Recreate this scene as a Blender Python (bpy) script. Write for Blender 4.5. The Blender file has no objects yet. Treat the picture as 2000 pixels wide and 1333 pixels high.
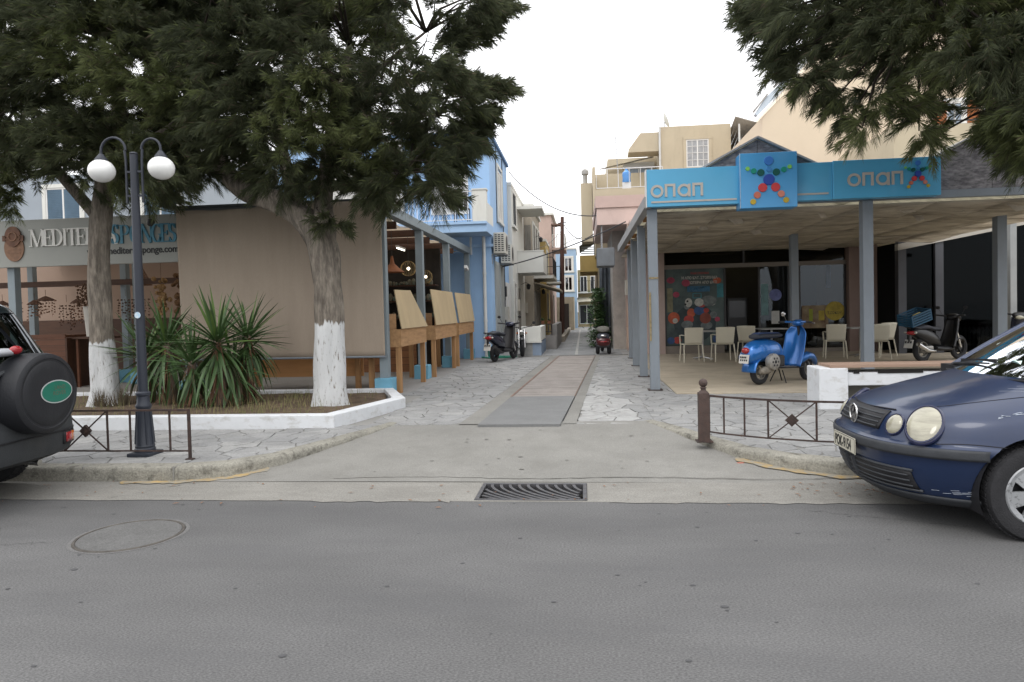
import bpy, bmesh, math, random
import numpy as np
from mathutils import Vector, Matrix

sc = bpy.context.scene
COL = sc.collection
rnd = random.Random(7)
pi = math.pi
rad = math.radians

# ---------------------------------------------------------------- camera
def look_basis(yaw, pitch, roll):
    F = Vector((-math.sin(yaw)*math.cos(pitch), math.cos(yaw)*math.cos(pitch), -math.sin(pitch)))
    R0 = Vector((math.cos(yaw), math.sin(yaw), 0)); U0 = R0.cross(F)
    R = R0*math.cos(roll)-U0*math.sin(roll); U = U0*math.cos(roll)+R0*math.sin(roll)
    return R, U, F
R_, U_, F_ = look_basis(rad(6.0), rad(1.6), rad(1.4))
cam = bpy.data.cameras.new('camera')
camo = bpy.data.objects.new('camera', cam); COL.objects.link(camo)
m3 = Matrix((R_, U_, -F_)).transposed()
camo.matrix_world = Matrix.Translation((0, 0, 1.5)) @ m3.to_4x4()
cam.sensor_width = 36.0; cam.lens = 36.0*1333/2000
cam.shift_y = -(666.5-(608+1333*math.tan(rad(1.6))))/2000
cam.clip_end = 3000; cam.clip_start = .05
sc.camera = camo

# ---------------------------------------------------------------- sky and sun
w = bpy.data.worlds.new('World'); sc.world = w; w.use_nodes = True
nt = w.node_tree; nt.nodes.clear()
SUN_EL, SUN_AZ = rad(52), rad(200)          # azimuth measured from +Y clockwise
out = nt.nodes.new('ShaderNodeOutputWorld'); bg = nt.nodes.new('ShaderNodeBackground')
sky = nt.nodes.new('ShaderNodeTexSky'); sky.sky_type = 'NISHITA'; sky.sun_disc = False
sky.sun_elevation = SUN_EL; sky.sun_rotation = SUN_AZ; sky.dust_density = 2.0
tc = nt.nodes.new('ShaderNodeTexCoord'); nz = nt.nodes.new('ShaderNodeTexNoise')
nz.inputs['Scale'].default_value = 1.6; nz.inputs['Detail'].default_value = 4
mp = nt.nodes.new('ShaderNodeMapping'); mp.inputs['Scale'].default_value = (1, 1, 2.5)
mr = nt.nodes.new('ShaderNodeMapRange'); mr.inputs[1].default_value = .3; mr.inputs[2].default_value = .62
mr.inputs[3].default_value = .70; mr.inputs[4].default_value = .95
mx = nt.nodes.new('ShaderNodeMix'); mx.data_type = 'RGBA'
mx.inputs[7].default_value = (18.5, 18.5, 18.8, 1)      # cloud layer: an even bright overcast
L = nt.links.new
L(tc.outputs['Generated'], mp.inputs[0]); L(mp.outputs[0], nz.inputs['Vector']); L(nz.outputs[0], mr.inputs[0])
L(mr.outputs[0], mx.inputs[0]); L(sky.outputs[0], mx.inputs[6]); L(mx.outputs[2], bg.inputs[0])
bg.inputs[1].default_value = .10
# overcast skies are brighter overhead than at the horizon
spx = nt.nodes.new('ShaderNodeSeparateXYZ'); L(tc.outputs['Generated'], spx.inputs[0])
gr_ = nt.nodes.new('ShaderNodeMapRange'); gr_.inputs[1].default_value = 0; gr_.inputs[2].default_value = 1; gr_.inputs[3].default_value = .80; gr_.inputs[4].default_value = 1.30; L(spx.outputs[2], gr_.inputs[0])
vs_ = nt.nodes.new('ShaderNodeVectorMath'); vs_.operation = 'SCALE'; L(mx.outputs[2], vs_.inputs[0]); L(gr_.outputs[0], vs_.inputs['Scale']); L(vs_.outputs[0], bg.inputs[0])
L(bg.outputs[0], out.inputs[0])
sl = bpy.data.lights.new('sun', 'SUN'); sl.energy = .6; sl.angle = rad(20); sl.color = (1, .96, .9)
so = bpy.data.objects.new('sun', sl); COL.objects.link(so)
sd = Vector((math.sin(SUN_AZ)*math.cos(SUN_EL), math.cos(SUN_AZ)*math.cos(SUN_EL), math.sin(SUN_EL)))
so.rotation_euler = sd.to_track_quat('Z', 'Y').to_euler()
sc.view_settings.view_transform = 'Standard'; sc.view_settings.look = 'None'
sc.view_settings.exposure = 0.25; sc.view_settings.gamma = 1.0
sc.render.engine = 'CYCLES'
sc.cycles.max_bounces = 7; sc.cycles.diffuse_bounces = 3; sc.cycles.glossy_bounces = 3
sc.cycles.transparent_max_bounces = 12; sc.cycles.transmission_bounces = 4

# ---------------------------------------------------------------- materials
def lin(c):
    return tuple((x/255/12.92 if x/255 <= .04045 else ((x/255+.055)/1.055)**2.4) for x in c)
MATS = {}
def M(name, col, rough=.75, var=.12, scale=3.0, bump=0.0, bscale=40., metal=0., spec=.4, stain=0., stain_col=(.08, .07, .05),
      stain_scale=(1.2, 1.2, .35), fine=0., coat=0., emit=None, alpha=1., trans=0., col2=None, coord='Object', stretch=(1, 1, 1), stain_lo=.5, stain_hi=.72, ior=1.45):
    """col is the surface's own linear colour; noise only gives grain, wear and stains"""
    if name in MATS: return MATS[name]
    m = bpy.data.materials.new(name); m.use_nodes = True
    n = m.node_tree.nodes; l = m.node_tree.links; b = n['Principled BSDF']
    b.inputs['Roughness'].default_value = rough; b.inputs['Metallic'].default_value = metal
    b.inputs['Specular IOR Level'].default_value = spec; b.inputs['IOR'].default_value = ior
    b.inputs['Coat Weight'].default_value = coat; b.inputs['Coat Roughness'].default_value = .08
    b.inputs['Transmission Weight'].default_value = trans
    t = n.new('ShaderNodeTexCoord'); mpn = n.new('ShaderNodeMapping'); mpn.inputs['Scale'].default_value = stretch
    l.new(t.outputs[coord], mpn.inputs[0])
    def noise(s, det=5, vec=None, r=.6):
        q = n.new('ShaderNodeTexNoise'); q.inputs['Scale'].default_value = s; q.inputs['Detail'].default_value = det
        q.inputs['Roughness'].default_value = r
        l.new(vec or mpn.outputs[0], q.inputs['Vector']); return q.outputs[0]
    a = noise(scale); rp = n.new('ShaderNodeMapRange'); rp.inputs[1].default_value = .3; rp.inputs[2].default_value = .7
    l.new(a, rp.inputs[0])
    mix = n.new('ShaderNodeMix'); mix.data_type = 'RGBA'
    c2 = col2 if col2 else tuple(x*(1+var) for x in col); c1 = col if col2 else tuple(x*(1-var) for x in col)
    mix.inputs[6].default_value = (*c1, 1); mix.inputs[7].default_value = (*c2, 1)
    l.new(rp.outputs[0], mix.inputs[0]); cur = mix.outputs[2]
    if fine:
        g = noise(bscale*1.7, 3); r2 = n.new('ShaderNodeMapRange'); r2.inputs[1].default_value = .35; r2.inputs[2].default_value = .65
        r2.inputs[3].default_value = 1-fine; r2.inputs[4].default_value = 1+fine; l.new(g, r2.inputs[0])
        mm = n.new('ShaderNodeVectorMath'); mm.operation = 'SCALE'; l.new(cur, mm.inputs[0]); l.new(r2.outputs[0], mm.inputs['Scale']); cur = mm.outputs[0]
    if stain:
        m2 = n.new('ShaderNodeMapping'); m2.inputs['Scale'].default_value = stain_scale; l.new(t.outputs[coord], m2.inputs[0])
        s = noise(2.2, 7, m2.outputs[0], .68); r3 = n.new('ShaderNodeMapRange'); r3.inputs[1].default_value = stain_lo; r3.inputs[2].default_value = stain_hi
        r3.inputs[4].default_value = stain; l.new(s, r3.inputs[0])
        k = n.new('ShaderNodeMix'); k.data_type = 'RGBA'; l.new(r3.outputs[0], k.inputs[0]); l.new(cur, k.inputs[6]); k.inputs[7].default_value = (*stain_col, 1); cur = k.outputs[2]
    l.new(cur, b.inputs['Base Color'])
    if bump:
        bn = n.new('ShaderNodeBump'); bn.inputs['Strength'].default_value = bump; bn.inputs['Distance'].default_value = .02
        l.new(noise(bscale, 6), bn.inputs['Height']); l.new(bn.outputs[0], b.inputs['Normal'])
    if emit:
        b.inputs['Emission Color'].default_value = (*emit[0], 1); b.inputs['Emission Strength'].default_value = emit[1]
    if alpha < 1: b.inputs['Alpha'].default_value = alpha
    MATS[name] = m; return m

def glass(name, tint=(.5, .55, .55), refl=.25, rough=.02, ior=1.5, gc=(.9, .95, 1)):
    """thin pane: lets light through with a tint and mirrors by the Fresnel law"""
    if name in MATS: return MATS[name]
    m = bpy.data.materials.new(name); m.use_nodes = True; n = m.node_tree.nodes; l = m.node_tree.links
    n.clear(); o = n.new('ShaderNodeOutputMaterial'); tr = n.new('ShaderNodeBsdfTransparent'); gl = n.new('ShaderNodeBsdfGlossy')
    tr.inputs[0].default_value = (*tint, 1); gl.inputs['Roughness'].default_value = rough; gl.inputs[0].default_value = (*gc, 1)
    fr = n.new('ShaderNodeFresnel'); fr.inputs[0].default_value = ior; ad = n.new('ShaderNodeMath'); ad.operation = 'ADD'
    ad.inputs[1].default_value = refl; ad.use_clamp = True
    mx = n.new('ShaderNodeMixShader'); l.new(fr.outputs[0], ad.inputs[0]); l.new(ad.outputs[0], mx.inputs[0])
    l.new(tr.outputs[0], mx.inputs[1]); l.new(gl.outputs[0], mx.inputs[2]); l.new(mx.outputs[0], o.inputs[0])
    MATS[name] = m; return m

def see_through(m, f=.35, tint=1.0):
    """thin sheet: part of the light falling on its back comes out of its front"""
    n = m.node_tree.nodes; l = m.node_tree.links; b = n['Principled BSDF']; o = n['Material Output']
    t = n.new('ShaderNodeBsdfTranslucent'); l.new(b.inputs['Base Color'].links[0].from_socket, t.inputs[0])
    k = n.new('ShaderNodeMixShader'); k.inputs[0].default_value = f; l.new(b.outputs[0], k.inputs[1]); l.new(t.outputs[0], k.inputs[2]); l.new(k.outputs[0], o.inputs[0]); return m

# ---------------------------------------------------------------- mesh builder
AX = {'x': (0, 1, 2), 'y': (0, 1, 2), 'z': (0, 1, 2)}
class MB:
    def __init__(s): s.v = []; s.f = []; s.mi = []; s.cur = 0
    def _add(s, vs, fs):
        o = len(s.v); s.v += [tuple(p) for p in vs]
        for f in fs: s.f.append(tuple(i+o for i in f)); s.mi.append(s.cur)
        return s
    def box(s, x0, x1, y0, y1, z0, z1):
        return s._add([(x0,y0,z0),(x1,y0,z0),(x1,y1,z0),(x0,y1,z0),(x0,y0,z1),(x1,y0,z1),(x1,y1,z1),(x0,y1,z1)],
                      [(0,3,2,1),(4,5,6,7),(0,1,5,4),(1,2,6,5),(2,3,7,6),(3,0,4,7)])
    def obox(s, c, d, rot=None):
        """box of size d centred at c, turned by matrix rot"""
        hx, hy, hz = d[0]/2, d[1]/2, d[2]/2; c = Vector(c); rot = rot or Matrix.Identity(3)
        ps = [c+rot@Vector(p) for p in [(-hx,-hy,-hz),(hx,-hy,-hz),(hx,hy,-hz),(-hx,hy,-hz),(-hx,-hy,hz),(hx,-hy,hz),(hx,hy,hz),(-hx,hy,hz)]]
        return s._add(ps, [(0,3,2,1),(4,5,6,7),(0,1,5,4),(1,2,6,5),(2,3,7,6),(3,0,4,7)])
    def beam(s, a, b, wd, ht, up=(0,0,1)):
        a = Vector(a); b = Vector(b); d = (b-a); L_ = d.length; d.normalize(); up = Vector(up)
        sd_ = d.cross(up)
        if sd_.length < 1e-4: sd_ = d.cross(Vector((1,0,0)))
        sd_.normalize(); u = sd_.cross(d)
        return s.obox((a+b)/2, (L_, wd, ht), Matrix((d, sd_, u)).transposed())
    def loft(s, rings, caps=True, closed=True):
        n = len(rings[0]); vs = [p for r in rings for p in r]; fs = []
        for i in range(len(rings)-1):
            for j in range(n if closed else n-1):
                k = (j+1) % n; fs.append((i*n+j, i*n+k, (i+1)*n+k, (i+1)*n+j))
        if caps and closed:
            fs.append(tuple(reversed(range(n)))); fs.append(tuple(range((len(rings)-1)*n, len(rings)*n)))
        return s._add(vs, fs)
    def tube(s, pts, r, n=8, caps=True, squash=1.0):
        pts = [Vector(p) for p in pts]; rs = r if isinstance(r, (list, tuple)) else [r]*len(pts)
        rings = []; up = None
        for i, p in enumerate(pts):
            d = (pts[min(i+1, len(pts)-1)]-pts[max(i-1, 0)])
            if d.length < 1e-7: d = Vector((0,0,1))
            d.normalize()
            if up is None: up = Vector((0,0,1)) if abs(d.z) < .9 else Vector((1,0,0))
            a = d.cross(up)
            if a.length < 1e-4: a = d.cross(Vector((0,1,0)))
            a.normalize(); up = a.cross(d).normalized(); b = up
            rings.append([p+a*math.cos(2*pi*k/n)*rs[i]+b*math.sin(2*pi*k/n)*rs[i]*squash for k in range(n)])
        return s.loft(rings, caps)
    def cyl(s, a, b, r0, r1=None, n=16): return s.tube([a, b], [r0, r1 if r1 is not None else r0], n)
    def sphere(s, c, r, nu=16, nv=10, rot=None):
        rx, ry, rz = r if isinstance(r, (list, tuple)) else (r, r, r); c = Vector(c); rot = rot or Matrix.Identity(3); rings = []
        for i in range(nv+1):
            t = pi*i/nv; q = max(math.sin(t), .002)
            rings.append([c+rot@Vector((rx*q*math.cos(2*pi*k/nu), ry*q*math.sin(2*pi*k/nu), -rz*math.cos(t))) for k in range(nu)])
        return s.loft(rings)
    def lathe(s, prof, c=(0,0,0), n=24, rot=None, caps=True):
        c = Vector(c); rot = rot or Matrix.Identity(3)
        return s.loft([[c+rot@Vector((max(r,.0005)*math.cos(2*pi*k/n), max(r,.0005)*math.sin(2*pi*k/n), z)) for k in range(n)] for r, z in prof], caps)
    def torus(s, c, R, r, rot=None, n=32, m=10, rz=None):
        c = Vector(c); rot = rot or Matrix.Identity(3); rz = rz or r; vs = []; fs = []
        for i in range(n):
            a = 2*pi*i/n
            for j in range(m):
                b = 2*pi*j/m; q = R+r*math.cos(b); vs.append(c+rot@Vector((q*math.cos(a), q*math.sin(a), rz*math.sin(b))))
        for i in range(n):
            for j in range(m):
                fs.append((i*m+j, ((i+1)%n)*m+j, ((i+1)%n)*m+(j+1)%m, i*m+(j+1)%m))
        return s._add(vs, fs)
    def prism(s, poly, a, b, axis='y'):
        """outline in the two other axes, pushed from a to b along axis"""
        def P(p, d): return {'y': (p[0], d, p[1]), 'x': (d, p[0], p[1]), 'z': (p[0], p[1], d)}[axis]
        n = len(poly); vs = [P(p, a) for p in poly]+[P(p, b) for p in poly]
        fs = [tuple(reversed(range(n))), tuple(range(n, 2*n))]+[(i, (i+1)%n, n+(i+1)%n, n+i) for i in range(n)]
        return s._add(vs, fs)
    def grid(s, fn, nu, nv):
        vs = [fn(i/nu, j/nv) for i in range(nu+1) for j in range(nv+1)]; fs = []
        for i in range(nu):
            for j in range(nv): a = i*(nv+1)+j; fs.append((a, a+nv+1, a+nv+2, a+1))
        return s._add(vs, fs)
    def quad(s, *p): return s._add(p, [tuple(range(len(p)))])
    def xf(s, mat):
        s.v = [tuple(mat@Vector(p)) for p in s.v]; return s
    def mesh(s, name, mats, off=(0,0,0), smooth=False, fix=True):
        me = bpy.data.meshes.new(name); o = Vector(off)
        me.from_pydata([tuple(Vector(p)-o) for p in s.v], [], s.f); mats = mats if isinstance(mats, (list, tuple)) else [mats]
        for m_ in mats: me.materials.append(m_)
        if len(mats) > 1: me.polygons.foreach_set('material_index', s.mi)
        if fix:
            bm = bmesh.new(); bm.from_mesh(me); bmesh.ops.recalc_face_normals(bm, faces=bm.faces); bm.to_mesh(me); bm.free()
        if smooth:
            me.polygons.foreach_set('use_smooth', [True]*len(me.polygons))
            if smooth != 'all':
                try: me.set_sharp_from_angle(angle=rad(smooth if not isinstance(smooth, bool) else 40))
                except Exception: pass
        me.update(); return me
    def build(s, name, mats, parent=None, smooth=False, bevel=0, kind=None, local=False, fix=True):
        off = (0,0,0)
        if parent is not None and not local:
            q = parent; o = Vector((0,0,0))
            while q is not None: o += q.location; q = q.parent
            off = o
        ob = bpy.data.objects.new(name, s.mesh(name, mats, off, smooth, fix)); COL.objects.link(ob)
        if parent is not None: ob.parent = parent
        if bevel:
            b = ob.modifiers.new('bevel', 'BEVEL'); b.width = bevel; b.segments = 2; b.limit_method = 'ANGLE'; b.angle_limit = rad(40)
        if kind: ob['kind'] = kind
        return ob

def tag(o, label=None, cat=None, group=None, kind=None):
    if label: o['label'] = label
    if cat: o['category'] = cat
    if group: o['group'] = group
    if kind: o['kind'] = kind
    return o
def thing(name, label, cat, loc=(0,0,0), rz=0, group=None):
    o = bpy.data.objects.new(name, None); COL.objects.link(o); o.location = loc; o.rotation_euler = (0,0,rz)
    o.empty_display_size = .1
    return tag(o, label, cat, group)
def copy_tree(o, parent=None):
    c = o.copy(); COL.objects.link(c); c.parent = parent
    for ch in list(o.children): copy_tree(ch, c)
    return c
def text(name, body, size, mat, parent, loc, rx=rad(90), rz=0, depth=.004, align='LEFT', sx=1.0, bold=0.0, world=True):
    cu = bpy.data.curves.new('lettering', 'FONT'); cu.body = body; cu.size = size; cu.extrude = depth; cu.align_x = align; cu.offset = bold
    tmp = bpy.data.objects.new('lettering', cu); COL.objects.link(tmp)
    dg = bpy.context.evaluated_depsgraph_get(); dg.update()
    me = bpy.data.meshes.new_from_object(tmp.evaluated_get(dg)); bpy.data.objects.remove(tmp)
    me.materials.clear(); me.materials.append(mat)
    ob = bpy.data.objects.new(name, me); COL.objects.link(ob)
    off = Vector((0,0,0))
    if parent is not None and world:
        q = parent
        while q is not None: off += q.location; q = q.parent
    ob.parent = parent; ob.location = Vector(loc)-off; ob.rotation_euler = (rx, 0, rz); ob.scale = (sx, 1, 1)
    return ob
def rotz(a): return Matrix.Rotation(a, 3, 'Z')
def rotx(a): return Matrix.Rotation(a, 3, 'X')
def roty(a): return Matrix.Rotation(a, 3, 'Y')
# ================================================================ GROUND
m_asph = M('asphalt', (.104,.103,.102), .93, .17, .7, bump=.22, bscale=75, fine=.34, stain=.55, stain_col=(.078,.078,.08), stain_scale=(.30,.9,1), stain_lo=.47, stain_hi=.75, stretch=(.6,1.3,1))
m_conc = M('apron_concrete', (.205,.20,.183), .92, .12, .9, bump=.3, bscale=60, fine=.16, stain=.55, stain_col=(.14,.135,.12), stain_scale=(1.3,1.3,1.3), stain_lo=.46, stain_hi=.80)
m_gutter = M('gutter_concrete', (.212,.205,.185), .92, .12, 1.5, bump=.35, bscale=50, fine=.2, stain=.45, stain_col=(.14,.13,.115), stain_scale=(.8,3,1), stain_lo=.42, stain_hi=.75)
m_kerb = M('kerb_concrete', (.24,.23,.195), .92, .16, 2.5, bump=.6, bscale=35, fine=.2, stain=.8, stain_col=(.06,.055,.045), stain_scale=(4,4,4), stain_lo=.52, stain_hi=.68)
m_mortar = M('mortar', (.235,.23,.215), .95, .1, 3, bump=.4, bscale=60)
m_stone = [M('flagstone_%s' % k, c, .8, .18, 2.2, bump=.35, bscale=28, fine=.12, stain=.5, stain_col=(.15,.15,.15), stain_scale=(1.5,4,2.5), coord='Object', stain_lo=.46)
           for k, c in (('grey', (.243,.243,.237)), ('mid', (.252,.252,.246)), ('pale', (.268,.267,.258)), ('dark', (.232,.233,.229)))]
m_wstone = M('whitewashed_stone', (.33,.33,.32), .85, .12, 4, bump=.3, bscale=40, stain=.6, stain_col=(.22,.21,.20), stain_scale=(5,5,5), stain_lo=.5, stain_hi=.62)
m_floor = M('terrace_screed', (.42,.365,.28), .55, .18, .8, bump=.12, bscale=30, fine=.08, stain=.75, stain_col=(.24,.20,.15), stain_scale=(.9,1.6,1), stain_lo=.42, stain_hi=.8)
m_pink = M('pink_paver', (.255,.23,.21), .85, .15, 4, bump=.3, bscale=50, fine=.12, stain=.3, stain_col=(.13,.12,.11))
m_mat = M('grey_slab', (.155,.157,.155), .8, .1, 3, bump=.3, bscale=80, fine=.15)
m_yel = M('road_yellow', (.36,.25,.10), .85, .2, 9, stain=.9, stain_col=(.23,.22,.19), stain_scale=(6,6,6), stain_lo=.36, stain_hi=.56)
m_iron = M('cast_iron', (.085,.085,.09), .5, .25, 12, bump=.3, bscale=90, metal=.5, stain=.5, stain_col=(.12,.10,.085), stain_scale=(9,9,9))
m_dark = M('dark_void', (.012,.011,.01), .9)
m_soil = M('planter_soil', (.10,.07,.045), .95, .35, 6, bump=.9, bscale=40, fine=.3)
m_white = M('white_paint', (.58,.595,.61), .7, .05, 4, bump=.15, bscale=30, stain=.6, stain_col=(.33,.31,.27), stain_scale=(3,3,5), stain_lo=.52, stain_hi=.72)

g = MB(); g.box(-400, 400, -12, 500, -.62, -.6)
tag(g.build('ground', M('earth', (.16,.14,.11), .95, .2, .3)), 'dusty ground below the town', kind='structure')
s_ = MB(); s_.box(-900, 900, -900, -12.01, -1.4, -1.3)
tag(s_.build('sea', M('sea_water', (.05,.09,.11), .12, .1, .2, bump=.4, bscale=1.5)), 'open sea in front of the quay', kind='structure')
q_ = MB(); q_.box(-60, 60, -12, -3.01, -.5, .13)
tag(q_.build('quay', m_conc), 'concrete quay on the sea side of the road', kind='structure')
r_ = MB(); r_.box(-60, 60, -3, 5.3, -.4, 0)
tag(r_.build('road', m_asph), 'worn grey asphalt street', kind='structure')

# gutter strip of concrete with a rectangular hole for the drain grate, then the apron that ramps up into the alley
gx0, gx1, gy0, gy1 = -.90, .0, 5.33, 5.86
g = MB()
g.box(-60, gx0, 5.302, 5.9, -.3, .002); g.box(gx1, 60, 5.302, 5.9, -.3, .002)
g.box(gx0, gx1, 5.302, gy0, -.3, .002); g.box(gx0, gx1, gy1, 5.9, -.3, .002); g.box(gx0, gx1, gy0, gy1, -.3, -.12)
gut = tag(g.build('gutter', m_gutter), 'pale concrete gutter strip between asphalt and kerb', kind='structure')
KL = [(-60,5.92),(-5.0,5.90),(-3.75,5.92),(-3.35,6.06),(-3.0,6.45),(-2.75,7.1),(-2.5,7.75),(-2.3,8.35)]
KR = [(60,6.06),(3.2,6.08),(2.17,6.12),(1.75,6.36),(1.44,6.69),(1.15,7.3),(.90,7.9),(.66,8.35)]
g = MB()
def zramp(y): return .003+.127*max(0, min(1, (y-5.95)/2.35))
ys = [5.9+i*(2.45/24) for i in range(25)]
def xat(K, y):
    pts = K
    for a, b in zip(pts[:-1], pts[1:]):
        if min(a[1], b[1]) <= y <= max(a[1], b[1]) and a[1] != b[1]: return a[0]+(b[0]-a[0])*(y-a[1])/(b[1]-a[1])
    return pts[-1][0] if y > 8 else pts[1][0]
def apr(u, v):
    y = 5.9+2.45*v; xl = xat(KL, y)-.05; xr = xat(KR, y)+.05
    if y < 5.93: xl = -3.7; xr = 3.2
    return (xl+(xr-xl)*u, y, zramp(y)+.004*math.sin(5*u+3*v))
g.grid(apr, 30, 24)
apron = tag(g.build('apron', m_conc, smooth='all', fix=False), 'worn pale concrete ramp from the road up to the alley', kind='structure')
g = MB(); x = -6.0                       # ragged lip where the gutter concrete runs out over the asphalt
top = []; bot = []
while x < 6.2:
    top.append((x, 5.32)); bot.append((x, 5.292-abs(rnd.gauss(0,.018))-(.03*rnd.random() if rnd.random() < .12 else 0))); x += rnd.uniform(.05,.16)
for i in range(len(top)-1): g.quad((bot[i][0],bot[i][1],.0045),(bot[i+1][0],bot[i+1][1],.0045),(top[i+1][0],top[i+1][1],.0062),(top[i][0],top[i][1],.0062)) if not (gx0-.2 < top[i][0] < gx1+.05) else None
g.build('ragged_edge', m_gutter, gut, fix=False)
# cracks across the apron as thin recessed looking dark filler strips
g = MB(); x = -2.3; y = 6.02; pts = []
while x < 2.6:
    pts.append((x, y+.03*math.sin(x*3.1)+rnd.uniform(-.012,.012))); x += .09
for a, b in zip(pts[:-1], pts[1:]):
    wd = .004+.004*rnd.random(); z = .012
    g.quad((a[0],a[1]-wd,zramp(a[1])+z*.5),(b[0],b[1]-wd,zramp(b[1])+z*.5),(b[0],b[1]+wd,zramp(b[1])+z*.5),(a[0],a[1]+wd,zramp(a[1])+z*.5))
g.build('crack', m_mortar if False else M('crack_filler', (.09,.085,.075), .95), apron)
g = MB()
for i in range(26):                                     # darker repair patches and old gum
    cx = rnd.uniform(-2.1, 1.0); cy = rnd.uniform(6.2, 7.9); r = rnd.choice([.006,.008,.01,.014])
    if not (xat(KL, cy)+.2 < cx < xat(KR, cy)-.2): continue
    n = 9; a0 = rnd.random()*6
    g._add([(cx+r*(1+.3*rnd.random())*math.cos(a0+2*pi*k/n)*1.5, cy+r*(1+.3*rnd.random())*math.sin(a0+2*pi*k/n), zramp(cy+r*math.sin(a0+2*pi*k/n))+.0065) for k in range(n)], [tuple(range(n))])
g.build('stain_spots', M('old_gum', (.15,.145,.13), .9, .2, 20), apron, kind='stuff')
g = MB()
for i in range(80):
    cx = rnd.uniform(-4.5, 4.0); cy = rnd.uniform(1.6, 5.25); r = rnd.choice([.004,.005,.006,.008,.009,.013]); n = 7; a0 = rnd.random()*6
    g._add([(cx+r*(1+.5*rnd.random())*math.cos(a0+2*pi*k/n)*1.4, cy+r*(1+.5*rnd.random())*math.sin(a0+2*pi*k/n), .003) for k in range(n)], [tuple(range(n))])
tag(g.build('tar_spots', M('tar_spot', (.068,.068,.07), .8, .2, 20)), 'small dark gum and tar spots on the asphalt', kind='stuff')

# long hairline cracks in the asphalt
for (x0,y0,x1,y1) in ((-4.1,5.25,-3.55,5.88),(1.6,5.1,2.5,4.75),(-4.4,4.1,-3.6,4.25)):
    g = MB(); n = 26; P = [(x0+(x1-x0)*i/n+rnd.gauss(0,.012), y0+(y1-y0)*i/n+rnd.gauss(0,.012)) for i in range(n+1)]
    for a, b in zip(P[:-1], P[1:]): wd = rnd.uniform(.0012,.003); g.quad((a[0],a[1]-wd,.0045),(b[0],b[1]-wd,.0045),(b[0],b[1]+wd,.0045),(a[0],a[1]+wd,.0045))
    g.build('crack', M('asphalt_crack', (.05,.05,.05), .95), bpy.data.objects['road'], fix=False)
# kerbs: swept concrete profile along the two curves
def kerb(K, side, name, label, step=.9):
    g = MB(); rings = []
    pts = []
    for a, b in zip(K[:-1], K[1:]):
        n = 1 if abs(a[0]) > 20 else 4
        for i in range(n): t = i/n; pts.append((a[0]+(b[0]-a[0])*t, a[1]+(b[1]-a[1])*t))
    pts.append(K[-1])
    for i, p in enumerate(pts):
        a = pts[max(i-1,0)]; b = pts[min(i+1,len(pts)-1)]; d = Vector((b[0]-a[0], b[1]-a[1])).normalized(); nn = Vector((-d.y, d.x))*side
        j = .006*math.sin(i*2.3); w_ = .17
        prof = [(-.004, -.1), (0, .085), (.006, .118), (.025, .132), (w_, .134), (w_, -.1)]
        rings.append([(p[0]+nn.x*(q+j), p[1]+nn.y*(q+j), z) for q, z in prof])
    g.loft(rings)
    return tag(g.build(name, m_kerb, smooth=50), label, kind='structure')
kl = kerb(KL, 1, 'kerb', 'worn concrete kerb on the left curving into the alley')
kr = kerb(KR, -1, 'kerb', 'worn concrete kerb on the right curving into the alley')
# kerb joints
for K, sd_, par in ((KL,1,kl),(KR,-1,kr)):
    g = MB()
    for x in ([-5.6,-4.7,-3.8] if sd_ == 1 else [2.3,3.2,4.1,5.0]):
        y = xat(K, 5.9) if False else (5.91 if sd_ == 1 else 6.09); g.box(x-.004, x+.004, y-.006, y+.16, .0, .1355)
    g.build('joint', m_mortar, par)
# yellow line painted on the gutter in front of the kerbs
def yline(K, side, i0, i1, off, name, label):
    g = MB(); pts = K[i0:i1]; fine = []
    for a, b in zip(pts[:-1], pts[1:]):
        for i in range(6): t = i/6; fine.append((a[0]+(b[0]-a[0])*t, a[1]+(b[1]-a[1])*t))
    fine.append(pts[-1]); top = []; bot = []
    for i, p in enumerate(fine):
        a = fine[max(i-1,0)]; b = fine[min(i+1,len(fine)-1)]; d = Vector((b[0]-a[0], b[1]-a[1])).normalized(); nn = Vector((-d.y, d.x))*-side
        w_ = .085+.02*math.sin(i*1.7)
        if i in (0, len(fine)-1): w_ = .03
        top.append((p[0]+nn.x*.004, p[1]+nn.y*.004, max(.0055, zramp(p[1])+.006))); bot.append((p[0]+nn.x*(off+w_), p[1]+nn.y*(off+w_), max(.0055, zramp(p[1]+nn.y*.1)+.006)))
    for i in range(len(top)-1): g.quad(bot[i], bot[i+1], top[i+1], top[i])
    return tag(g.build(name, m_yel, fix=False), label, kind='structure')
yline([(-4.3,5.905),(-3.9,5.915),(-3.75,5.92),(-3.35,6.06),(-3.1,6.35)], 1, 0, 5, .02, 'yellow_line', 'faded yellow line along the left kerb')
yline([(3.6,6.07),(2.6,6.085),(2.17,6.12),(1.75,6.36),(1.44,6.69)], -1, 0, 5, .02, 'yellow_line', 'faded yellow line along the right kerb')

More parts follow.
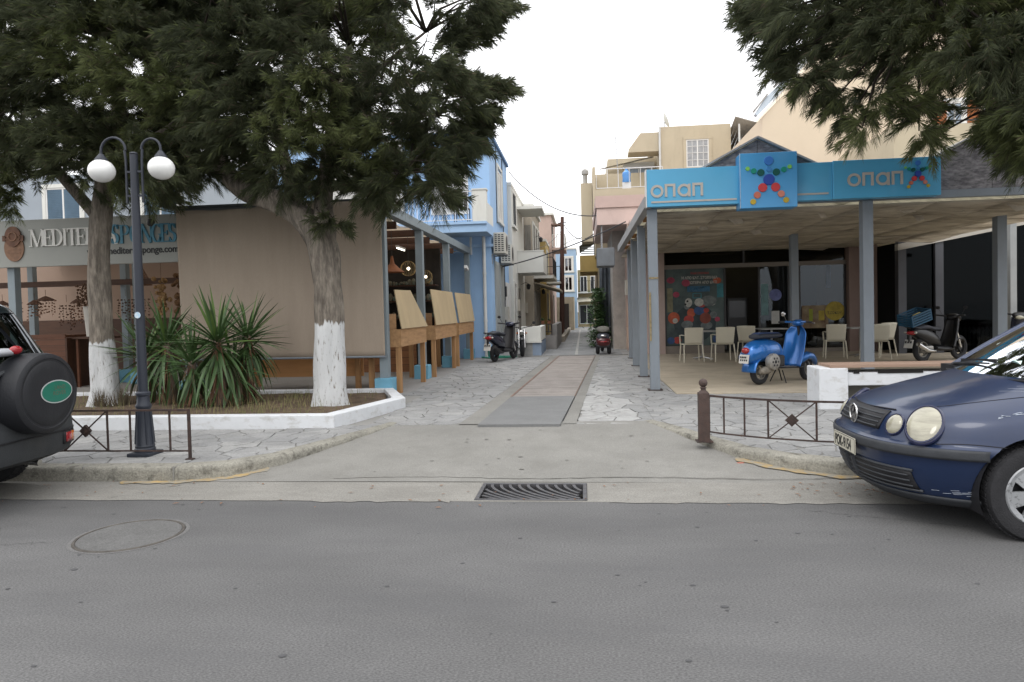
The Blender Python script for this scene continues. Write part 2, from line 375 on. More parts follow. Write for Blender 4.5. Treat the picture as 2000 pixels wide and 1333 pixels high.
# drain grate
t = thing('drain_grate', 'cast iron drain grate with curved bars set in the gutter in front of the alley', 'drain grate', (gx0, gy0, 0))
g = MB(); f = .035
g.box(gx0+.002, gx1-.002, gy0+.002, gy0+f, -.05, .008); g.box(gx0+.002, gx1-.002, gy1-f, gy1-.002, -.05, .008)
g.box(gx0+.002, gx0+f, gy0+f, gy1-f, -.05, .008); g.box(gx1-f, gx1-.002, gy0+f, gy1-f, -.05, .008)
g.build('frame', m_iron, t, bevel=.003)
for k in range(17):
    xs = gx0+f-.34+k*.078; g = MB(); pts = []
    for i in range(13):
        u = i/12; x = xs+.36*(1-math.cos(u*pi/2)) if True else 0; y = gy1-f-(gy1-gy0-2*f)*math.sin(u*pi/2)**.9
        y = gy1-f-(gy1-gy0-2*f)*u; x = xs+.34*(u**1.9)
        if gx0+f <= x <= gx1-f: pts.append((x, y, -.012))
    if len(pts) < 3: continue
    for a, b in zip(pts[:-1], pts[1:]): g.beam(a, b, .026, .03)
    g.build('bar', m_iron, t)
g = MB(); g.box(gx0+.01, gx1-.01, gy0+.01, gy1-.01, -.119, -.11); g.build('pit_bottom', m_dark, t)

# manhole cover in the road
t = thing('manhole_cover', 'round concrete filled manhole cover in the road at left', 'manhole cover', (-3.18, 4.42, 0))
c = Vector((-3.18, 4.42, 0))
g = MB(); g.lathe([(0,-.02),(.325,-.02),(.325,.004),(0,.006)], c, 48); g.build('cover', M('cover_concrete', (.112,.111,.108), .9, .12, 4, bump=.4, bscale=60, fine=.2), t, smooth=30)
g = MB(); g.loft([[c+Vector((r*math.cos(2*pi*k/48), r*math.sin(2*pi*k/48), z)) for k in range(48)] for r, z in ((.328,.001),(.332,.007),(.345,.007),(.35,.001))], caps=False); g.build('ring', M('rusty_ring', (.075,.068,.06), .8, .4, 9), t)
g = MB(); g.loft([[c+Vector((r*(1+.012*math.sin(5*a_*.13+r*50))*math.cos(2*pi*a_/48), r*math.sin(2*pi*a_/48), z)) for a_ in range(48)] for r, z in ((.352,.0012),(.375,.0018))], caps=False); g.build('collar', M('patched_asphalt', (.135,.133,.13), .93, .15, 6, bump=.4, bscale=70, fine=.25), t)

# ---------------------------------------------------------------- crazy paving
Z0 = .13
pav = MB()
pav.v = []; 
def poly_sheet(mb, pts, z): mb._add([(x, y, z) for x, y in pts], [tuple(range(len(pts)))])
kin = lambda K, s, o=.165: [(p[0], p[1]) for p in K]
def offs(K, side, o):
    res = []
    for i, p in enumerate(K):
        a = K[max(i-1,0)]; b = K[min(i+1,len(K)-1)]; d = Vector((b[0]-a[0], b[1]-a[1])).normalized(); res.append((p[0]-d.y*side*o, p[1]+d.x*side*o))
    return res
OL = offs(KL, 1, .16); OR = offs(KR, -1, .16)
def SL(y): return -1.31+(y-8.0)*.0452      # left edge of the slab strip
def SR(y): return -.29+(y-8.0)*.052        # right edge
left_poly = [(-60, OL[0][1])]+OL[1:]+[(-2.3,8.2),(SL(8.2)-.24,8.2),(SL(20.5)-.2,20.5),(-3.6,20.5),(-3.6,11.3),(-60,11.3)]
right_poly = list(reversed([(60, OR[0][1])]+OR[1:]+[(.66,8.2),(SR(8.2)+.17,8.2),(SR(20.5)+.12,20.5),(1.45,20.5),(1.45,10.95),(60,10.95)]))
g = MB(); poly_sheet(g, left_poly, Z0-.012); pl = tag(g.build('pavement', m_mortar, fix=False), 'grey crazy paving of flat stones left of the alley slabs', kind='structure')
g = MB(); poly_sheet(g, right_poly, Z0-.012); pr = tag(g.build('pavement', m_mortar, fix=False), 'grey crazy paving of flat stones right of the alley slabs', kind='structure')
for o_ in (pl, pr):
    me = o_.data; bm = bmesh.new(); bm.from_mesh(me); bmesh.ops.triangulate(bm, faces=bm.faces)
    for f_ in bm.faces:
        if f_.normal.z < 0: f_.normal_flip()
    bm.to_mesh(me); bm.free()
def clip(poly, a, b, c):                    # keep a*x+b*y<=c
    res = []
    for i in range(len(poly)):
        p = poly[i]; q = poly[(i+1) % len(poly)]; dp = a*p[0]+b*p[1]-c; dq = a*q[0]+b*q[1]-c
        if dp <= 0: res.append(p)
        if dp*dq < 0: t_ = dp/(dp-dq); res.append((p[0]+(q[0]-p[0])*t_, p[1]+(q[1]-p[1])*t_))
    return res
def voronoi(x0, x1, y0, y1, sp, jit=.42):
    nx = int((x1-x0)/sp)+3; ny = int((y1-y0)/sp)+3; P = {}
    for i in range(-1, nx):
        for j in range(-1, ny):
            P[i, j] = (x0+(i+.5*(j % 2))*sp+rnd.uniform(-jit, jit)*sp, y0+j*sp*.9+rnd.uniform(-jit, jit)*sp)
    cells = []
    for (i, j), p in P.items():
        if not (x0-sp < p[0] < x1+sp and y0-sp < p[1] < y1+sp): continue
        c_ = [(p[0]-sp*1.3, p[1]-sp*1.3), (p[0]+sp*1.3, p[1]-sp*1.3), (p[0]+sp*1.3, p[1]+sp*1.3), (p[0]-sp*1.3, p[1]+sp*1.3)]
        for di in range(-2, 3):
            for dj in range(-2, 3):
                q = P.get((i+di, j+dj))
                if q is None or (di == 0 and dj == 0): continue
                a, b = q[0]-p[0], q[1]-p[1]; c = (q[0]**2+q[1]**2-p[0]**2-p[1]**2)/2-.006*math.hypot(a, b)
                c_ = clip(c_, a, b, c)
                if len(c_) < 3: break
            if len(c_) < 3: break
        if len(c_) >= 3: cells.append((p, c_))
    return cells
def convex_clip(cell, region):              # region counter-clockwise convex
    for i in range(len(region)):
        p = region[i]; q = region[(i+1) % len(region)]; a, b = q[1]-p[1], -(q[0]-p[0]); c_ = a*p[0]+b*p[1]
        cell = clip(cell, a, b, c_)
        if len(cell) < 3: return None
    return cell
def area(p): return abs(sum(p[i][0]*p[(i+1)%len(p)][1]-p[(i+1)%len(p)][0]*p[i][1] for i in range(len(p))))/2
def stone_into(mb, poly, ztop):
    n = len(poly); cx = sum(p[0] for p in poly)/n; cy = sum(p[1] for p in poly)/n
    tx, ty = rnd.uniform(-.006,.006), rnd.uniform(-.006,.006)
    vs = [(x, y, Z0-.02) for x, y in poly]+[(cx+(x-cx)*.985, cy+(y-cy)*.985, ztop-.003+(x-cx)*tx+(y-cy)*ty) for x, y in poly]+[(cx+(x-cx)*.94, cy+(y-cy)*.94, ztop+(x-cx)*tx+(y-cy)*ty) for x, y in poly]
    fs = [(i, (i+1)%n, n+(i+1)%n, n+i) for i in range(n)]+[(n+i, n+(i+1)%n, 2*n+(i+1)%n, 2*n+i) for i in range(n)]+[tuple(range(2*n, 3*n))]
    mb._add(vs, fs)
regsL = [[(-8.2,6.08),(-3.65,6.08),(-3.65,7.95),(-8.2,7.95)],
         [(-3.65,6.10),(-3.22,6.32),(-2.95,6.95),(-2.7,7.6),(-2.5,8.14),(-2.5,8.2),(-3.65,8.2)] ,
         [(-2.70,8.2),(SL(8.2)-.24,8.2),(SL(11.2)-.24,11.2),(-2.70,11.2)],
         [(-3.6,11.35),(-3.0,11.2),(SL(11.2)-.24,11.2),(SL(20.5)-.22,20.5),(-3.6,20.5)]]
regsR = [[(2.0,6.32),(7.0,6.28),(7.0,10.9),(2.0,10.9)],
         [(1.66,6.60),(2.0,6.34),(2.0,8.0),(.95,8.0),(1.30,7.30)],
         [(.83,8.2),(.98,8.0),(2.0,8.0),(2.0,10.9),(.83,10.9)],
         [(SR(8.2)+.17,8.2),(.83,8.2),(.83,10.9),(SR(10.9)+.15,10.9)],
         [(SR(10.9)+.15,10.9),(1.42,10.9),(1.42,20.5),(SR(20.5)+.12,20.5)]]
def lay(regs, par, box_, budget):
    cells = voronoi(*box_, .285); got = []
    for p, c_ in cells:
        for rg in regs:
            k = convex_clip(c_, rg)
            if k and area(k) > .006: got.append((math.hypot(p[0], p[1]), p, k))
    got.sort(key=lambda a: a[0]); rest = [MB() for _ in range(5)]; n = 0
    for d_, p, k in got:
        white = par is pr and SR(p[1])+.1 < p[0] < SR(p[1])+.85-.07*(p[1]-8) and p[1] < 14.5 and rnd.random() < 1.15-.08*(p[1]-8)
        mi = 4 if white else rnd.randrange(4); mat = m_wstone if white else m_stone[mi]; zt = Z0+rnd.uniform(-.003,.004)
        if n < budget:
            cx = sum(q[0] for q in k)/len(k); cy = sum(q[1] for q in k)/len(k)
            b_ = MB(); stone_into(b_, k, zt); b_.build('paving_stone', mat, par, fix=False); n += 1
        else: stone_into(rest[mi], k, zt)
    allr = MB()
    for i, r in enumerate(rest):
        allr.cur = i; allr._add(r.v, r.f)
    if allr.v: allr.build('far_paving_stones', m_stone+[m_wstone], par, kind='stuff', fix=False)
lay(regsL, pl, (-8.4, -.8, 6, 20.6), 290)
lay(regsR, pr, (-.4, 7.2, 6.2, 20.6), 290)

# slab strip in the middle of the alley
t = MB()
t._add([(SL(8.05)-.24,8.2,Z0+.001),(SL(8.2),8.2,Z0+.001),(SL(20.5),20.5,Z0+.001),(SL(20.5)-.2,20.5,Z0+.001)], [(0,1,2,3)])
t._add([(SR(8.2),8.2,Z0+.001),(SR(8.2)+.165,8.2,Z0+.001),(SR(20.5)+.12,20.5,Z0+.001),(SR(20.5),20.5,Z0+.001)], [(0,1,2,3)])
t._add([(SL(8.2),8.2,Z0-.02),(SR(8.2),8.2,Z0-.02),(SR(20.5),20.5,Z0-.02),(SL(20.5),20.5,Z0-.02)], [(0,1,2,3)])
strip = tag(t.build('alley_strip', m_conc, fix=False), 'central strip of slabs with concrete borders running up the alley', kind='structure')
g = MB(); y0, y1 = 8.08, 10.75
g._add([(SL(y0)+.015,y0,Z0-.03),(SR(y0)-.015,y0,Z0-.03),(SR(y1)-.015,y1,Z0-.03),(SL(y1)+.015,y1,Z0-.03),(SL(y0)+.015,y0,Z0+.016),(SR(y0)-.015,y0,Z0+.016),(SR(y1)-.015,y1,Z0+.012),(SL(y1)+.015,y1,Z0+.012)],
       [(0,3,2,1),(4,5,6,7),(0,1,5,4),(1,2,6,5),(2,3,7,6),(3,0,4,7)])
g.build('dark_slab', m_mat, strip)
y = 10.78; k = 0
while y < 20.3:
    d_ = .30; y2 = min(y+d_-.012, 20.4); g = MB(); h_ = Z0+rnd.uniform(-.002,.003)
    g._add([(SL(y)+.03,y,Z0-.03),(SR(y)-.03,y,Z0-.03),(SR(y2)-.03,y2,Z0-.03),(SL(y2)+.03,y2,Z0-.03),(SL(y)+.03,y,h_),(SR(y)-.03,y,h_),(SR(y2)-.03,y2,h_),(SL(y2)+.03,y2,h_)],
           [(4,5,6,7),(0,1,5,4),(1,2,6,5),(2,3,7,6),(3,0,4,7)])
    g.build('paver', m_pink, strip); y += d_
g = MB()
for S_, sg in ((SL, 1), (SR, -1)):
    g._add([(S_(10.8)-.012*1,10.8,Z0+.004),(S_(10.8)+.025*sg if sg>0 else S_(10.8)-.025,10.8,Z0+.004),(S_(20.4)+.02*sg,20.4,Z0+.004),(S_(20.4)-.012,20.4,Z0+.004)], [(0,1,2,3)])
g.build('red_edge', M('red_edge', (.20,.13,.10), .8, .3, 9), strip, fix=False)
# lane beyond
g = MB(); pts = [(-2.2,20.5),(1.3,20.5),(1.3,60),(-2.2,60)]
g.grid(lambda u, v: (-4+6.5*u, 20.502+45*v, Z0-.002+.0*v), 4, 20)
lane = tag(g.build('lane', M('lane_concrete', (.26,.26,.25), .9, .14, .8, bump=.25, bscale=25, fine=.12, stain=.5, stain_col=(.12,.12,.12), stain_scale=(2,.7,1)), fix=False), 'grey paved lane running between the houses', kind='structure')
g = MB(); y = 20.6
while y < 46:
    xc = -.62+(y-20)*.016-(max(0, y-34)*.02); n = 3
    for i in range(n):
        xa = -1.25+i*.8; h_ = Z0+.004+rnd.uniform(-.002,.002)
        g.box(xa+.008+.02*(y-20)*0, xa+.79, y, y+.56, Z0-.02, h_)
    y += .575
g.build('lane_slabs', M('lane_slab', (.215,.22,.22), .85, .2, 1.3, bump=.25, bscale=25, fine=.1, stain=.4, stain_col=(.13,.13,.13), stain_scale=(1.5,1.5,1.5)), lane, kind='stuff')
g = MB(); g.box(-.28,-.20,20.6,46,Z0,Z0+.009); g.build('gutter_line', M('pale_joint', (.34,.34,.32), .9, .15, 5), lane)

# floors under the stall and under the canopy
g = MB(); g.box(-60, -3.02, 11.32, 20.1, -.2, Z0+.004)
tag(g.build('stall_floor', M('stall_screed', (.24,.235,.225), .8, .15, .8, bump=.15, bscale=30, fine=.1)), 'grey concrete floor under the sponge stall', kind='structure')
g = MB(); g.box(1.44, 60, 10.96, 20.4, -.2, Z0+.004)
tag(g.build('terrace_floor', m_floor), 'beige screed terrace floor under the canopy', kind='structure')
g = MB(); g.box(1.44, 60, 20.401, 60, -.2, Z0+.002); g.box(-60, -4.01, 20.11, 60, -.2, Z0+.002)
tag(g.build('plot_ground', M('plot_ground', (.2,.18,.15), .95)), 'bare ground under the houses', kind='structure')
# ================================================================ BUILDINGS
m_blue = M('sky_blue_render', (.30,.46,.68), .85, .06, .8, bump=.1, bscale=30, stain=.25, stain_col=(.22,.32,.46), stain_lo=.5, stain_hi=.75)
m_bwhite = M('white_render', (.62,.62,.58), .85, .05, 1, bump=.1, bscale=30, stain=.35, stain_col=(.36,.33,.28), stain_lo=.55, stain_hi=.8)
m_trimw = M('white_trim', (.66,.66,.64), .6, .05, 3)
m_cream = M('cream_render', (.62,.52,.395), .88, .04, .7, bump=.1, bscale=30, stain=.12, stain_col=(.5,.42,.3))
m_beige = M('beige_render', (.45,.39,.285), .88, .06, .8, bump=.1, bscale=30, stain=.3, stain_col=(.32,.27,.2))
m_pinkr = M('pink_render', (.56,.43,.385), .88, .08, 1, bump=.15, bscale=25, stain=.4, stain_col=(.33,.22,.19), stain_lo=.48, stain_hi=.7)
m_pinkf = M('faded_pink_render', (.40,.30,.26), .88, .08, 1, stain=.4, stain_col=(.3,.24,.2))
m_yelr = M('ochre_render', (.42,.31,.12), .88, .08, 1, stain=.3, stain_col=(.3,.22,.12))
m_greyw = M('grey_wood', (.26,.245,.22), .85, .25, 6, bump=.3, bscale=30, stretch=(3,3,.4), stain=.3, stain_col=(.14,.12,.1))
m_ocw = M('beige_wall_stone', (.36,.32,.24), .9, .15, 3, bump=.5, bscale=12, stain=.4, stain_col=(.22,.2,.15))
m_glassd = glass('window_glass', (.10,.12,.13), .12)
m_frameg = M('grey_frame', (.28,.29,.3), .5, .08, 5)
m_railw = M('white_rail', (.62,.63,.64), .5, .05, 5)
m_railb = M('black_rail', (.03,.03,.032), .5, .2, 5)
m_pipe = M('white_pipe', (.55,.56,.55), .5, .08, 3, stain=.3, stain_col=(.35,.33,.3))
m_brownw = M('brown_shutter', (.30,.105,.035), .6, .2, 5, stretch=(1,1,.3))
m_roofg = M('grey_sheet_roof', (.34,.33,.31), .7, .2, 3, stain=.5, stain_col=(.12,.1,.09))
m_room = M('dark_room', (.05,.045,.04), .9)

def window(par, axis, at, a0, a1, z0, z1, frame=m_trimw, nx=2, nz=1, surround=None, sgn=-1, shut=None, th=.05, pane=m_glassd):
    """window whose face lies in plane axis=at; outward direction is sgn"""
    def bx(mb, p0, p1, c0, c1, d0, d1):
        lo, hi = sorted((at+sgn*d0, at+sgn*d1))
        if axis == 'y': mb.box(p0, p1, lo, hi, c0, c1)
        else: mb.box(lo, hi, p0, p1, c0, c1)
    f = MB(); e = th
    bx(f, a0, a1, z0, z0+e, -.05, .03); bx(f, a0, a1, z1-e, z1, -.05, .03); bx(f, a0, a0+e, z0+e, z1-e, -.05, .03); bx(f, a1-e, a1, z0+e, z1-e, -.05, .03)
    for i in range(1, nx): x = a0+(a1-a0)*i/nx; bx(f, x-e*.5, x+e*.5, z0+e, z1-e, -.04, .028)
    for i in range(1, nz): z = z0+(z1-z0)*i/nz; bx(f, a0+e, a1-e, z-e*.28, z+e*.28, -.04, .022)
    fo = f.build('window', frame, par)
    q = MB()
    for i in range(nx):
        x0 = a0+(a1-a0)*i/nx+e*.5; x1 = a0+(a1-a0)*(i+1)/nx-e*.5
        q = MB(); bx(q, x0+.001, x1-.001, z0+e, z1-e, .002, .010)
        q.build('shutter_leaf' if shut else 'pane', shut or pane, fo)
        if shut:
            s_ = MB(); z = z0+e+.04
            while z < z1-e-.04: bx(s_, x0+.05, x1-.05, z, z+.02, .010, .024); z += .055
            s_.build('louvres', shut, fo, kind='stuff')
    if surround:
        s_ = MB(); k = .12
        bx(s_, a0-k, a1+k, z1+.002, z1+k, -.02, .05); bx(s_, a0-k, a0-.002, z0, z1, -.02, .045); bx(s_, a1+.002, a1+k, z0, z1, -.02, .045); bx(s_, a0-k-.04, a1+k+.04, z0-.09, z0-.002, -.02, .09)
        s_.build('window_surround', surround, par)
    return fo
def balusters(par, pts, z0, z1, mat, step=.12, r=.011, name='railing', rail=.02):
    """rail with bars along polyline; every bar near enough to see is a part"""
    g = MB()
    for a, b in zip(pts[:-1], pts[1:]):
        g.beam((a[0],a[1],z1), (b[0],b[1],z1), rail*1.6, rail*1.6); g.beam((a[0],a[1],z0+.06), (b[0],b[1],z0+.06), rail*1.3, rail*1.3)
    ro = g.build(name, mat, par)
    me = None
    for a, b in zip(pts[:-1], pts[1:]):
        d = Vector((b[0]-a[0], b[1]-a[1])); n = max(1, int(d.length/step))
        for i in range(n+1):
            x, y = a[0]+d.x*i/n, a[1]+d.y*i/n
            if me is None:
                q = MB(); q.cyl((0,0,z0+.06), (0,0,z1), r, n=6); me = q.mesh('baluster', mat)
            o = bpy.data.objects.new('baluster', me); COL.objects.link(o); o.parent = ro
            off = Vector((0,0,0)); k = ro
            while k is not None: off += k.location; k = k.parent
            o.location = Vector((x, y, 0))-off
    return ro

# ---- blue two storey house behind the stall
B = thing('blue_house', 'sky blue two storey house with white shutters behind the sponge stall', 'house', (-7.5, 22.5, .13))
g = MB(); g.box(-9.2, -2.68, 20.15, 24.9, 0, 6.74)
g.build('wall', m_blue, B)
g = MB(); g.box(-9.25, -2.6, 20.08, 24.95, 6.742, 6.84); g.build('cornice', M('blue_trim', (.13,.22,.36), .8), B)
g = MB(); g.box(-9.2, -2.62, 20.08, 20.149, 3.42, 3.5); g.box(-5.2, -2.60, 18.75, 20.079, 3.72, 3.93); g.box(-5.2,-2.6,18.7,20.079,3.932,4.0)
g.build('balcony_slab', M('pale_blue_render', (.33,.48,.68), .85, .06, 2), B)
g = MB(); g.box(-2.98, -2.60, 18.72, 19.0, 4.002, 4.86); g.box(-2.72,-2.60,19.0,20.148,4.002,4.55); g.box(-3.0,-2.58,18.70,19.02,4.862,4.90)
g.build('parapet', m_bwhite, B)
balusters(B, [(-5.15,18.76),(-3.0,18.76)], 4.0, 4.84, m_railw, .115)
window(B, 'y', 20.149, -4.45, -3.32, 4.42, 5.82, m_trimw, 2, 1, None, shut=m_trimw)
g = MB(); g.box(-5.78, -5.28, 20.06, 20.149, 3.5, 6.7); g.build('pilaster', m_bwhite, B)
window(B, 'y', 20.149, -7.6, -6.5, 4.42, 5.9, m_trimw, 2, 1, m_bwhite, shut=m_trimw)
window(B, 'x', -2.679, 21.9, 23.0, 4.5, 6.05, m_trimw, 2, 1, None, sgn=1, shut=m_trimw)
g = MB(); g.box(-2.679,-2.63,21.78,21.898,4.45,6.16); g.box(-2.679,-2.63,23.002,23.12,4.45,6.16); g.box(-2.679,-2.63,21.78,23.12,6.162,6.25); g.box(-2.679,-2.60,21.75,23.15,4.36,4.448)
g.build('window_surround', m_bwhite, B)
for y0 in (20.75, 22.0):
    g = MB(); g.box(-2.679,-2.64,y0,y0+1.0,.3,3.05); dr = g.build('shutter_door', M('aged_grey_shutter', (.36,.38,.37), .85, .15, 3, stretch=(1,3,.5), stain=.5, stain_col=(.2,.2,.17)), B)
    q = MB(); z = .4
    while z < 2.95: q.box(-2.639,-2.63,y0+.08,y0+.92,z,z+.03); z += .07
    q.build('louvres', m_dark if False else M('aged_grey_shutter', (1,1,1)), dr, kind='stuff')
for y0 in (23.4, 24.2):
    g = MB(); g.box(-2.679,-2.63,y0,y0+.66,.15,2.5); g.build('white_door', m_trimw, B); 
g = MB(); g.tube([(-2.88,20.02,.15),(-2.88,20.02,3.72)], .05, 10); g.tube([(-2.88,20.02,3.72),(-2.88,20.02,4.05),(-3.0,20.02,4.12)], .055, 10)
for z in (1.2, 2.6): g.tube([(-2.88,20.02,z),(-2.88,20.02,z+.06)], .06, 10)
g.build('downpipe', m_pipe, B, smooth=40)
g = MB(); g.tube([(-3.28,20.1,3.2),(-3.28,20.1,3.98)], .035, 8); g.build('downpipe', m_pipe, B, smooth=40)
g = MB(); g.tube([(-2.66,23.3,.9),(-2.66,23.3,6.7)], .018, 6); g.tube([(-2.66,21.6,4.3),(-2.66,21.6,6.7)], .014, 6); g.box(-2.678,-2.60,23.2,23.4,2.0,2.35)
g.build('wall_cable', m_railb, B)
g = MB(); g.box(-2.79,-2.68,20.04,20.148,.13,3.4)
g = MB(); g.beam((-3.75,18.95,4.02),(-3.7,18.95,4.66),.34,.03,(0,1,0)); g.box(-3.55,-3.2,18.9,19.3,4.42,4.46); 
bc = thing('balcony_chair', 'grey folding chair standing on the blue house balcony', 'chair', (-3.35, 19.1, 4.0))
g = MB(); g.prism([(-.21,.42),(.20,.42),(.24,.9),(-.27,.9)], -.2, -.17, 'y'); g.build('backrest', M('grey_textile', (.12,.115,.11), .9), bc, local=True)
g = MB(); g.box(-.2,.2,-.16,.24,.40,.44); g.build('seat', M('grey_textile', (.12,.115,.11)), bc, local=True)
for x in (-.19,.19):
    for y in (-.15,.22): g = MB(); g.cyl((x,y,0),(x,y,.4),.014,n=6); g.build('leg', m_railb, bc, local=True)
# air conditioners on the alley side
def aircon(loc, label):
    t = thing('air_conditioner', label, 'air conditioner', loc, 0, 'air conditioner units on the side wall of the blue house')
    g = MB(); g.box(.05,.40,-.40,.40,0,.62); g.build('casing', M('ivory_metal', (.50,.49,.44), .5, .05, 4, stain=.25, stain_col=(.35,.3,.22)), t, local=True, bevel=.012)
    q = MB()
    for i in range(3):
        for j in range(9): q.box(.09+i*.10,.155+i*.10,-.404,-.4005,.07+j*.058,.10+j*.058)
    q.build('vent_slots', m_railb, t, local=True)
    q = MB(); q.lathe([(.0,.0),(.23,.0),(.23,.006),(0,.006)], (.401,0,.31), 24, roty(pi/2)); q.build('fan_grille', m_railb, t, local=True)
    for y in (-.32,.30): q = MB(); q.box(-.02,.40,y,y+.035,-.04,-.002); q.box(-.02,.0,y,y+.035,-.3,-.04); q.build('bracket', m_frameg, t, local=True)
aircon((-2.66, 20.55, 3.22), 'ivory air conditioner nearest the street on the blue house')
aircon((-2.66, 22.3, 3.05), 'ivory air conditioner farther into the alley on the blue house')

# ---- pale grey house behind the sign at far left
B = thing('grey_house', 'long pale grey blue house front behind the sponge sign', 'house', (-15, 21, .13))
g = MB(); g.box(-26, -9.5, 20.4, 25, 0, 6.2); g.build('wall', M('pale_grey_render', (.30,.335,.37), .88, .05, .8, stain=.25, stain_col=(.22,.24,.26)), B)
g = MB(); g.box(-26.05,-9.45,20.32,20.399,4.55,4.68); g.build('string_course', m_bwhite, B)
for x in (-13.2,-16.5,-19.6): window(B, 'y', 20.399, x-.6, x+.6, 4.72, 5.8, m_trimw, 2, 1, m_bwhite, shut=M('blue_shutter', (.10,.16,.22), .6))
g = MB(); g.box(-9.499,-9.202,20.6,24.5,0,6.3); g.build('party_wall', m_bwhite, B)

# ---- white house with a balcony, next after the blue one
def house(name, label, x0, x1, y0, y1, h, mat, loc=None, cap=None, capm=None, floorz=0.13):
    B = thing(name, label, 'house', ((x0+x1)/2, (y0+y1)/2, .13))
    g = MB(); g.box(x0, x1, y0, y1, floorz-.1, h); g.build('wall', mat, B)
    if cap: g = MB(); g.box(x0-cap, x1+cap, y0-cap, y1+cap, h+.001, h+.12); g.build('roof', capm or m_bwhite, B)
    return B
B = house('white_house', 'white house with a solid white balcony just past the blue house', -6, -2.55, 25.0, 30.2, 6.1, m_bwhite, cap=.02)
g = MB(); g.box(-6,-1.55,27.2,29.6,5.55,5.66); g.build('flat_canopy', m_bwhite, B)
g = MB(); g.box(-2.549,-1.52,26.9,29.4,3.0,3.14); g.box(-2.549,-1.52,26.9,27.0,3.141,3.83); g.box(-1.62,-1.52,27.001,29.4,3.141,3.83); g.box(-2.549,-1.5,26.88,27.02,3.832,3.87)
g.build('balcony', m_bwhite, B)
window(B, 'x', -2.549, 25.3, 26.4, 4.7, 5.9, m_railb, 2, 1, m_bwhite, sgn=1)
window(B, 'x', -2.549, 25.2, 26.0, .2, 2.5, m_trimw, 1, 1, m_bwhite, sgn=1, shut=m_trimw)
window(B, 'x', -2.549, 26.9, 27.7, .2, 2.4, m_greyw, 1, 1, None, sgn=1, shut=m_greyw)
# ---- beige house with shutters
B = house('stone_house', 'beige weathered house with grey wooden shutters left of the alley', -6, -2.2, 30.3, 35.6, 6.1, M('weathered_beige', (.36,.32,.26), .9, .12, 1, stain=.5, stain_col=(.22,.19,.15)), cap=.1, capm=m_bwhite)
for y in (30.8, 32.4, 34.0):
    window(B, 'x', -2.199, y, y+1.0, 3.7, 5.4, m_greyw, 2, 1, m_bwhite, sgn=1, shut=m_greyw)
    window(B, 'x', -2.199, y, y+1.0, .2, 2.4, m_greyw, 2, 1, None, sgn=1, shut=m_greyw)
g = MB(); g.box(-2.199,-1.3,31,35,2.95,3.08); g.build('balcony', m_bwhite, B); balusters(B, [(-2.15,31.05),(-1.33,31.05),(-1.33,34.95)], 3.08, 3.9, m_railb, .28, .012)
window(B, 'y', 30.299, -2.5+.0, -2.24, 3.7, 5.3, m_greyw, 1, 1, None, shut=m_greyw)
for i, (x, y) in enumerate(((-1.9, 32.2), (-1.55, 34.6))):
    q = MB(); q.grid(lambda u, v: (-2.19+1.15*v, y-1.1+2.2*u, 2.75-.35*v+.06*math.sin(u*12)), 14, 3)
    o = q.build('scalloped_awning', M('faded_awning', (.33,.29,.22), .85, .15, 3), None, fix=False); tag(o, ['faded beige awning over the beige house door nearer the street', 'faded beige awning over the beige house door farther up the lane'][i], 'awning')
    sm = o.modifiers.new('thick', 'SOLIDIFY'); sm.thickness = .02
# ---- ochre house and pink house
B = house('ochre_house', 'ochre yellow house behind the beige one on the left', -6, -1.9, 35.8, 39.5, 5.1, m_yelr, cap=.04, capm=m_bwhite)
window(B, 'x', -1.899, 36.3, 37.4, .3, 2.4, m_greyw, 2, 1, None, sgn=1, shut=m_greyw); window(B, 'x', -1.899, 36.3, 37.4, 3.2, 4.6, m_greyw, 2, 1, m_bwhite, sgn=1, shut=m_greyw)
g = MB(); g.box(-1.899,-1.15,36.2,39.2,2.9,3.0); g.build('balcony', m_bwhite, B); balusters(B, [(-1.88,36.25),(-1.18,36.25),(-1.18,39.1)], 3.0, 3.8, m_railb, .25, .012)
B = house('pink_house', 'tall pink house with a projecting balcony on the left of the lane', -6, -1.75, 39.7, 45.5, 7.0, m_pinkf, cap=.15, capm=m_bwhite)
g = MB(); g.box(-1.749,-.95,39.9,43,5.0,5.14); g.build('balcony', m_pinkf, B); balusters(B, [(-1.7,39.95),(-.98,39.95),(-.98,43)], 5.14, 5.9, m_bwhite, .2, .03)
window(B, 'x', -1.749, 40.4, 41.6, 5.2, 6.5, m_railb, 2, 1, None, sgn=1, shut=m_greyw); window(B, 'x', -1.749, 40.4, 41.4, .3, 2.4, m_greyw, 2, 1, None, sgn=1, shut=m_greyw)
g = MB(); g.box(-1.75,-1.1,39.72,40.6,6.42,6.5); g.cyl((-1.15,40.0,5.2),(-1.15,40.0,6.42),.03,n=6); g.build('porch_roof', M('dark_tile', (.14,.09,.07), .8), B)
B = house('stone_wall_house', 'low khaki stone walled house at the bend of the lane', -6, -.62, 45.8, 50, 2.35, m_ocw)
window(B, 'y', 45.799, -1.3, -.95, .2, 1.9, m_railb, 1, 1, None, shut=M('dark_door', (.05,.04,.035), .7))
B = house('pale_blue_house', 'pale blue house standing beyond the utility pole', -6, -.45, 50.2, 56, 5.9, M('far_blue_render', (.30,.42,.56), .88, .06, 1), cap=.05)
for z in (2.9, 4.3): window(B, 'y', 50.199, -1.3, -.75, z, z+1.0, m_trimw, 2, 1, m_bwhite)
B = house('end_house', 'ochre house with a dark double door closing the end of the lane', -.4, 6, 54, 60, 4.6, M('end_ochre', (.36,.30,.17), .9, .1, 1, stain=.3, stain_col=(.25,.2,.13)))
window(B, 'y', 53.999, -.3, .85, .35, 1.85, m_trimw, 2, 1, None, pane=M('dark_pane', (.02,.022,.025), .3))
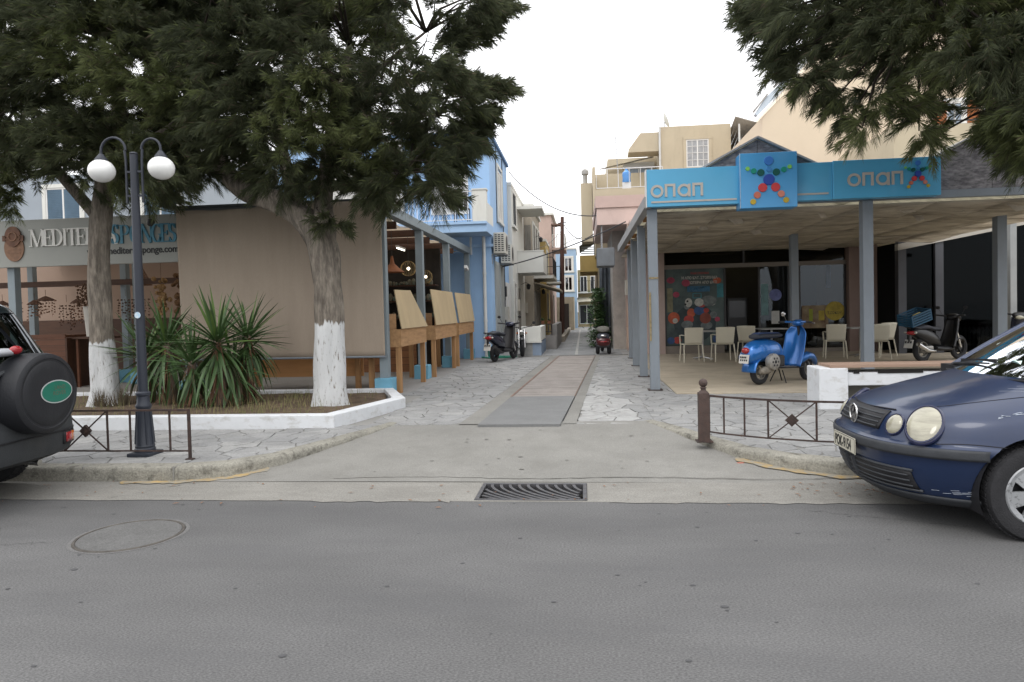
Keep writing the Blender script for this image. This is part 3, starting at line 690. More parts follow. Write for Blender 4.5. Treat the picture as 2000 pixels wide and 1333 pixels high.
g = MB(); g.box(-.4,1.3,53.3,53.999,2.75,2.83); g.build('upper_slab', m_bwhite, B); balusters(B, [(-.38,53.34),(1.3,53.34)], 2.83, 3.7, m_railb, .16, .014)
window(B, 'y', 53.999, -.2, .35, 2.85, 4.1, m_trimw, 2, 1, None, pane=M('dark_pane', (0,0,0))); window(B, 'y', 53.999, .6, 1.2, 2.85, 4.1, m_trimw, 2, 1, None, pane=M('dark_pane', (0,0,0)))
q = MB(); q.grid(lambda u, v: (-.55+1.7*u, 53.95-.9*v, 2.45-.35*v-.1*abs(u-.5)), 10, 2)
o = q.build('door_awning', M('pale_awning', (.52,.48,.38), .85), None, fix=False); tag(o, 'pale awning over the dark door at the end of the lane', 'awning'); o.modifiers.new('thick', 'SOLIDIFY').thickness = .02

# ---- entrance walls left of the lane
t = thing('entrance_wall', 'low white wall with blue lower corner beside the parked motorcycle', 'wall', (-1.6, 20.9, .13))
g = MB(); g.box(-1.9,-1.3,20.75,20.9,.56,1.02); g.box(-1.45,-1.3,20.901,23.4,.56,1.0); g.build('parapet', m_bwhite, t, bevel=.01)
g = MB(); g.box(-1.92,-1.28,20.7,20.95,.52,.559); g.build('ledge', m_bwhite, t)
g = MB(); g.box(-1.9,-1.56,20.76,20.9,.1,.52); g.build('wall', M('grey_render', (.26,.26,.25), .9, .12, 4), t)
g = MB(); g.box(-1.559,-1.3,20.755,23.4,.1,.52); g.build('wall', M('slate_blue_render', (.20,.26,.35), .85, .1, 4, stain=.3, stain_col=(.3,.32,.33)), t)
t = thing('porch_wall', 'grey porch wall with potted plants farther up the lane', 'wall', (-1.2, 25, .13))
g = MB(); g.box(-1.55,-.95,23.8,24.0,.1,.62); g.box(-1.1,-.93,24.001,29,.1,1.0); g.build('wall', M('grey_plinth', (.22,.21,.20), .9, .2, 2, stain=.4, stain_col=(.12,.12,.11)), t)
t = thing('plant_stand', 'dark metal stand with pots on the grey porch wall', 'plant stand', (-1.3, 23.9, .62), 0)
for z in (.12,.38): g = MB(); g.box(-.2,.2,-.08,.08,z,z+.02); g.build('shelf', m_railb, t, local=True)
for x in (-.19,.19): g = MB(); g.cyl((x,0,0),(x,0,.4),.012,n=6); g.build('leg', m_railb, t, local=True)
for i, x in enumerate((-1.42,-1.2)):
    p = thing('flower_pot', ['left small flower pot on the metal porch stand', 'right small flower pot on the metal porch stand'][i], 'flower pot', (x, 23.9, 1.02), 0)
    g = MB(); g.lathe([(0,0),(.05,0),(.07,.11),(.06,.11),(0,.09)], (0,0,0), 12); g.build('pot', M('terracotta', (.22,.10,.06), .9), p, local=True)
    g = MB()
    for k in range(40):
        a = rnd.random()*6.3; d = Vector((math.cos(a)*rnd.uniform(.2,1), math.sin(a)*rnd.uniform(.2,1), rnd.uniform(.2,1)))*.13; s_ = Vector((-math.sin(a), math.cos(a), 0))*.018
        c0 = Vector((0,0,.1)); g._add([c0+d*.3-s_, c0+d*.3+s_, c0+d], [(0,1,2)])
    g.build('foliage', M('pot_leaf', (.045,.085,.025), .6, .4, 9), p, local=True, fix=False)
# kerb wall up the lane
t = MB(); t.box(-1.0,-.82,29.1,44,.1,.36); tag(t.build('lane_kerb', M('lane_kerb', (.3,.27,.22), .9, .15, 2)), 'low beige kerb along the left of the lane', kind='structure')

# ---- right side of the lane
B = thing('pink_building', 'flaking pink building with a projecting upper box at the right of the lane', 'building', (4.5, 23, .13))
g = MB(); g.box(1.42, 9.6, 22.9, 27.5, 0, 4.1); g.box(1.42,1.9,20.35,22.899,0,4.1); g.build('wall', m_pinkr, B)
g = MB(); g.box(.48,2.6,21.4,27.5,4.101,4.62); g.build('projecting_box', m_pinkr, B)
g = MB(); g.box(.44,2.64,21.35,27.55,4.622,4.98); g.build('parapet', M('pink_band', (.50,.37,.33), .88, .06, 2), B)
g = MB(); g.box(1.405,1.419,20.9,21.5,.2,2.4); g.box(1.40,1.419,22.2,22.9,.2,2.3); g.build('door', M('peach_door', (.62,.45,.32), .8, .1, 3, stretch=(1,1,.3)), B)
g = MB(); g.tube([(1.36,20.5,.2),(1.36,20.5,4.0)], .035, 8); g.tube([(1.36,21.9,.9),(1.37,21.9,3.9)], .02, 6); g.tube([(1.34,21.2,.2),(1.30,21.3,1.0),(1.36,21.2,2.1)], .014, 6); g.build('pipes', m_pinkf, B, smooth=40)
g = MB(); g.box(1.28,1.40,20.7,21.2,1.9,2.35); g.build('meter_box', M('meter_box', (.45,.42,.36), .7), B)
t = thing('duct_box', 'grey metal box hanging under the pink overhang', 'duct box', (.8, 21.6, 2.8))
g = MB(); g.box(.46,1.0,21.3,22.3,2.82,3.38); g.build('casing', M('grey_metal', (.17,.185,.2), .6, .1, 4, stain=.4, stain_col=(.11,.11,.11)), t, bevel=.02)
for y in (21.5,22.1): g = MB(); g.box(.6,.64,y,y+.04,3.381,4.1); g.build('hanger', m_frameg, t)
t = thing('rolled_awning', 'tall grey cloth hanging beside the lane behind the red scooter', 'cloth', (.8, 25.6, .13))
g = MB()
def dr(u, v): return (.56+.4*u+.03*math.sin(u*14+v*2)+.05*v, 25.2+.1*math.sin(u*19), .5+2.6*v)
g.grid(dr, 22, 8); o = g.build('cloth', M('grey_tarp', (.13,.145,.165), .8, .15, 4), t, smooth='all', fix=False); o.modifiers.new('thick','SOLIDIFY').thickness = .02
B = house('tiled_house', 'narrow grey stone house corner beside the lane right', 1.0, 1.42-.003, 23.2, 27.4, 4.1, M('grey_stone_house', (.42,.38,.34), .9, .2, 3, bump=.5, bscale=9))
B = house('balcony_house', 'ochre house with grey awning over its balcony right of the lane', .75, 6, 33.8, 42, 5.2, m_ocw)
g = MB(); g.box(-.12,.749,33.9,38,3.35,3.5); g.box(-.12,-.04,33.9,38,3.501,4.15); g.box(-.039,.749,33.9,33.98,3.501,4.15); g.build('balcony', m_yelr, B)
q = MB(); q.grid(lambda u, v: (.76-.9*v, 33.7+4.2*u, 5.15-.55*v), 3, 6)
o = q.build('awning', M('slate_awning', (.19,.21,.22), .85, .1, 5), B, fix=False); o.modifiers.new('thick','SOLIDIFY').thickness = .03
for k in range(4):
    g = MB(); z = 4.22+k*.1; g.box(-.05,.74,33.86,33.9,z,z+.05); g.build('slat', M('slate_awning', (0,0,0)), B)
# climbing bush
bush = thing('bush', 'green climbing bush at the right of the lane', 'bush', (.55, 25.5, .13))
g = MB()
for k in range(2600):
    z = rnd.random(); c0 = Vector((.52+rnd.gauss(0,.16)*(1.2-z*.5), 25.0+rnd.gauss(0,.5), .15+z*2.1)); a = rnd.random()*6.3; d = Vector((math.cos(a), math.sin(a), rnd.uniform(-.6,.6)))*.07; s_ = Vector((-math.sin(a), math.cos(a), rnd.uniform(-.4,.4)))*.03
    g._add([c0-d, c0+s_, c0+d, c0-s_], [(0,1,2,3)])
g.build('foliage', M('bush_leaf', (.05,.10,.03), .6, .5, 5), bush, fix=False)
g = MB(); g.tube([(.55,25.2,.13),(.5,25.1,1.0),(.58,25.2,2.0)], [.03,.025,.01], 6); g.build('stem', m_greyw, bush)

# ---- utility pole and wires
t = thing('utility_pole', 'tall dark brown wooden utility pole standing in the lane', 'utility pole', (-1.1, 37, .13))
g = MB(); g.tube([(-1.17,37,.05),(-1.10,37,3.4),(-1.02,37,6.5)], [.14,.125,.095], 12); g.build('pole', M('pole_wood', (.085,.045,.035), .9, .3, 5, stretch=(4,4,.4)), t, smooth=40)
g = MB(); g.box(-1.25,-.8,36.96,37.0,6.15,6.2); g.build('crossbar', m_railb, t)
g = MB(); g.tube([(-1.0,37,5.0),(-.5,37,5.25),(.0,37,5.35)], .02, 6); g.build('lamp_arm', m_frameg, t)
g = MB(); g.sphere((.18,36.95,5.36), (.22,.08,.05)); g.build('lamp_head', M('lamp_grey', (.4,.4,.4), .5), t, smooth=True)
def wire(name, a, b, sag, label, r=.013, n=22):
    a = Vector(a); b = Vector(b); pts = [a.lerp(b, i/n)-Vector((0,0,sag*4*(i/n)*(1-i/n))) for i in range(n+1)]
    g = MB(); g.tube(pts, r, 5); return tag(g.build(name, m_railb), label, 'cable')
wire('cable', (-2.58,24.8,6.55), (.46,21.5,4.4), .45, 'black cable sagging from the blue house roof to the pink building', .017)
wire('cable', (-1.0,37,6.2), (.5,27.4,4.5), .5, 'black cable from the top of the utility pole to the pink building', .022)
wire('cable', (-2.6,22.2,2.95), (1.3,20.45,4.05), .12, 'thick black cable crossing the lane low from the blue house', .019)
wire('cable', (-1.0,37,5.9), (-2.3,30.2,4.2), .3, 'thin black cable from the utility pole to the left houses', .012)

# ---- upper buildings behind the betting shop
B = thing('beige_house', 'beige upper house with a white lattice window above the betting shop sign', 'house', (4.5, 31, .13))
g = MB(); g.box(3.43, 6.36, 29.9, 36, 0, 9.2); g.build('wall', m_beige, B)
g = MB(); g.box(.62,3.429,30.9,36,4,7.5); g.box(1.25,3.429,31.8,36,7.501,8.35); g.build('rear_wall', m_beige, B)
g = MB(); g.prism([(3.43,9.0),(2.6,9.0),(2.1,8.35),(2.1,8.2),(3.43,8.2)], 29.95, 31.0, 'y'); g.build('canopy', m_beige, B)
g = MB(); g.tube([(3.40,29.86,5.0),(3.40,29.86,9.2)], .045, 8); g.build('downpipe', m_pipe, B, smooth=40)
wn = window(B, 'y', 29.899, 4.5, 5.44, 7.42, 8.6, m_trimw, 2, 1, m_beige, pane=M('curtained_pane', (.30,.31,.32), .25, .2, 8))
q = MB()
for z in (7.72,8.02,8.3): q.box(4.55,5.39,29.875,29.885,z,z+.022)
for x in (4.74,5.2): q.box(x,x+.02,29.875,29.885,7.47,8.55)
q.build('lattice', m_trimw, wn)
window(B, 'y', 31.799, 2.0, 3.3, 6.4, 7.9, m_trimw, 2, 1, None, pane=M('pale_pane', (.25,.30,.36), .2, .15, 5))
q = MB(); q.box(1.95,3.35,31.7,31.797,7.902,8.12); q.build('shutter_box', m_trimw, B)
q = MB(); q.grid(lambda u, v: (.9+2.4*u, 31.7-.35*v, 8.15-.3*(1-u)+.15*u), 4, 2); q.build('tile_roof', m_roofg, B, fix=False)
g = MB(); g.box(.5,3.42,29.0,30.899,5.6,6.5); g.box(.5,.62,29.0,30.9,6.501,7.45) ; g.build('terrace', m_beige, B)
balusters(B, [(.66,29.05),(3.4,29.05)], 6.5, 7.35, m_railw, .45, .013)
g = MB(); g.box(.0,.48,29.6,30.8,4.4,6.9); g.build('chimney_wall', m_beige, B); g = MB(); g.lathe([(.1,6.9),(.1,7.3),(.16,7.35),(.16,7.5),(.05,7.6)], (.2,30,0), 12); g.build('chimney_pot', m_roofg, B)
t = thing('gas_bottle', 'blue plastic water bottle on the beige terrace', 'bottle', (1.95, 29.6, 6.5))
g = MB(); g.lathe([(0,0),(.17,0),(.18,.05),(.16,.2),(.18,.3),(.17,.42),(.05,.52),(.05,.58),(0,.58)], (0,0,.35), 16); g.build('body', M('blue_plastic', (.10,.28,.62), .3), t, local=True, smooth=True); t.name = 'water_bottle'
g = MB(); g.box(-.18,.18,-.12,.12,.0,.35); g.build('stand', m_railw, t, local=True)
t = thing('antenna', 'thin tv antenna mast on the beige terrace', 'antenna', (1.62, 29.4, 6.5))
g = MB(); g.cyl((0,0,0),(-.12,0,2.35),.018,n=6); g.build('mast', m_frameg, t, local=True)
for z in (1.75,2.0,2.2): g = MB(); g.cyl((-.3,0,z),(.1,0,z),.008,n=5); g.build('element', m_frameg, t, local=True)
t = thing('satellite_dish', 'pale satellite dish edge on the beige flat roof', 'satellite dish', (3.75, 31, 9.2)); g = MB(); g.lathe([(0,0),(.2,.03),(.33,.09),(.345,.09),(.2,.015),(0,-.015)], (0,0,.55), 20, roty(rad(70))); g.build('dish', m_bwhite, t, local=True, smooth=True)
g = MB(); g.cyl((0,0,0),(0,0,.5),.02,n=6); g.build('mast', m_frameg, t, local=True)
# lean-to roof
t = thing('lean_to_roof', 'weathered corrugated lean-to roof between the beige and cream houses', 'roof', (7.2, 30.5, 8))
n = 14
for k in range(n):
    xa = 6.40+k*.135; g = MB(); g._add([(xa,29.2,9.28-.045*k),(xa+.128,29.2,9.28-.045*k-.043),(xa+.128,32.5,8.35-.045*k),(xa,32.5,8.35-.045*k),(xa,29.2,9.31-.045*k),(xa+.128,29.2,9.31-.045*k-.043),(xa+.128,32.5,8.38-.045*k),(xa,32.5,8.38-.045*k)],
        [(0,3,2,1),(4,5,6,7),(0,1,5,4),(1,2,6,5),(2,3,7,6),(3,0,4,7)]); g.build('sheet', m_roofg, t)
for x in (6.6,7.4,8.15): g = MB(); g.cyl((x,29.4,6),(x,29.4,9.1-.33*(x-6.4)),.04,n=8); g.build('post', m_pipe, t)
# cream house
B = thing('cream_house', 'large cream gabled house rising behind the betting shop', 'house', (11, 27, .13))
g = MB(); g.prism([(6.15,0),(22,0),(22,13.5),(11.2,13.5),(7.25,8.95),(6.15,7.85)], 24, 34, 'y'); g.build('wall', m_cream, B)
g = MB(); g.prism([(5.98,7.72),(6.12,7.86),(11.2,13.6),(11.0,13.75)], 23.93, 23.999, 'y'); g.build('roof_edge', m_trimw, B)
g = MB(); g.prism([(6.0,7.90),(6.9,8.80),(7.4,9.32),(7.28,9.44),(6.3,8.52),(5.93,7.98)], 24.05, 24.3, 'y'); g.build('dormer', M('pale_blue_sheet', (.50,.56,.62), .6), B)
g = MB(); g.prism([(5.93,8.06),(6.35,8.58),(6.33,8.64),(5.90,8.12)], 24.0, 24.3, 'y'); g.build('dormer_roof', m_roofg, B); g = MB(); g.prism([(6.62,8.86),(7.35,9.52),(7.32,9.58),(6.58,8.92)], 24.0, 24.3, 'y'); g.build('dormer_roof', m_roofg, B)
g = MB(); g.box(11.5,15.5,23.0,23.998,6.6,6.75); g.build('balcony_slab', m_cream, B); 
for z in (7.02,7.14,7.5): g = MB(); g.box(11.5,15.5,23.02,23.06,z,z+.04); g.build('balcony_rail', m_railb, B)
window(B, 'y', 23.999, 12.0, 12.5, 6.76, 8.0, m_trimw, 2, 1, m_trimw, pane=M('pale_pane', (0,0,0)))
for x in (11.62,12.63,13.3): 
    g = MB(); g.box(x,x+.36 if x<13 else x+.75,23.93,23.985,6.76,8.0); so_ = g.build('shutter', m_brownw, B)
    q = MB(); z = 6.85
    while z < 7.95: q.box(x+.04,x+.32 if x<13 else x+.7,23.915,23.929,z,z+.03); z += .06
    q.build('louvres', m_brownw, so_, kind='stuff')
g = MB(); g.box(13.1,13.29,23.92,23.998,6.76,8.1); g.box(13.1,14.2,23.92,23.998,8.101,8.22); g.build('window_frame', m_trimw, B)

# lane clutter: small wall lanterns, meter boxes, conduits and a doorstep or two
for i, (x, y, z, lb) in enumerate(((-2.45,28.4,2.6,'black wall lantern under the white balcony'),(-2.1,33.1,2.5,'black wall lantern by the beige house door'),(-2.1,31.9,4.9,'black wall lantern high on the beige house'))):
    t = thing('wall_lantern', lb, 'lantern', (x,y,z)); g = MB(); g.tube([(-.1,0,0),(.1,0,.08),(.2,0,0)],.012,5); g.build('bracket', m_railb, t, local=True); g = MB(); g.lathe([(.03,-.22),(.07,-.2),(.09,-.05),(.1,-.04),(.02,.03)], (.2,0,0), 8); g.build('lantern_body', m_railb, t, local=True)
for i, (y, z) in enumerate(((23.25,1.2),(26.5,1.5),(30.0,1.4))):
    g = MB(); g.box(-2.6 if i else -2.67,-2.45 if i else -2.55,y,y+.3,z,z+.45); tag(g.build('meter_box', M('meter_box', (.45,.42,.36), .7)), ['pale meter box on the blue house beside the white doors','pale meter box on the white house below its balcony','pale meter box between the white and the beige house'][i], 'meter box')
for i, (y0, y1, lb) in enumerate(((23.4,24.9,'white concrete step before the blue house doors'),(26.9,27.8,'grey step before the white house door'),(31.0,32.4,'worn step before the beige house door'))):
    g = MB(); g.box(-2.6,-2.25+.1*i,y0,y1,.1,.27); tag(g.build('doorstep', M('step_grey', (.3,.3,.28), .9, .15, 3)), lb, 'step')
# ================================================================ SPONGE STALL
m_post = M('grey_green_metal', (.21,.25,.27), .55, .06, 4, stain=.2, stain_col=(.15,.16,.16))
m_postb = M('grey_blue_metal', (.185,.21,.235), .5, .06, 3, stain=.35, stain_col=(.13,.13,.13), stain_lo=.52, stain_hi=.7)
m_block = M('turquoise_block', (.15,.35,.47), .8, .08, 5, bump=.2, bscale=30, stain=.25, stain_col=(.2,.3,.34))
m_blind = M('taupe_mesh_blind', (.37,.305,.24), .9, .09, 1.6, bump=.15, bscale=180, fine=.06, stretch=(1,1,.10), stain=.3, stain_col=(.25,.20,.155), stain_scale=(1.8,1,.25), stain_lo=.42, stain_hi=.75)
m_ply = M('plywood', (.40,.31,.185), .8, .12, 2.5, stretch=(1,1,.35), stain=.12, stain_col=(.3,.2,.1))
m_pine = M('pine_wood', (.36,.21,.10), .75, .22, 3, stretch=(6,1,6), stain=.3, stain_col=(.2,.1,.04), stain_scale=(1,1,3))
m_pinel = M('pine_leg', (.36,.20,.09), .75, .22, 3, stretch=(8,8,.6))
m_counter = M('varnished_wood', (.52,.27,.11), .5, .12, 2, stretch=(.5,4,4))
m_brown = M('dark_brown_wood', (.055,.024,.012), .6, .25, 4, stretch=(.6,5,5))
m_peach = M('peach_wall', (.27,.195,.15), .9, .05, 1)
m_sign = M('sign_grey', (.285,.29,.265), .6, .03, 1.5, stain=.12, stain_col=(.22,.22,.2))
m_canvas = M('canvas_roof', (.42,.34,.25), .9, .06, 2, stain=.2, stain_col=(.3,.23,.16))
see_through(m_canvas, .45)
S = thing('sponge_stall', 'roofed sponge stall with grey posts and a long sign at left', 'stall', (-6.5, 14, .13))
def post(par, x, y, z0, z1, w_=.13, mat=m_post):
    g = MB(); g.box(x-w_/2, x+w_/2, y-w_/2, y+w_/2, z0, z1); return g.build('post', mat, par, bevel=.006)
for y in (11.3, 14.0, 16.8, 19.85):
    post(S, -3.37, y, .42, 3.22, .15); g = MB(); g.box(-3.52,-3.22,y-.15,y+.15,.13,.42); g.build('base_block', m_block, S, bevel=.01)
for x in (-6.88, -10.2, -13.6):
    post(S, x, 11.34, .42 if x > -12 else .13, 2.6, .14); g = MB(); g.box(x-.15,x+.15,11.2,11.5,.13,.42); g.build('base_block', m_block, S, bevel=.01)
for x, y in ((-6.9,15.5),(-10.1,14.2),(-9.6,13.9),(-13.2,15.2),(-6.9,19)):
    post(S, x, y, .42, 3.1, .14); g = MB(); g.box(x-.15,x+.15,y-.15,y+.15,.13,.42); g.build('base_block', m_block, S, bevel=.01)
g = MB(); g.box(-3.46,-3.28,11.2,20.0,3.222,3.40); g.build('side_beam', m_post, S, bevel=.006)
g = MB(); g.box(-6.99,-3.461,11.2,11.32,3.26,3.38); g.build('front_beam', m_post, S, bevel=.005)
g = MB(); g.box(-7.1,-3.24,11.12,11.42,3.402,3.44); g.build('front_flashing', M('dark_flashing', (.06,.065,.07), .6), S)
for y in (12.6,14,15.4,16.8,18.3): g = MB(); g.box(-14,-3.47,y-.04,y+.04,3.1,3.24); g.build('rafter', m_brown, S)
# canvas roof sheets between the rafters, sagging a little, with gaps of daylight
for k, y in enumerate((11.35,12.65,14.05,15.45,16.85,18.35)):
    d_ = 1.22 if k < 5 else 1.6; q = MB(); q.grid(lambda u, v: (-14+10.42*u, y+d_*v, 3.30-.07*math.sin(pi*v)+.012*math.sin(u*60)), 40, 5)
    o = q.build('roof_canvas', m_canvas, S, smooth='all', fix=False)
# big rolled down blind
q = MB()
def bl(u, v): return (-6.93+3.61*u, 11.13+.016*math.sin(u*7+v*2)+.02*v*v+.007*math.sin(u*41+math.sin(v*3)*1.4)*(.3+v)+.012*math.exp(-((u-.2-.3*v)/.06)**2), 3.40-2.61*v)
q.grid(bl, 130, 24); bo = q.build('blind', m_blind, S, smooth='all', fix=False); bo.modifiers.new('thick','SOLIDIFY').thickness = .006
g = MB(); g.tube([(-6.95,11.12,.79),(-3.30,11.12,.79)], .018, 8); g.build('blind_bar', m_postb, S, smooth=40)
g = MB(); g.tube([(-6.95,11.16,3.38),(-3.30,11.16,3.38)], .035, 10); g.build('blind_roller', M('dark_flashing', (0,0,0)), S, smooth=40)
for k, z in enumerate((1.02, 2.1)):
    q = MB(); q.grid(lambda u, v: (lambda p: (p[0], p[1]-.0045, p[2]-.012*v))(bl(u, (3.40-z)/2.61)), 130, 1); q.build('blind_seam', M('blind_seam', (.24,.19,.145), .9), bo, smooth='all', fix=False)
q = MB()
for (u0, v0, u1, v1) in ((.09,.11,.27,.17),(.12,.31,.22,.34)):
    q.grid(lambda a, b: (lambda p: (p[0], p[1]-.005, p[2]))(bl(u0+(u1-u0)*a, v0+(v1-v0)*a*a+.012*(b-.5)*math.sin(pi*a))), 12, 2)
q.build('worn_streak', M('worn_streak', (.44,.37,.29), .9), bo, fix=False, kind='stuff')
# sign board
sg = MB(); sg.box(-10.38,-6.94,11.16,11.24,2.49,3.32); sgo = sg.build('sign_board', m_sign, S, bevel=.006)
m_lw = M('letter_white', (.60,.59,.55), .5, .03, 5); m_lb = M('letter_blue', (.06,.20,.28), .5, .05, 5); m_lk = M('letter_black', (.02,.02,.02), .5)
m_letside = m_lk
STR = {'M': (1.15, [(0.06,0,.06,1,1),(.09,1,.55,0,2),(.55,0,1.02,1,1),(1.04,0,1.04,1,2)], [(0.0,0),(0.0,1),(1.05,0),(1.05,1)]),
       'E': (.8, [(.12,0,.12,1,2),(.12,.97,.72,.97,1),(.12,.5,.55,.5,1),(.12,.03,.75,.03,1),(.70,.8,.72,1,1),(.73,0,.76,.22,1),(.53,.38,.53,.62,1)], [(.08,0),(.08,1)]),
       'D': (.9, [(.12,0,.12,1,2)], [(.08,0),(.08,1)]),
       'I': (.36, [(.16,0,.16,1,2)], [(.16,0),(.16,1)]),
       'T': (.86, [(.42,0,.42,1,2),(.02,.97,.82,.97,1),(.03,.78,.03,1,1),(.81,.78,.81,1,1)], [(.42,0)]),
       'R': (.9, [(.12,0,.12,1,2),(.35,.48,.82,0,2)], [(.08,0),(.08,1),(.84,0)]),
       'A': (.92, [(.08,0,.42,1,1),(.42,1,.80,0,2),(.2,.35,.66,.35,1)], [(.08,0),(.82,0)]),
       'S': (.66, [], []), 'P': (.78, [(.12,0,.12,1,2)], [(.08,0),(.08,1)]),
       'O': (.95, [], []), 'N': (1.0, [(.1,0,.1,1,1),(.1,1,.85,0,2),(.87,0,.87,1,1)], [(.1,0),(.08,1),(.87,1)]), 'G': (.95, [], [])}
def arcpts(cx, cy, rx, ry, a0, a1, n=14): return [(cx+rx*math.cos(rad(a0+(a1-a0)*i/n)), cy+ry*math.sin(rad(a0+(a1-a0)*i/n))) for i in range(n+1)]
def stroke(mb, pts, w_, X, Z, H, W, y0, y1):
    """flat-nib stroke: thick where it runs vertically, thin where it runs flat"""
    P = [Vector((X+p[0]*H*W, Z+p[1]*H)) for p in pts]; Lp = []; Rp = []
    for i, p in enumerate(P):
        d = (P[min(i+1,len(P)-1)]-P[max(i-1,0)]).normalized(); n_ = Vector((-d.y, d.x)); t_ = w_*(.28+.72*abs(d.y)) if w_ > 1e-3 else w_
        Lp.append(p+n_*t_/2); Rp.append(p-n_*t_/2)
    for i in range(len(P)-1):
        mb.prism([tuple(Lp[i]), tuple(Rp[i]), tuple(Rp[i+1]), tuple(Lp[i+1])], y0, y1, 'y')
def serif(par, ch, X, Z, H, mat, W=.82, y0=11.135, y1=11.158):
    wd, ss, sf = STR[ch]; g = MB()
    for a, b, c, d, k in ss: 
        w_ = (.15 if k == 2 else .06)*H
        P0 = Vector((X+a*H*W, Z+b*H)); P1 = Vector((X+c*H*W, Z+d*H)); dd = (P1-P0).normalized(); n_ = Vector((-dd.y, dd.x))*w_/2
        g.prism([tuple(P0+n_), tuple(P0-n_), tuple(P1-n_), tuple(P1+n_)], y0+rnd.uniform(0,.0008), y1, 'y')
    for a, b in sf:
        x = X+a*H*W; zz = Z+(.0 if b == 0 else H); g.prism([(x-.12*H,zz-.018*H*(1 if b else -1)-.018*H),(x+.12*H,zz-.018*H*(1 if b else -1)-.018*H),(x+.12*H,zz-.018*H*(1 if b else -1)+.022*H),(x-.12*H,zz-.018*H*(1 if b else -1)+.022*H)], y0-.001, y1, 'y')
    t_ = .15*H
    if ch == 'D': stroke(g, [(.12,.98)]+arcpts(.3,.5,.5,.47,88,-88)+[(.12,.02)], t_, X, Z, H, W, y0, y1)
    if ch in 'RP': stroke(g, [(.12,.98)]+arcpts(.38,.73,.32,.24,85,-85)+[(.12,.49)], t_, X, Z, H, W, y0, y1)
    if ch == 'O': stroke(g, arcpts(.46,.5,.38,.47,0,360,26), t_, X, Z, H, W, y0, y1)
    if ch == 'G': stroke(g, arcpts(.48,.5,.38,.47,48,330,22), t_, X, Z, H, W, y0, y1); stroke(g, [(.84,.42),(.84,.1)], t_, X, Z, H, W, y0, y1); stroke(g, [(.62,.43),(.96,.43)], .15*H, X, Z, H, W, y0, y1); stroke(g, [(.8,.78),(.82,.98)], t_*.4, X, Z, H, W, y0, y1)
    if ch == 'S': stroke(g, arcpts(.32,.74,.22,.22,30,250,14)[:]+arcpts(.30,.26,.24,.24,70,-150,14), t_, X, Z, H, W, y0, y1); stroke(g, [(.53,.74),(.54,.97)], t_*.4, X, Z, H, W, y0, y1); stroke(g, [(.06,.03),(.06,.26)], t_*.4, X, Z, H, W, y0, y1)
    g.build('letter', mat, par); return wd*H*W
X = -9.67
for ch, nx_ in zip('MEDITERRA', (-9.67,-9.42,-9.26,-9.055,-8.975,-8.79,-8.62,-8.43,-8.24)):
    serif(sgo, ch, nx_, 2.84, .30, m_lw, .74)
for ch, nx_ in zip('SPONGES', (-8.05,-7.88,-7.70,-7.50,-7.305,-7.13,-6.985+.0)):
    serif(sgo, ch, nx_-.10, 2.84, .34 if ch == 'S' and nx_ < -8 else .32, m_lb, .66)
text('web_address', 'www.mediterrasponge.com', .165, m_lk, sgo, (-8.62, 11.157, 2.665), sx=.92, bold=.004)
# diving helmet emblem of the sign
g = MB(); cx, cz = -10.0, 2.93
m_hel = M('helmet_brown', (.12,.055,.03), .6, .3, 14); m_hel2 = M('helmet_light', (.20,.11,.065), .6, .25, 14)
g.prism([(cx+.19*math.cos(a), cz-.10+.24*math.sin(a)) for a in [2*pi*i/28 for i in range(28)]], 11.14, 11.158, 'y'); g.build('emblem_collar', m_hel2, sgo)
g = MB(); g.prism([(cx+.155*math.cos(a), cz+.10+.18*math.sin(a)) for a in [2*pi*i/28 for i in range(28)]], 11.12, 11.139, 'y'); g.box(cx-.2,cx-.13,11.12,11.139,cz+.02,cz+.12); g.box(cx+.13,cx+.2,11.12,11.139,cz+.02,cz+.12); g.build('emblem_helmet', m_hel, sgo)
g = MB(); g.torus((cx,11.118,cz+.1), .075, .012, rotx(pi/2), 24, 6); g.torus((cx-.115,11.118,cz+.08), .03, .007, rotx(pi/2), 14, 6); g.torus((cx+.115,11.118,cz+.08), .03, .007, rotx(pi/2), 14, 6)
for dz in (-.06,-.13,-.2): g.box(cx-.12,cx+.12,11.132,11.139,cz+dz,cz+dz+.018)
g.build('emblem_rings', m_hel2, sgo)
# spotlight on the sign
t = thing('sign_spotlight', 'small black spotlight on an arm above the sponge sign', 'spotlight', (-7.25, 11.0, 3.3))
g = MB(); g.tube([(0,.14,.1),(0,-.1,.12),(0,-.12,-.08)], .012, 6); g.tube([(0,.14,.1),(.35,.1,.02)], .008, 6); g.build('arm', m_railb, t, local=True)
g = MB(); g.lathe([(0,0),(.04,0),(.065,.09),(.05,.09),(0,.02)], (0,-.12,-.2), 12, rotx(rad(-30))); g.build('head', m_railb, t, local=True)

# interior walls, counter and hanging goods
t = thing('stall_back_wall', 'peach back wall with dark brown lower panel inside the stall', 'wall', (-10, 17, .13))
g = MB(); g.box(-22,-8.3,17.0,17.1,1.55,3.25); g.build('upper_panel', m_peach, t)
g = MB(); g.box(-22,-8.3,16.98,17.1,.13,1.549); g.build('lower_panel', m_brown, t)
g = MB(); g.box(-8.299,-3.7,17.6,17.7,.13,3.2); g.build('shop_front', M('dark_shop_back', (.03,.026,.022), .9, .3, 4), t)
g = MB(); g.box(-14,-8.4,13.9,14.0,2.28,2.40); g.build('beam', m_brown, S)
g = MB(); g.box(-14,-10.05,13.95,14.03,2.36,2.42)
t = thing('display_counter', 'brown slatted wooden counter behind the parked off-roader', 'counter', (-11.2, 13.4, .13))
z = .2
while z < 1.15:
    g = MB(); g.box(-12.8,-10.62,13.0,13.03,z,z+.105); g.build('slat', M('brown_slat', (.10,.04,.02), .55, .2, 3, stretch=(.5,4,4)), t); z += .118
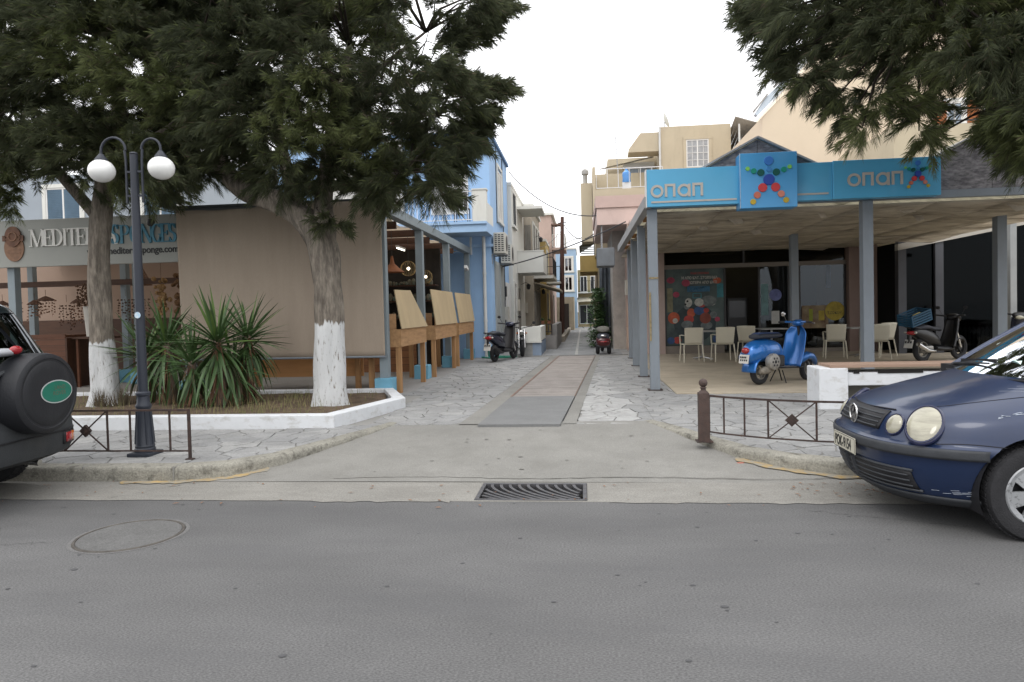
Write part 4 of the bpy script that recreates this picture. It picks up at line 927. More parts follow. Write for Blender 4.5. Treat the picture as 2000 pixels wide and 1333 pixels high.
g = MB(); g.box(-12.8,-10.6,12.99,13.9,1.18,1.23); g.build('top', M('brown_slat', (0,0,0)), t); g = MB(); g.box(-10.619,-10.58,13.0,13.9,.13,1.17); g.build('side_panel', m_brown, t)
t = thing('side_table', 'narrow brown wooden table next to the slatted counter', 'table', (-10.2, 13.4, .13))
g = MB(); g.box(-10.55,-9.75,13.1,13.5,1.14,1.18); g.build('top', m_brown, t)
for x in (-10.5,-9.82): g = MB(); g.box(x,x+.05,13.15,13.2,.13,1.14); g.build('leg', M('brown_slat', (0,0,0)), t)
t = tag(MB().lathe([(0,.0),(.11,0),(.13,.36),(.12,.36),(0,.33)], (-10.2,13.4,.14), 16).build('red_bucket', M('red_pot', (.16,.03,.025), .6)), 'dark red pot standing under the narrow stall table', 'pot')
t = tag(MB().lathe([(0,0),(.09,0),(.135,.62),(.125,.62),(0,.6)], (-10.1,13.1,1.19), 18).build('tall_planter', M('white_planter', (.42,.40,.36), .6), smooth=30), 'tall tapering white planter on the stall table', 'planter')
g = MB(); g.tube([(-10.1,13.1,1.75),(-10.12,13.1,2.25)], .05, 8)
for k in range(160):
    a = rnd.random()*6.3; r = rnd.random()**.5*.26; c0 = Vector((-10.1+r*math.cos(a), 13.1+r*math.sin(a), 1.82+rnd.random()*.45)); g.sphere(tuple(c0), rnd.uniform(.012,.028), 5, 4)
tag(g.build('dried_plant', M('dried_plant', (.09,.05,.03), .9, .3, 20)), 'dried brown plant in the tall white planter', 'plant')
m_shell = M('shell_brown', (.17,.09,.055), .8, .35, 20); m_shell2 = M('shell_dark', (.07,.035,.022), .8, .35, 20)
def mobile(x, y, ztop, w_, h_, label, kind):
    t = thing('shell_mobile', label, 'hanging decoration', (x, y, ztop), 0, 'shell and driftwood mobiles hanging in the stall')
    g = MB(); g.cyl((0,0,.0),(0,0,.16),.004,n=5)
    if kind: g.lathe([(w_*.5,-.08),(w_*.3,-.03),(.02,.02)], (0,0,0), 12)
    g.build('hook', m_shell2, t, local=True)
    g = MB(); n = max(3, int(w_/.055))
    for i in range(n):
        xx = -w_/2+w_*i/(n-1); zz = -.08; L_ = h_*rnd.uniform(.75,1.05)
        g.cyl((xx,0,-.05),(xx,0,-L_),.0025,n=4)
        while zz > -L_:
            s_ = rnd.uniform(.014,.028); g.sphere((xx+rnd.uniform(-.005,.005),rnd.uniform(-.03,.03),zz), (s_*1.1,s_,s_*.7), 6, 4); zz -= rnd.uniform(.05,.075)
    g.build('shell_strings', m_shell if kind else m_shell2, t, local=True, kind='stuff')
xs = [-13.1,-12.72,-12.35,-11.95,-11.6,-11.2,-10.85,-10.5,-9.75,-9.45]
pos = ['leftmost', 'second from left', 'third from left', 'fourth from left', 'fifth from left', 'wide middle', 'seventh from left', 'eighth from left', 'ninth beside the planter', 'last before the tree trunk']
for i, x in enumerate(xs):
    mobile(x, 13.7+.1*(i % 2), 2.05 if i in (4,) else rnd.choice([1.93,1.98,2.02]), .32 if i != 4 else .42, rnd.uniform(.4,.62), '%s brown shell mobile hanging over the slatted counter' % pos[i], i in (1,3,4,6))
t = thing('basket_hanging', 'brown wicker cone basket hanging behind the left tree trunk', 'basket', (-10.0, 14.6, 2.3)); t.name = 'hanging_basket'
g = MB()
for k in range(9): zz = k*.045; g.torus((0,0,zz), .23-.022*k, .01, None, 18, 5)
for k in range(12): a = k*pi/6; g.cyl((.23*math.cos(a),.23*math.sin(a),0),(.03*math.cos(a),.03*math.sin(a),.42),.006,n=4)
g.build('wicker', m_shell, t, local=True); g = MB(); g.cyl((0,0,.42),(0,0,.7),.004,n=4); g.build('cord', m_shell2, t, local=True)
# sponges hanging in bundles behind the yucca
for i, (x, zt) in enumerate(((-8.6,2.35),(-8.2,2.4),(-7.8,2.3),(-7.45,2.4),(-7.1,2.35))):
    t = thing('sponge_string', 'hanging string of %s sponges in the stall, number %s counted from the left tree' % (['tan','brown','pale','dark','small'][i], ['one','two','three','four','five'][i]), 'sponges', (x, 13.2, zt), 0, 'strings of sponges hanging in the stall')
    g = MB(); g.cyl((0,0,0),(0,0,.7),.004,n=4); g.build('cord', m_shell2, t, local=True)
    g = MB()
    for k in range(46): g.sphere((rnd.gauss(0,.06),rnd.gauss(0,.05),-rnd.random()*.75), (rnd.uniform(.03,.055),)*3, 7, 5)
    g.build('sponges', M('sponge_%d' % i, [(.30,.19,.09),(.16,.09,.045),(.34,.25,.13),(.05,.03,.02),(.22,.13,.07)][i], .95, .3, 20, bump=.8, bscale=60), t, local=True, kind='stuff')
# dark shelf goods visible through the side bays
t = thing('goods_shelf', 'dark shelf crowded with souvenirs seen through the side bays of the stall', 'shelf', (-4.8, 17.2, .13))
for z in (.9,1.35,1.8,2.2): g = MB(); g.box(-6.6,-3.75,17.15,17.55,z,z+.03); g.build('shelf_board', m_brown, t)
g = MB()
for z in (.93,1.38,1.83,2.23):
    x = -6.55
    while x < -3.8:
        s_ = rnd.uniform(.03,.075); g.sphere((x,17.3+rnd.uniform(-.1,.1),z+s_), (s_,s_,s_*rnd.uniform(.8,2.2)), 7, 5); x += s_*1.7
g.build('souvenirs', M('souvenir_mix', (.16,.13,.09), .8, .5, 9, col2=(.06,.10,.08)), t, kind='stuff')
m_bulb = M('warm_bulb', (.8,.75,.6), .5, emit=((1,.85,.62), 5))
def pendant(x, y, z, label, shade):
    t = thing('pendant_lamp', label, 'lamp', (x, y, z))
    g = MB(); g.cyl((0,0,.1),(0,0,3.2-z),.005,n=5); g.build('cord', m_railb, t, local=True)
    if shade: 
        g = MB(); g.lathe([(.02,.30),(.035,.22),(.05,.14),(.17,.03),(.26,-.03),(.25,-.035),(.16,.02),(.03,.13)], (0,0,0), 20); g.build('shade', M('orange_shade', (.20,.07,.025), .7, .2, 9), t, local=True, smooth=40)
    else:
        g = MB()
        for k in range(9): a = k*pi/9; g.torus((0,0,0), .17, .004, rotz(a)@rotx(pi/2), 22, 4)
        g.build('wire_cage', M('brass_wire', (.25,.18,.08), .4, metal=.6), t, local=True)
        g = MB(); g.sphere((0,0,0), .035, 10, 8); g.build('bulb', m_bulb, t, local=True, smooth=True)
pendant(-3.85, 14.9, 2.5, 'lit wire globe pendant lamp in the first side bay of the stall', False)
pendant(-3.95, 17.0, 2.42, 'lit wire globe pendant lamp in the second side bay of the stall', False)
pendant(-3.85, 13.6, 2.38, 'orange woven pendant lampshade in the first side bay of the stall', True)
for i, (x, y) in enumerate(((-4.3,13.3),(-4.2,15.6))):
    t = thing('tube_light', 'thin fluorescent tube light under the stall roof, %s the street' % ['nearer', 'farther from'][i], 'lamp', (x, y, 3.02))
    g = MB(); g.box(-.03,.03,-.35,.35,.0,.04); g.build('housing', m_trimw, t, local=True); g = MB(); g.cyl((0,-.33,-.02),(0,.33,-.02),.014,n=8); g.build('tube', M('tube_glow', (.8,.8,.8), .5, emit=((1,.93,.8), 3)), t, local=True)
# CCTV
t = thing('security_camera', 'small white security camera on the last stall post', 'camera', (-3.28, 19.3, 2.75)); g = MB(); g.obox((.0,-.1,0),(.09,.3,.09),rotx(rad(-12))); g.build('body', m_trimw, t, local=True, bevel=.01); g = MB(); g.cyl((0,.05,0),(-.05,.45,.08),.015,n=6); g.build('bracket', m_trimw, t, local=True)

# wooden display cabinets with sloping plywood lids
def cabinet(y0, y1, label, tilt):
    t = thing('display_cabinet', label, 'cabinet', (-3.3, (y0+y1)/2, .13), 0, 'wooden display cabinets along the side of the stall')
    x0, x1 = -3.75, -3.12; zb = .93; zt = 1.24
    for k, (za, zb_) in enumerate(((.93,1.08),(1.082,1.235))):
        g = MB(); g.box(x1-.022,x1,y0,y1,za,zb_); g.build('front_plank', m_pine, t)
        g = MB(); g.box(x0,x1-.023,y0,y0+.02,za,zb_); g.build('side_plank', m_pine, t)
    g = MB(); g.box(x0,x0+.02,y0+.021,y1,.93,1.5); g.box(x0+.021,x1-.023,y0+.021,y1,.93,.95); g.build('case', m_pine, t)
    q = MB(); zt2 = 1.24
    if tilt == 0: pts = [(x1+.012,y0-.02,zt2),(x1+.012,y1+.02,zt2),(x1-.10,y1-.85,1.93),(x1-.10,y0-.02,1.91)]
    else: pts = [(x1+.012,y0-.02,zt2),(x1+.012,y1,zt2),(x1-.10,y1,2.0),(x1-.10,y0-.0,2.0)]
    v = [Vector(p) for p in pts]; nn = (v[1]-v[0]).cross(v[3]-v[0]).normalized()*.018
    q._add([tuple(p) for p in v]+[tuple(p+nn) for p in v], [(0,3,2,1),(4,5,6,7),(0,1,5,4),(1,2,6,5),(2,3,7,6),(3,0,4,7)]); q.build('lid', m_ply, t)
    for x, y in ((x1-.11,y0+.03),(x1-.11,y1-.12),(x0+.03,y0+.03),(x0+.03,y1-.12)):
        g = MB(); g.box(x,x+.085,y,y+.085,.132,.929); g.build('leg', m_pinel, t)
cabinet(11.45, 13.35, 'display cabinet with trapezoid plywood lid nearest the street', 0)
cabinet(14.2, 16.6, 'middle display cabinet with upright rectangular plywood lid', 1)
cabinet(16.95, 19.3, 'display cabinet with upright plywood lid nearest the blue house', 1)
t = thing('wooden_bench', 'varnished wooden counter with legs below the rolled down blind', 'counter', (-5.2, 12.2, .13)); t.name = 'low_counter'
g = MB(); g.box(-6.5,-4.02,12.1,12.14,.38,.76); g.build('front_board', m_counter, t)
g = MB(); g.box(-6.5,-4.02,12.141,12.9,.72,.76); g.build('top', m_counter, t)
for x in (-4.15,-6.45):
    for y in (12.02,12.8): g = MB(); g.box(x,x+.09,y,y+.075,.132,.719); g.build('leg', m_pinel, t)
g = MB(); g.box(-3.98,-3.6,13.0,17.0,.42,.9); 
t = thing('wood_partition', 'reddish wooden boards at the back of the stall seen under the cabinets', 'partition', (-5, 15.6, .13))
for k in range(5): g = MB(); g.box(-7,-3.9,15.6,15.63,.14+k*.17,.30+k*.17); g.build('plank', M('red_plank', (.24,.11,.05), .7, .2, 3, stretch=(.5,4,4)), t)
# ================================================================ STREET FURNITURE, LEFT
m_lamp = M('lamp_slate_paint', (.022,.026,.036), .45, .1, 4, stain=.3, stain_col=(.045,.048,.052))
m_rust = M('rusty_iron', (.045,.030,.026), .7, .35, 18, bump=.4, bscale=120, stain=.4, stain_col=(.10,.045,.022), stain_scale=(8,8,8))
t = thing('planter_bed', 'low whitewashed kerb planter with dry soil under the trees', 'planter', (-5, 9.5, .13))
P0 = [(-11.5,8.02),(-3.02,8.02),(-2.66,9.72),(-2.66,9.95),(-3.05,11.12),(-11.5,11.12)]
def wallseg(g, a, b, w_, z0, z1):
    d = Vector((b[0]-a[0], b[1]-a[1])).normalized(); n_ = Vector((-d.y, d.x))*w_
    g._add([(a[0],a[1],z0),(b[0],b[1],z0),(b[0]+n_.x,b[1]+n_.y,z0),(a[0]+n_.x,a[1]+n_.y,z0),(a[0],a[1],z1),(b[0],b[1],z1),(b[0]+n_.x,b[1]+n_.y,z1),(a[0]+n_.x,a[1]+n_.y,z1)],
           [(0,3,2,1),(4,5,6,7),(0,1,5,4),(1,2,6,5),(2,3,7,6),(3,0,4,7)])
g = MB(); outer = [(-11.5,8.0),(-3.05,8.0),(-2.62,9.75),(-2.72,10.0),(-3.2,11.16),(-11.5,11.16)]
inner = [(-11.5,8.16),(-3.2,8.16),(-2.83,9.72),(-2.88,9.92),(-3.32,11.02),(-11.5,11.02)]
n = 6; zt = [.285,.29,.275,.27,.26,.255]
vs = [(x,y,.10) for x,y in outer]+[(x,y,z) for (x,y),z in zip(outer,zt)]+[(x,y,z) for (x,y),z in zip(inner,zt)]+[(x,y,.10) for x,y in inner]
fs = []
for i in range(n-1):
    for k in range(3): fs.append((k*n+i, k*n+i+1, (k+1)*n+i+1, (k+1)*n+i))
g._add(vs, fs); g.build('kerb_wall', m_white, t, bevel=.012)
q = MB()
def so(u, v): 
    x = -11.5+8.6*u; y = 8.12+2.95*v; x = min(x, -2.95-.35*max(0, v-.6)/.4*1 - .25*max(0,.5-v))
    return (x, y, .20+.02*math.sin(x*3.1)*math.sin(y*4.3)+rnd.uniform(-.008,.008))
q.grid(so, 90, 30); q.build('soil', m_soil, t, smooth='all', fix=False)
g = MB()
for k in range(900):                       # dry weeds, dead grass and litter
    x = rnd.uniform(-8.8,-3.1); y = rnd.uniform(8.3,10.9)
    if rnd.random() < .35: x = rnd.gauss(-4.6,.5)
    h_ = rnd.uniform(.03,.16)*(1.6 if rnd.random() < .1 else 1); a = rnd.random()*6.3; l_ = rnd.uniform(0,.08); s_ = .004
    if x > -3.2: continue
    g._add([(x-s_,y,.195),(x+s_,y,.195),(x+l_*math.cos(a),y+l_*math.sin(a),.2+h_)], [(0,1,2)])
tag(g.build('dry_weeds', M('dry_weed', (.24,.20,.10), .9, .4, 3, col2=(.10,.12,.04)), fix=False), 'dry weeds and dead grass scattered over the planter soil', kind='stuff')

# twin globe lamp post
t = thing('lamp_post', 'slate grey lamp post with two white glass globes', 'lamp post', (-4.455, 6.47, .13))
g = MB(); g.box(-.12,.12,-.12,.12,0,.035); g.build('base_plate', m_lamp, t, local=True, bevel=.006)
g = MB(); g.lathe([(.098,.036),(.098,.070),(.090,.080),(.094,.098),(.088,.11),(.074,.35),(.064,.46),(.066,.475),(.076,.49),(.076,.51),(.062,.53),(.058,.60),(.070,.615),(.070,.635),(.053,.65)], (0,0,0), 20)
for k in range(8): a = k*pi/4; g.tube([(.088*math.cos(a),.088*math.sin(a),.12),(.066*math.cos(a),.066*math.sin(a),.45)], .009, 5)
g.build('base', m_lamp, t, local=True, smooth=35)
g = MB(); g.tube([(0,0,.64),(.0,0,3.03)], [.047,.038], 14); g.sphere((0,0,3.04), (.042,.042,.02), 14, 6); g.build('pole', m_lamp, t, local=True, smooth=40)
for s_, xr in ((-1,.35),(1,.29)):
    top = 2.90; arm = thing('arm', None, None, (0,0,0)); 
    bpy.data.objects.remove(arm)
    pts = [(s_*.085,0,2.55),(s_*.085,0,2.98),(s_*.085+s_*.01,0,3.08)]; cxm = (xr+.085)/2; rr = (xr-.085)/2
    for i in range(11): a = pi-pi*i/10; pts.append((s_*(cxm+rr*math.cos(a)), 0, 3.08+rr*1.0*math.sin(a)))
    pts.append((s_*xr,0,3.03))
    g = MB(); g.tube(pts, .0125, 8); g.beam((0,0,2.62),(s_*.085,0,2.62),.02,.02); g.beam((0,0,2.86),(s_*.085,0,2.86),.02,.02)
    ao = g.build('arm', m_lamp, t, local=True, smooth=50)
    g = MB(); g.lathe([(.015,.0),(.02,.05),(.045,.015),(.06,-.005),(.062,-.02),(.0,-.02)], (s_*xr,0,3.005), 16); g.build('cap', m_lamp, ao, local=True, smooth=40)
    g = MB(); g.sphere((s_*xr,0,2.885), (.126,.126,.115), 28, 18); g.build('globe', M('opal_glass', (.74,.74,.72), .25, .02, 3, spec=.5, coat=.3), ao, local=True, smooth=True)
g = MB(); g.lathe([(0,0),(.032,0),(.032,.003),(0,.003)], (0.012,-.054,1.42), 16, rotx(pi/2)); g.build('sticker', M('sticker_blue', (.25,.45,.62), .5, .4, 60, col2=(.6,.62,.62)), t, local=True)

# low railings
def railing(name, label, pts, ztop, zbot, crosses, posts, loc, feet=True, ballpost=None):
    """pts: polyline of upright positions; crosses: index of bays with an X and a diamond"""
    t = thing(name, label, 'railing', loc)
    g = MB()
    for a, b in zip(pts[:-1], pts[1:]): g.beam((a[0],a[1],ztop), (b[0],b[1],ztop), .022, .018)
    g.build('top_rail', m_rust, t)
    g = MB()
    for a, b in zip(pts[:-1], pts[1:]): g.beam((a[0],a[1],zbot), (b[0],b[1],zbot), .014, .014)
    g.build('bottom_rail', m_rust, t)
    for i, p in enumerate(pts):
        if i in posts: g = MB(); g.box(p[0]-.012,p[0]+.012,p[1]-.012,p[1]+.012,.132,ztop+.008); g.box(p[0]-.035,p[0]+.035,p[1]-.03,p[1]+.03,.131,.142); g.build('post', m_rust, t)
        else: g = MB(); g.box(p[0]-.0075,p[0]+.0075,p[1]-.0075,p[1]+.0075,zbot,ztop-.005); g.build('upright', m_rust, t)
    for i in crosses:
        a, b = pts[i], pts[i+1]; c_ = Vector(((a[0]+b[0])/2,(a[1]+b[1])/2,(ztop+zbot)/2))
        for z0, z1 in ((ztop,zbot),(zbot,ztop)): g = MB(); g.beam((a[0],a[1]+(.002 if z0 > z1 else -.002),z0),(b[0],b[1]+(.002 if z0 > z1 else -.002),z1),.011,.011); g.build('diagonal', m_rust, t)
        ang = math.atan2(b[1]-a[1], b[0]-a[0]); q = MB(); q.obox(c_, (.085,.03,.085), rotz(ang)@roty(pi/4)); q.obox(c_, (.05,.045,.05), rotz(ang)@roty(pi/4)); q.build('diamond', m_rust, t)
    return t
xs = [-5.60,-5.38,-5.14-.0,-4.71,-4.48,-4.04,-3.84]
railing('railing', 'low rusty iron railing with a diamond cross beside the lamp post', [(-5.62,6.27),(-5.17,6.27),(-4.70,6.26),(-4.46,6.26),(-4.04,6.25),(-3.84,6.25)], .615, .215, [1], [0,5], (-4.8,6.26,.13))
RP = [(1.24,7.02),(1.36,6.90),(1.53,6.78),(1.72,6.66),(2.11,6.50),(2.36,6.44),(2.6,6.40),(2.84,6.37),(3.2,6.35),(3.55,6.35)]
railing('railing', 'low curved iron railing with a diamond cross in front of the white masonry bench', RP, .60, .235, [3,7], [9], (2.2,6.6,.13))
t = thing('bollard', 'square rusty iron post with a ball finial at the right kerb', 'bollard', (1.19, 7.05, .13))
g = MB(); g.box(-.052,.052,-.052,.052,0,.50); g.build('shaft', M('bollard_brown', (.060,.040,.034), .6, .3, 14, bump=.3, bscale=120, stain=.3, stain_col=(.11,.05,.03), stain_scale=(8,8,8)), t, local=True, bevel=.006)
g = MB(); g.box(-.08,.08,-.07,.07,.001,.012); g.build('foot_plate', m_rust, t, local=True)
g = MB(); g.lathe([(.052,.501),(.03,.52),(.022,.535),(.035,.545),(.03,.553),(.018,.558)], (0,0,0), 16); g.sphere((0,0,.597), .044, 18, 12); g.build('finial', M('bollard_brown', (0,0,0)), t, local=True, smooth=True)
# stones and leaves by the kerb
g = MB(); g.sphere((1.43,6.52,.02), (.05,.025,.02), 8, 5); tag(g.build('brick_fragment', M('brick_red', (.28,.11,.08), .9, .3, 30)), 'small red brick fragment lying by the right kerb', 'brick')
g = MB()
for k in range(170):
    x = rnd.gauss(2.6,.8) if k % 3 else rnd.uniform(-5,1.5); y = rnd.uniform(5.45,5.9) if k % 3 else rnd.uniform(5.1,5.88)
    if x < 1.6 and k % 3: continue
    a = rnd.random()*6.3; L_ = rnd.uniform(.008,.03); s_ = L_*.3; g._add([(x,y,.010),(x+L_*math.cos(a)-s_*math.sin(a),y+L_*math.sin(a)+s_*math.cos(a),.013),(x+2*L_*math.cos(a),y+2*L_*math.sin(a),.010),(x+L_*math.cos(a)+s_*math.sin(a),y+L_*math.sin(a)-s_*math.cos(a),.012)], [(0,1,2,3)])
tag(g.build('dry_leaves', M('leaf_litter', (.20,.10,.05), .9, .4, 40), fix=False), 'small dry leaves and litter in the gutter', kind='stuff')

# ================================================================ BETTING SHOP, RIGHT
m_sb = M('sign_blue', (.080,.345,.56), .35, .04, 1.2, coat=.15, stain=.2, stain_col=(.10,.32,.48), stain_lo=.55, stain_hi=.8)
m_sb2 = M('sign_blue_square', (.07,.31,.60), .35, .04, 1.2, coat=.15)
m_lg = M('sign_letter_grey', (.42,.39,.35), .5, .05, 4)
m_soff = M('mottled_soffit', (.60,.555,.48), .9, .14, 1.2, bump=.2, bscale=15, stain=.7, stain_col=(.20,.165,.12), stain_scale=(.8,1.6,1), stain_lo=.42, stain_hi=.7)
see_through(m_soff, .5)  # soffit made translucent to brighten the underside of the canopy
m_gable = M('weathered_board', (.115,.11,.118), .9, .5, 5, stretch=(1,1,3.5), bump=.5, bscale=30, col2=(.29,.28,.285), stain=.55, stain_col=(.05,.045,.05), stain_scale=(4,4,9), stain_lo=.46, stain_hi=.6)
m_lucent = see_through(M('translucent_roof_sheet', (.62,.60,.52), .7, .2, 3, stain=.5, stain_col=(.2,.17,.12)), .55)  # translucent roof sheet, invented to let daylight down onto the soffit
m_pinkc = M('mauve_column', (.26,.19,.165), .85, .08, 2, stain=.3, stain_col=(.17,.12,.1))
m_frame = M('tan_frame', (.20,.175,.15), .6, .06, 3)
C = thing('canopy', 'open canopy of two shallow gables on grey posts in front of the betting shop', 'canopy', (4.5, 15, .13))
for x, y, w_ in ((1.16,11.5,.155),(1.17,13.75,.15),(1.22,16.35,.15),(1.30,18.9,.15),(4.53,11.5,.16),(8.1,11.5,.16),(4.74,16.0,.16),(7.72,13.6,.17)):
    g = MB(); g.box(x-w_/2,x+w_/2,y-w_/2,y+w_/2,.134,3.12); po = g.build('post', m_postb, C, bevel=.008)
    g = MB(); g.box(x-w_*.75,x+w_*.75,y-w_*.7,y+w_*.7,.1345,.146); g.build('base_plate', m_rust, C)
g = MB(); g.box(1.079,1.112,11.405,11.4215,.95,1.75); g.box(1.079,1.24,11.41,11.4212,1.97,2.0); g.build('rust_streak', M('patch_rust', (.22,.17,.09), .8, .4, 20, stain=.5, stain_col=(.2,.22,.24), stain_scale=(9,9,9)), C)
g = MB(); g.box(1.02,1.14,11.3,19.9,3.122,3.30); g.build('side_beam', M('pale_grey_beam', (.30,.30,.30), .7, .1, 3, stain=.4, stain_col=(.18,.17,.16)), C)
g = MB(); g.box(1.141,12,11.44,11.56,3.122,3.24); g.build('front_beam', m_postb, C)
# soffit panels: board by board, some sagging
px_ = [1.2+1.12*k for k in range(8)]
for i, x in enumerate(px_):
    y = 11.6; j = 0
    while y < 20.2:
        d_ = 1.42; sag = rnd.choice([0,0,.0,.02,.035]) ; q = MB()
        if x > 7.9 and y > 17.5: y += d_+.02; j += 1; continue
        x1 = min(x+1.10, 9.0)
        q.grid(lambda u, v: (x+(x1-x)*u, y+d_*v, 3.085-sag*math.sin(pi*u)*math.sin(pi*v)-.02*(rnd.random()*.1)-(.07*u*v if sag > .03 else 0)), 4, 5)
        o = q.build('soffit_panel', m_soff, C, smooth='all', fix=False); o.modifiers.new('thick','SOLIDIFY').thickness = .012
        y += d_+rnd.choice([.008,.012,.02]); j += 1
for y in (13.0,14.45,15.9,17.35,18.8): g = MB(); g.box(1.145,9.0,y-.03,y+.03,3.10,3.20); g.build('joist', m_pinel, C)
for i_, (x, y, a_, l1, l2) in enumerate(((2.6,12.6,.4,.30,.10),(2.2,13.6,.2,.22,.08),(4.0,12.2,.7,.25,.09),(5.2,12.1,.1,.34,.07),(5.9,13.0,.5,.28,.12),(6.3,12.2,.9,.22,.06),(3.4,14.6,.3,.3,.1),(6.9,12.0,.35,.4,.12))):
    ca, sa = math.cos(a_), math.sin(a_); g = MB(); g._add([(x,y,3.066),(x+l1*ca,y+l1*sa,3.066),(x+l1*ca+.03,y+l1*sa-.02,3.03-l2*.5),(x+l1*.5*ca,y+l1*.5*sa-.03,3.05-l2)], [(0,1,2,3)]); g.build('torn_flap', m_soff, C, fix=False)
    g = MB(); g.box(0,0,0,0,0,0) if False else g._add([(x-.05,y+.02,3.0645),(x+l1*ca*1.3,y+l1*sa*1.3+.02,3.0645),(x+l1*ca,y+l1*sa+.06,3.0645),(x,y+.05,3.0645)], [(3,2,1,0)]); g.build('tear_shade', m_dark, C, fix=False)  # dark sheet below the panel, standing in for the shade inside a tear
for xr in (2.85, 6.40):
    for sg in (-1, 1):
        q = MB(); a = (xr, 4.19); b = (xr+sg*1.78, 3.27); q.prism([a,(b[0],b[1]),(b[0],b[1]-.03),(a[0],a[1]-.03)], 11.5, 20.2, 'y'); q.build('roof_slope', m_lucent, C)
        q = MB(); q.beam((xr+sg*.0,11.45,4.205),(xr+sg*1.80,11.45,3.275),.10,.03,(0,0,1)); q.build('barge_board', M('pale_grey_beam', (0,0,0)), C)
for xr, xa, xb in ((2.85,1.10,4.62),(6.40,4.64,8.18)):
    for k in range(2):
        xl, xh = (xa, xr-.004) if k == 0 else (xr+.004, xb); zl = 4.17-.517*abs(xl-xr); zh = 4.17-.517*abs(xh-xr)
        g = MB(); g.prism([(xl,3.245),(xh,3.245),(xh,max(zh,3.27)),(xl,max(zl,3.27))], 11.46+.001*k, 11.50, 'y'); g.build('gable_board', m_gable, C)
# thick outer awning side visible at the left edge
t = C
# sign boxes
T = thing('shop_sign', 'long light blue sign box with grey logo lettering and a square star emblem', 'sign', (3.3, 11.4, 3.1))
g = MB(); g.box(1.06,2.52,11.26,11.43,3.125,3.725); g.build('left_panel', m_sb, T, bevel=.006)
g = MB(); g.box(3.36,3.94,11.28,11.43,3.135,3.725); g.build('centre_panel', m_sb, T, bevel=.004)
g = MB(); g.box(3.942,5.54,11.24,11.43,3.135,3.73); rp = g.build('right_panel', m_sb, T, bevel=.006)
g = MB(); g.box(2.50,3.365,11.12,11.44,3.025,3.885); sq = g.build('square_panel', m_sb2, T, bevel=.008)
g = MB(); g.box(1.045,1.0585,11.25,11.44,3.12,3.73); g.box(2.496,2.4985,11.115,11.13,3.02,3.89); g.build('edge_highlight', m_trimw, T)  # thin white strips imitate a highlight along the sign's left edges
def opap(x, z, h, yy, par):
    """the four squared Greek letters: o, pi, a, pi"""
    lw = h*.19; W = h
    def ring(cx, cz, R, r, g, n=24, a0=0, a1=360):
        for i in range(n):
            A = rad(a0+(a1-a0)*i/n); B_ = rad(a0+(a1-a0)*(i+1)/n)
            g.prism([(cx+R*math.cos(A),cz+R*math.sin(A)),(cx+R*math.cos(B_),cz+R*math.sin(B_)),(cx+r*math.cos(B_),cz+r*math.sin(B_)),(cx+r*math.cos(A),cz+r*math.sin(A))], yy-.012, yy, 'y')
    g = MB(); ring(x+h*.5, z+h*.5, h*.5, h*.5-lw, g); g.build('letter', m_lg, par)
    def pi_(x0):
        g = MB(); g.box(x0,x0+lw,yy-.012,yy,z+.03*h,z+h*1.04); g.box(x0+lw,x0+h*.82,yy-.012,yy,z+h*1.04-lw,z+h*1.04); g.box(x0+h*.82-lw,x0+h*.82,yy-.012,yy,z+.03*h,z+h*1.04-lw); g.build('letter', m_lg, par)
    pi_(x+h*1.10)
    g = MB(); xa = x+h*2.08; ring(xa+h*.5, z+h*.5, h*.5, h*.5-lw, g); g.box(xa+h-lw, xa+h, yy-.013, yy+.0, z, z+h*.98); g.build('letter', m_lg, par)
    pi_(x+h*3.22)
opap(1.12, 3.27, .205, 11.258, T)
opap(4.15, 3.315, .205, 11.238, rp)
g = MB(); g.box(1.13,2.47,11.248,11.258,3.185,3.212); g.build('underline', m_lg, T); g = MB(); g.box(3.38,3.88,11.268,11.278,3.22,3.247); g.build('underline', m_lg, T)
dots = [(0,.30,.072,(.04,.17,.50)),(0,.165,.042,(.05,.22,.5)),(-.125,.115,.056,(.005,.085,.07)),(.115,.115,.056,(.005,.085,.07)),(-.235,.145,.045,(.01,.24,.17)),(.23,.15,.045,(.01,.24,.17)),(-.33,.185,.034,(.19,.50,.10)),(.32,.19,.034,(.19,.50,.10)),
        (0,.0,.088,(.022,.06,.32)),(-.10,-.125,.07,(.50,.045,.05)),(.10,-.125,.07,(.50,.045,.05)),(-.185,-.24,.055,(.50,.14,.09)),(.185,-.235,.055,(.56,.20,.14)),(-.25,-.345,.045,(.48,.34,.03)),(.26,-.335,.045,(.46,.33,.03))]
def man(cx, cz, s_, yy, par, skip=()):
    for i, (dx, dz, r, c_) in enumerate(dots):
        if i in skip: continue
        q = MB(); q.lathe([(0,.0),(r*s_,0),(r*s_,.014),(r*s_*.93,.02),(0,.02)], (cx+dx*s_, yy, cz+dz*s_), 24, rotx(pi/2)); q.build('dot', M('dot_%d' % i, c_, .4, .05, 4), par, smooth=30)
man(2.935, 3.46, .98, 11.119, sq)
man(5.20, 3.47, .56, 11.239, rp, skip=())

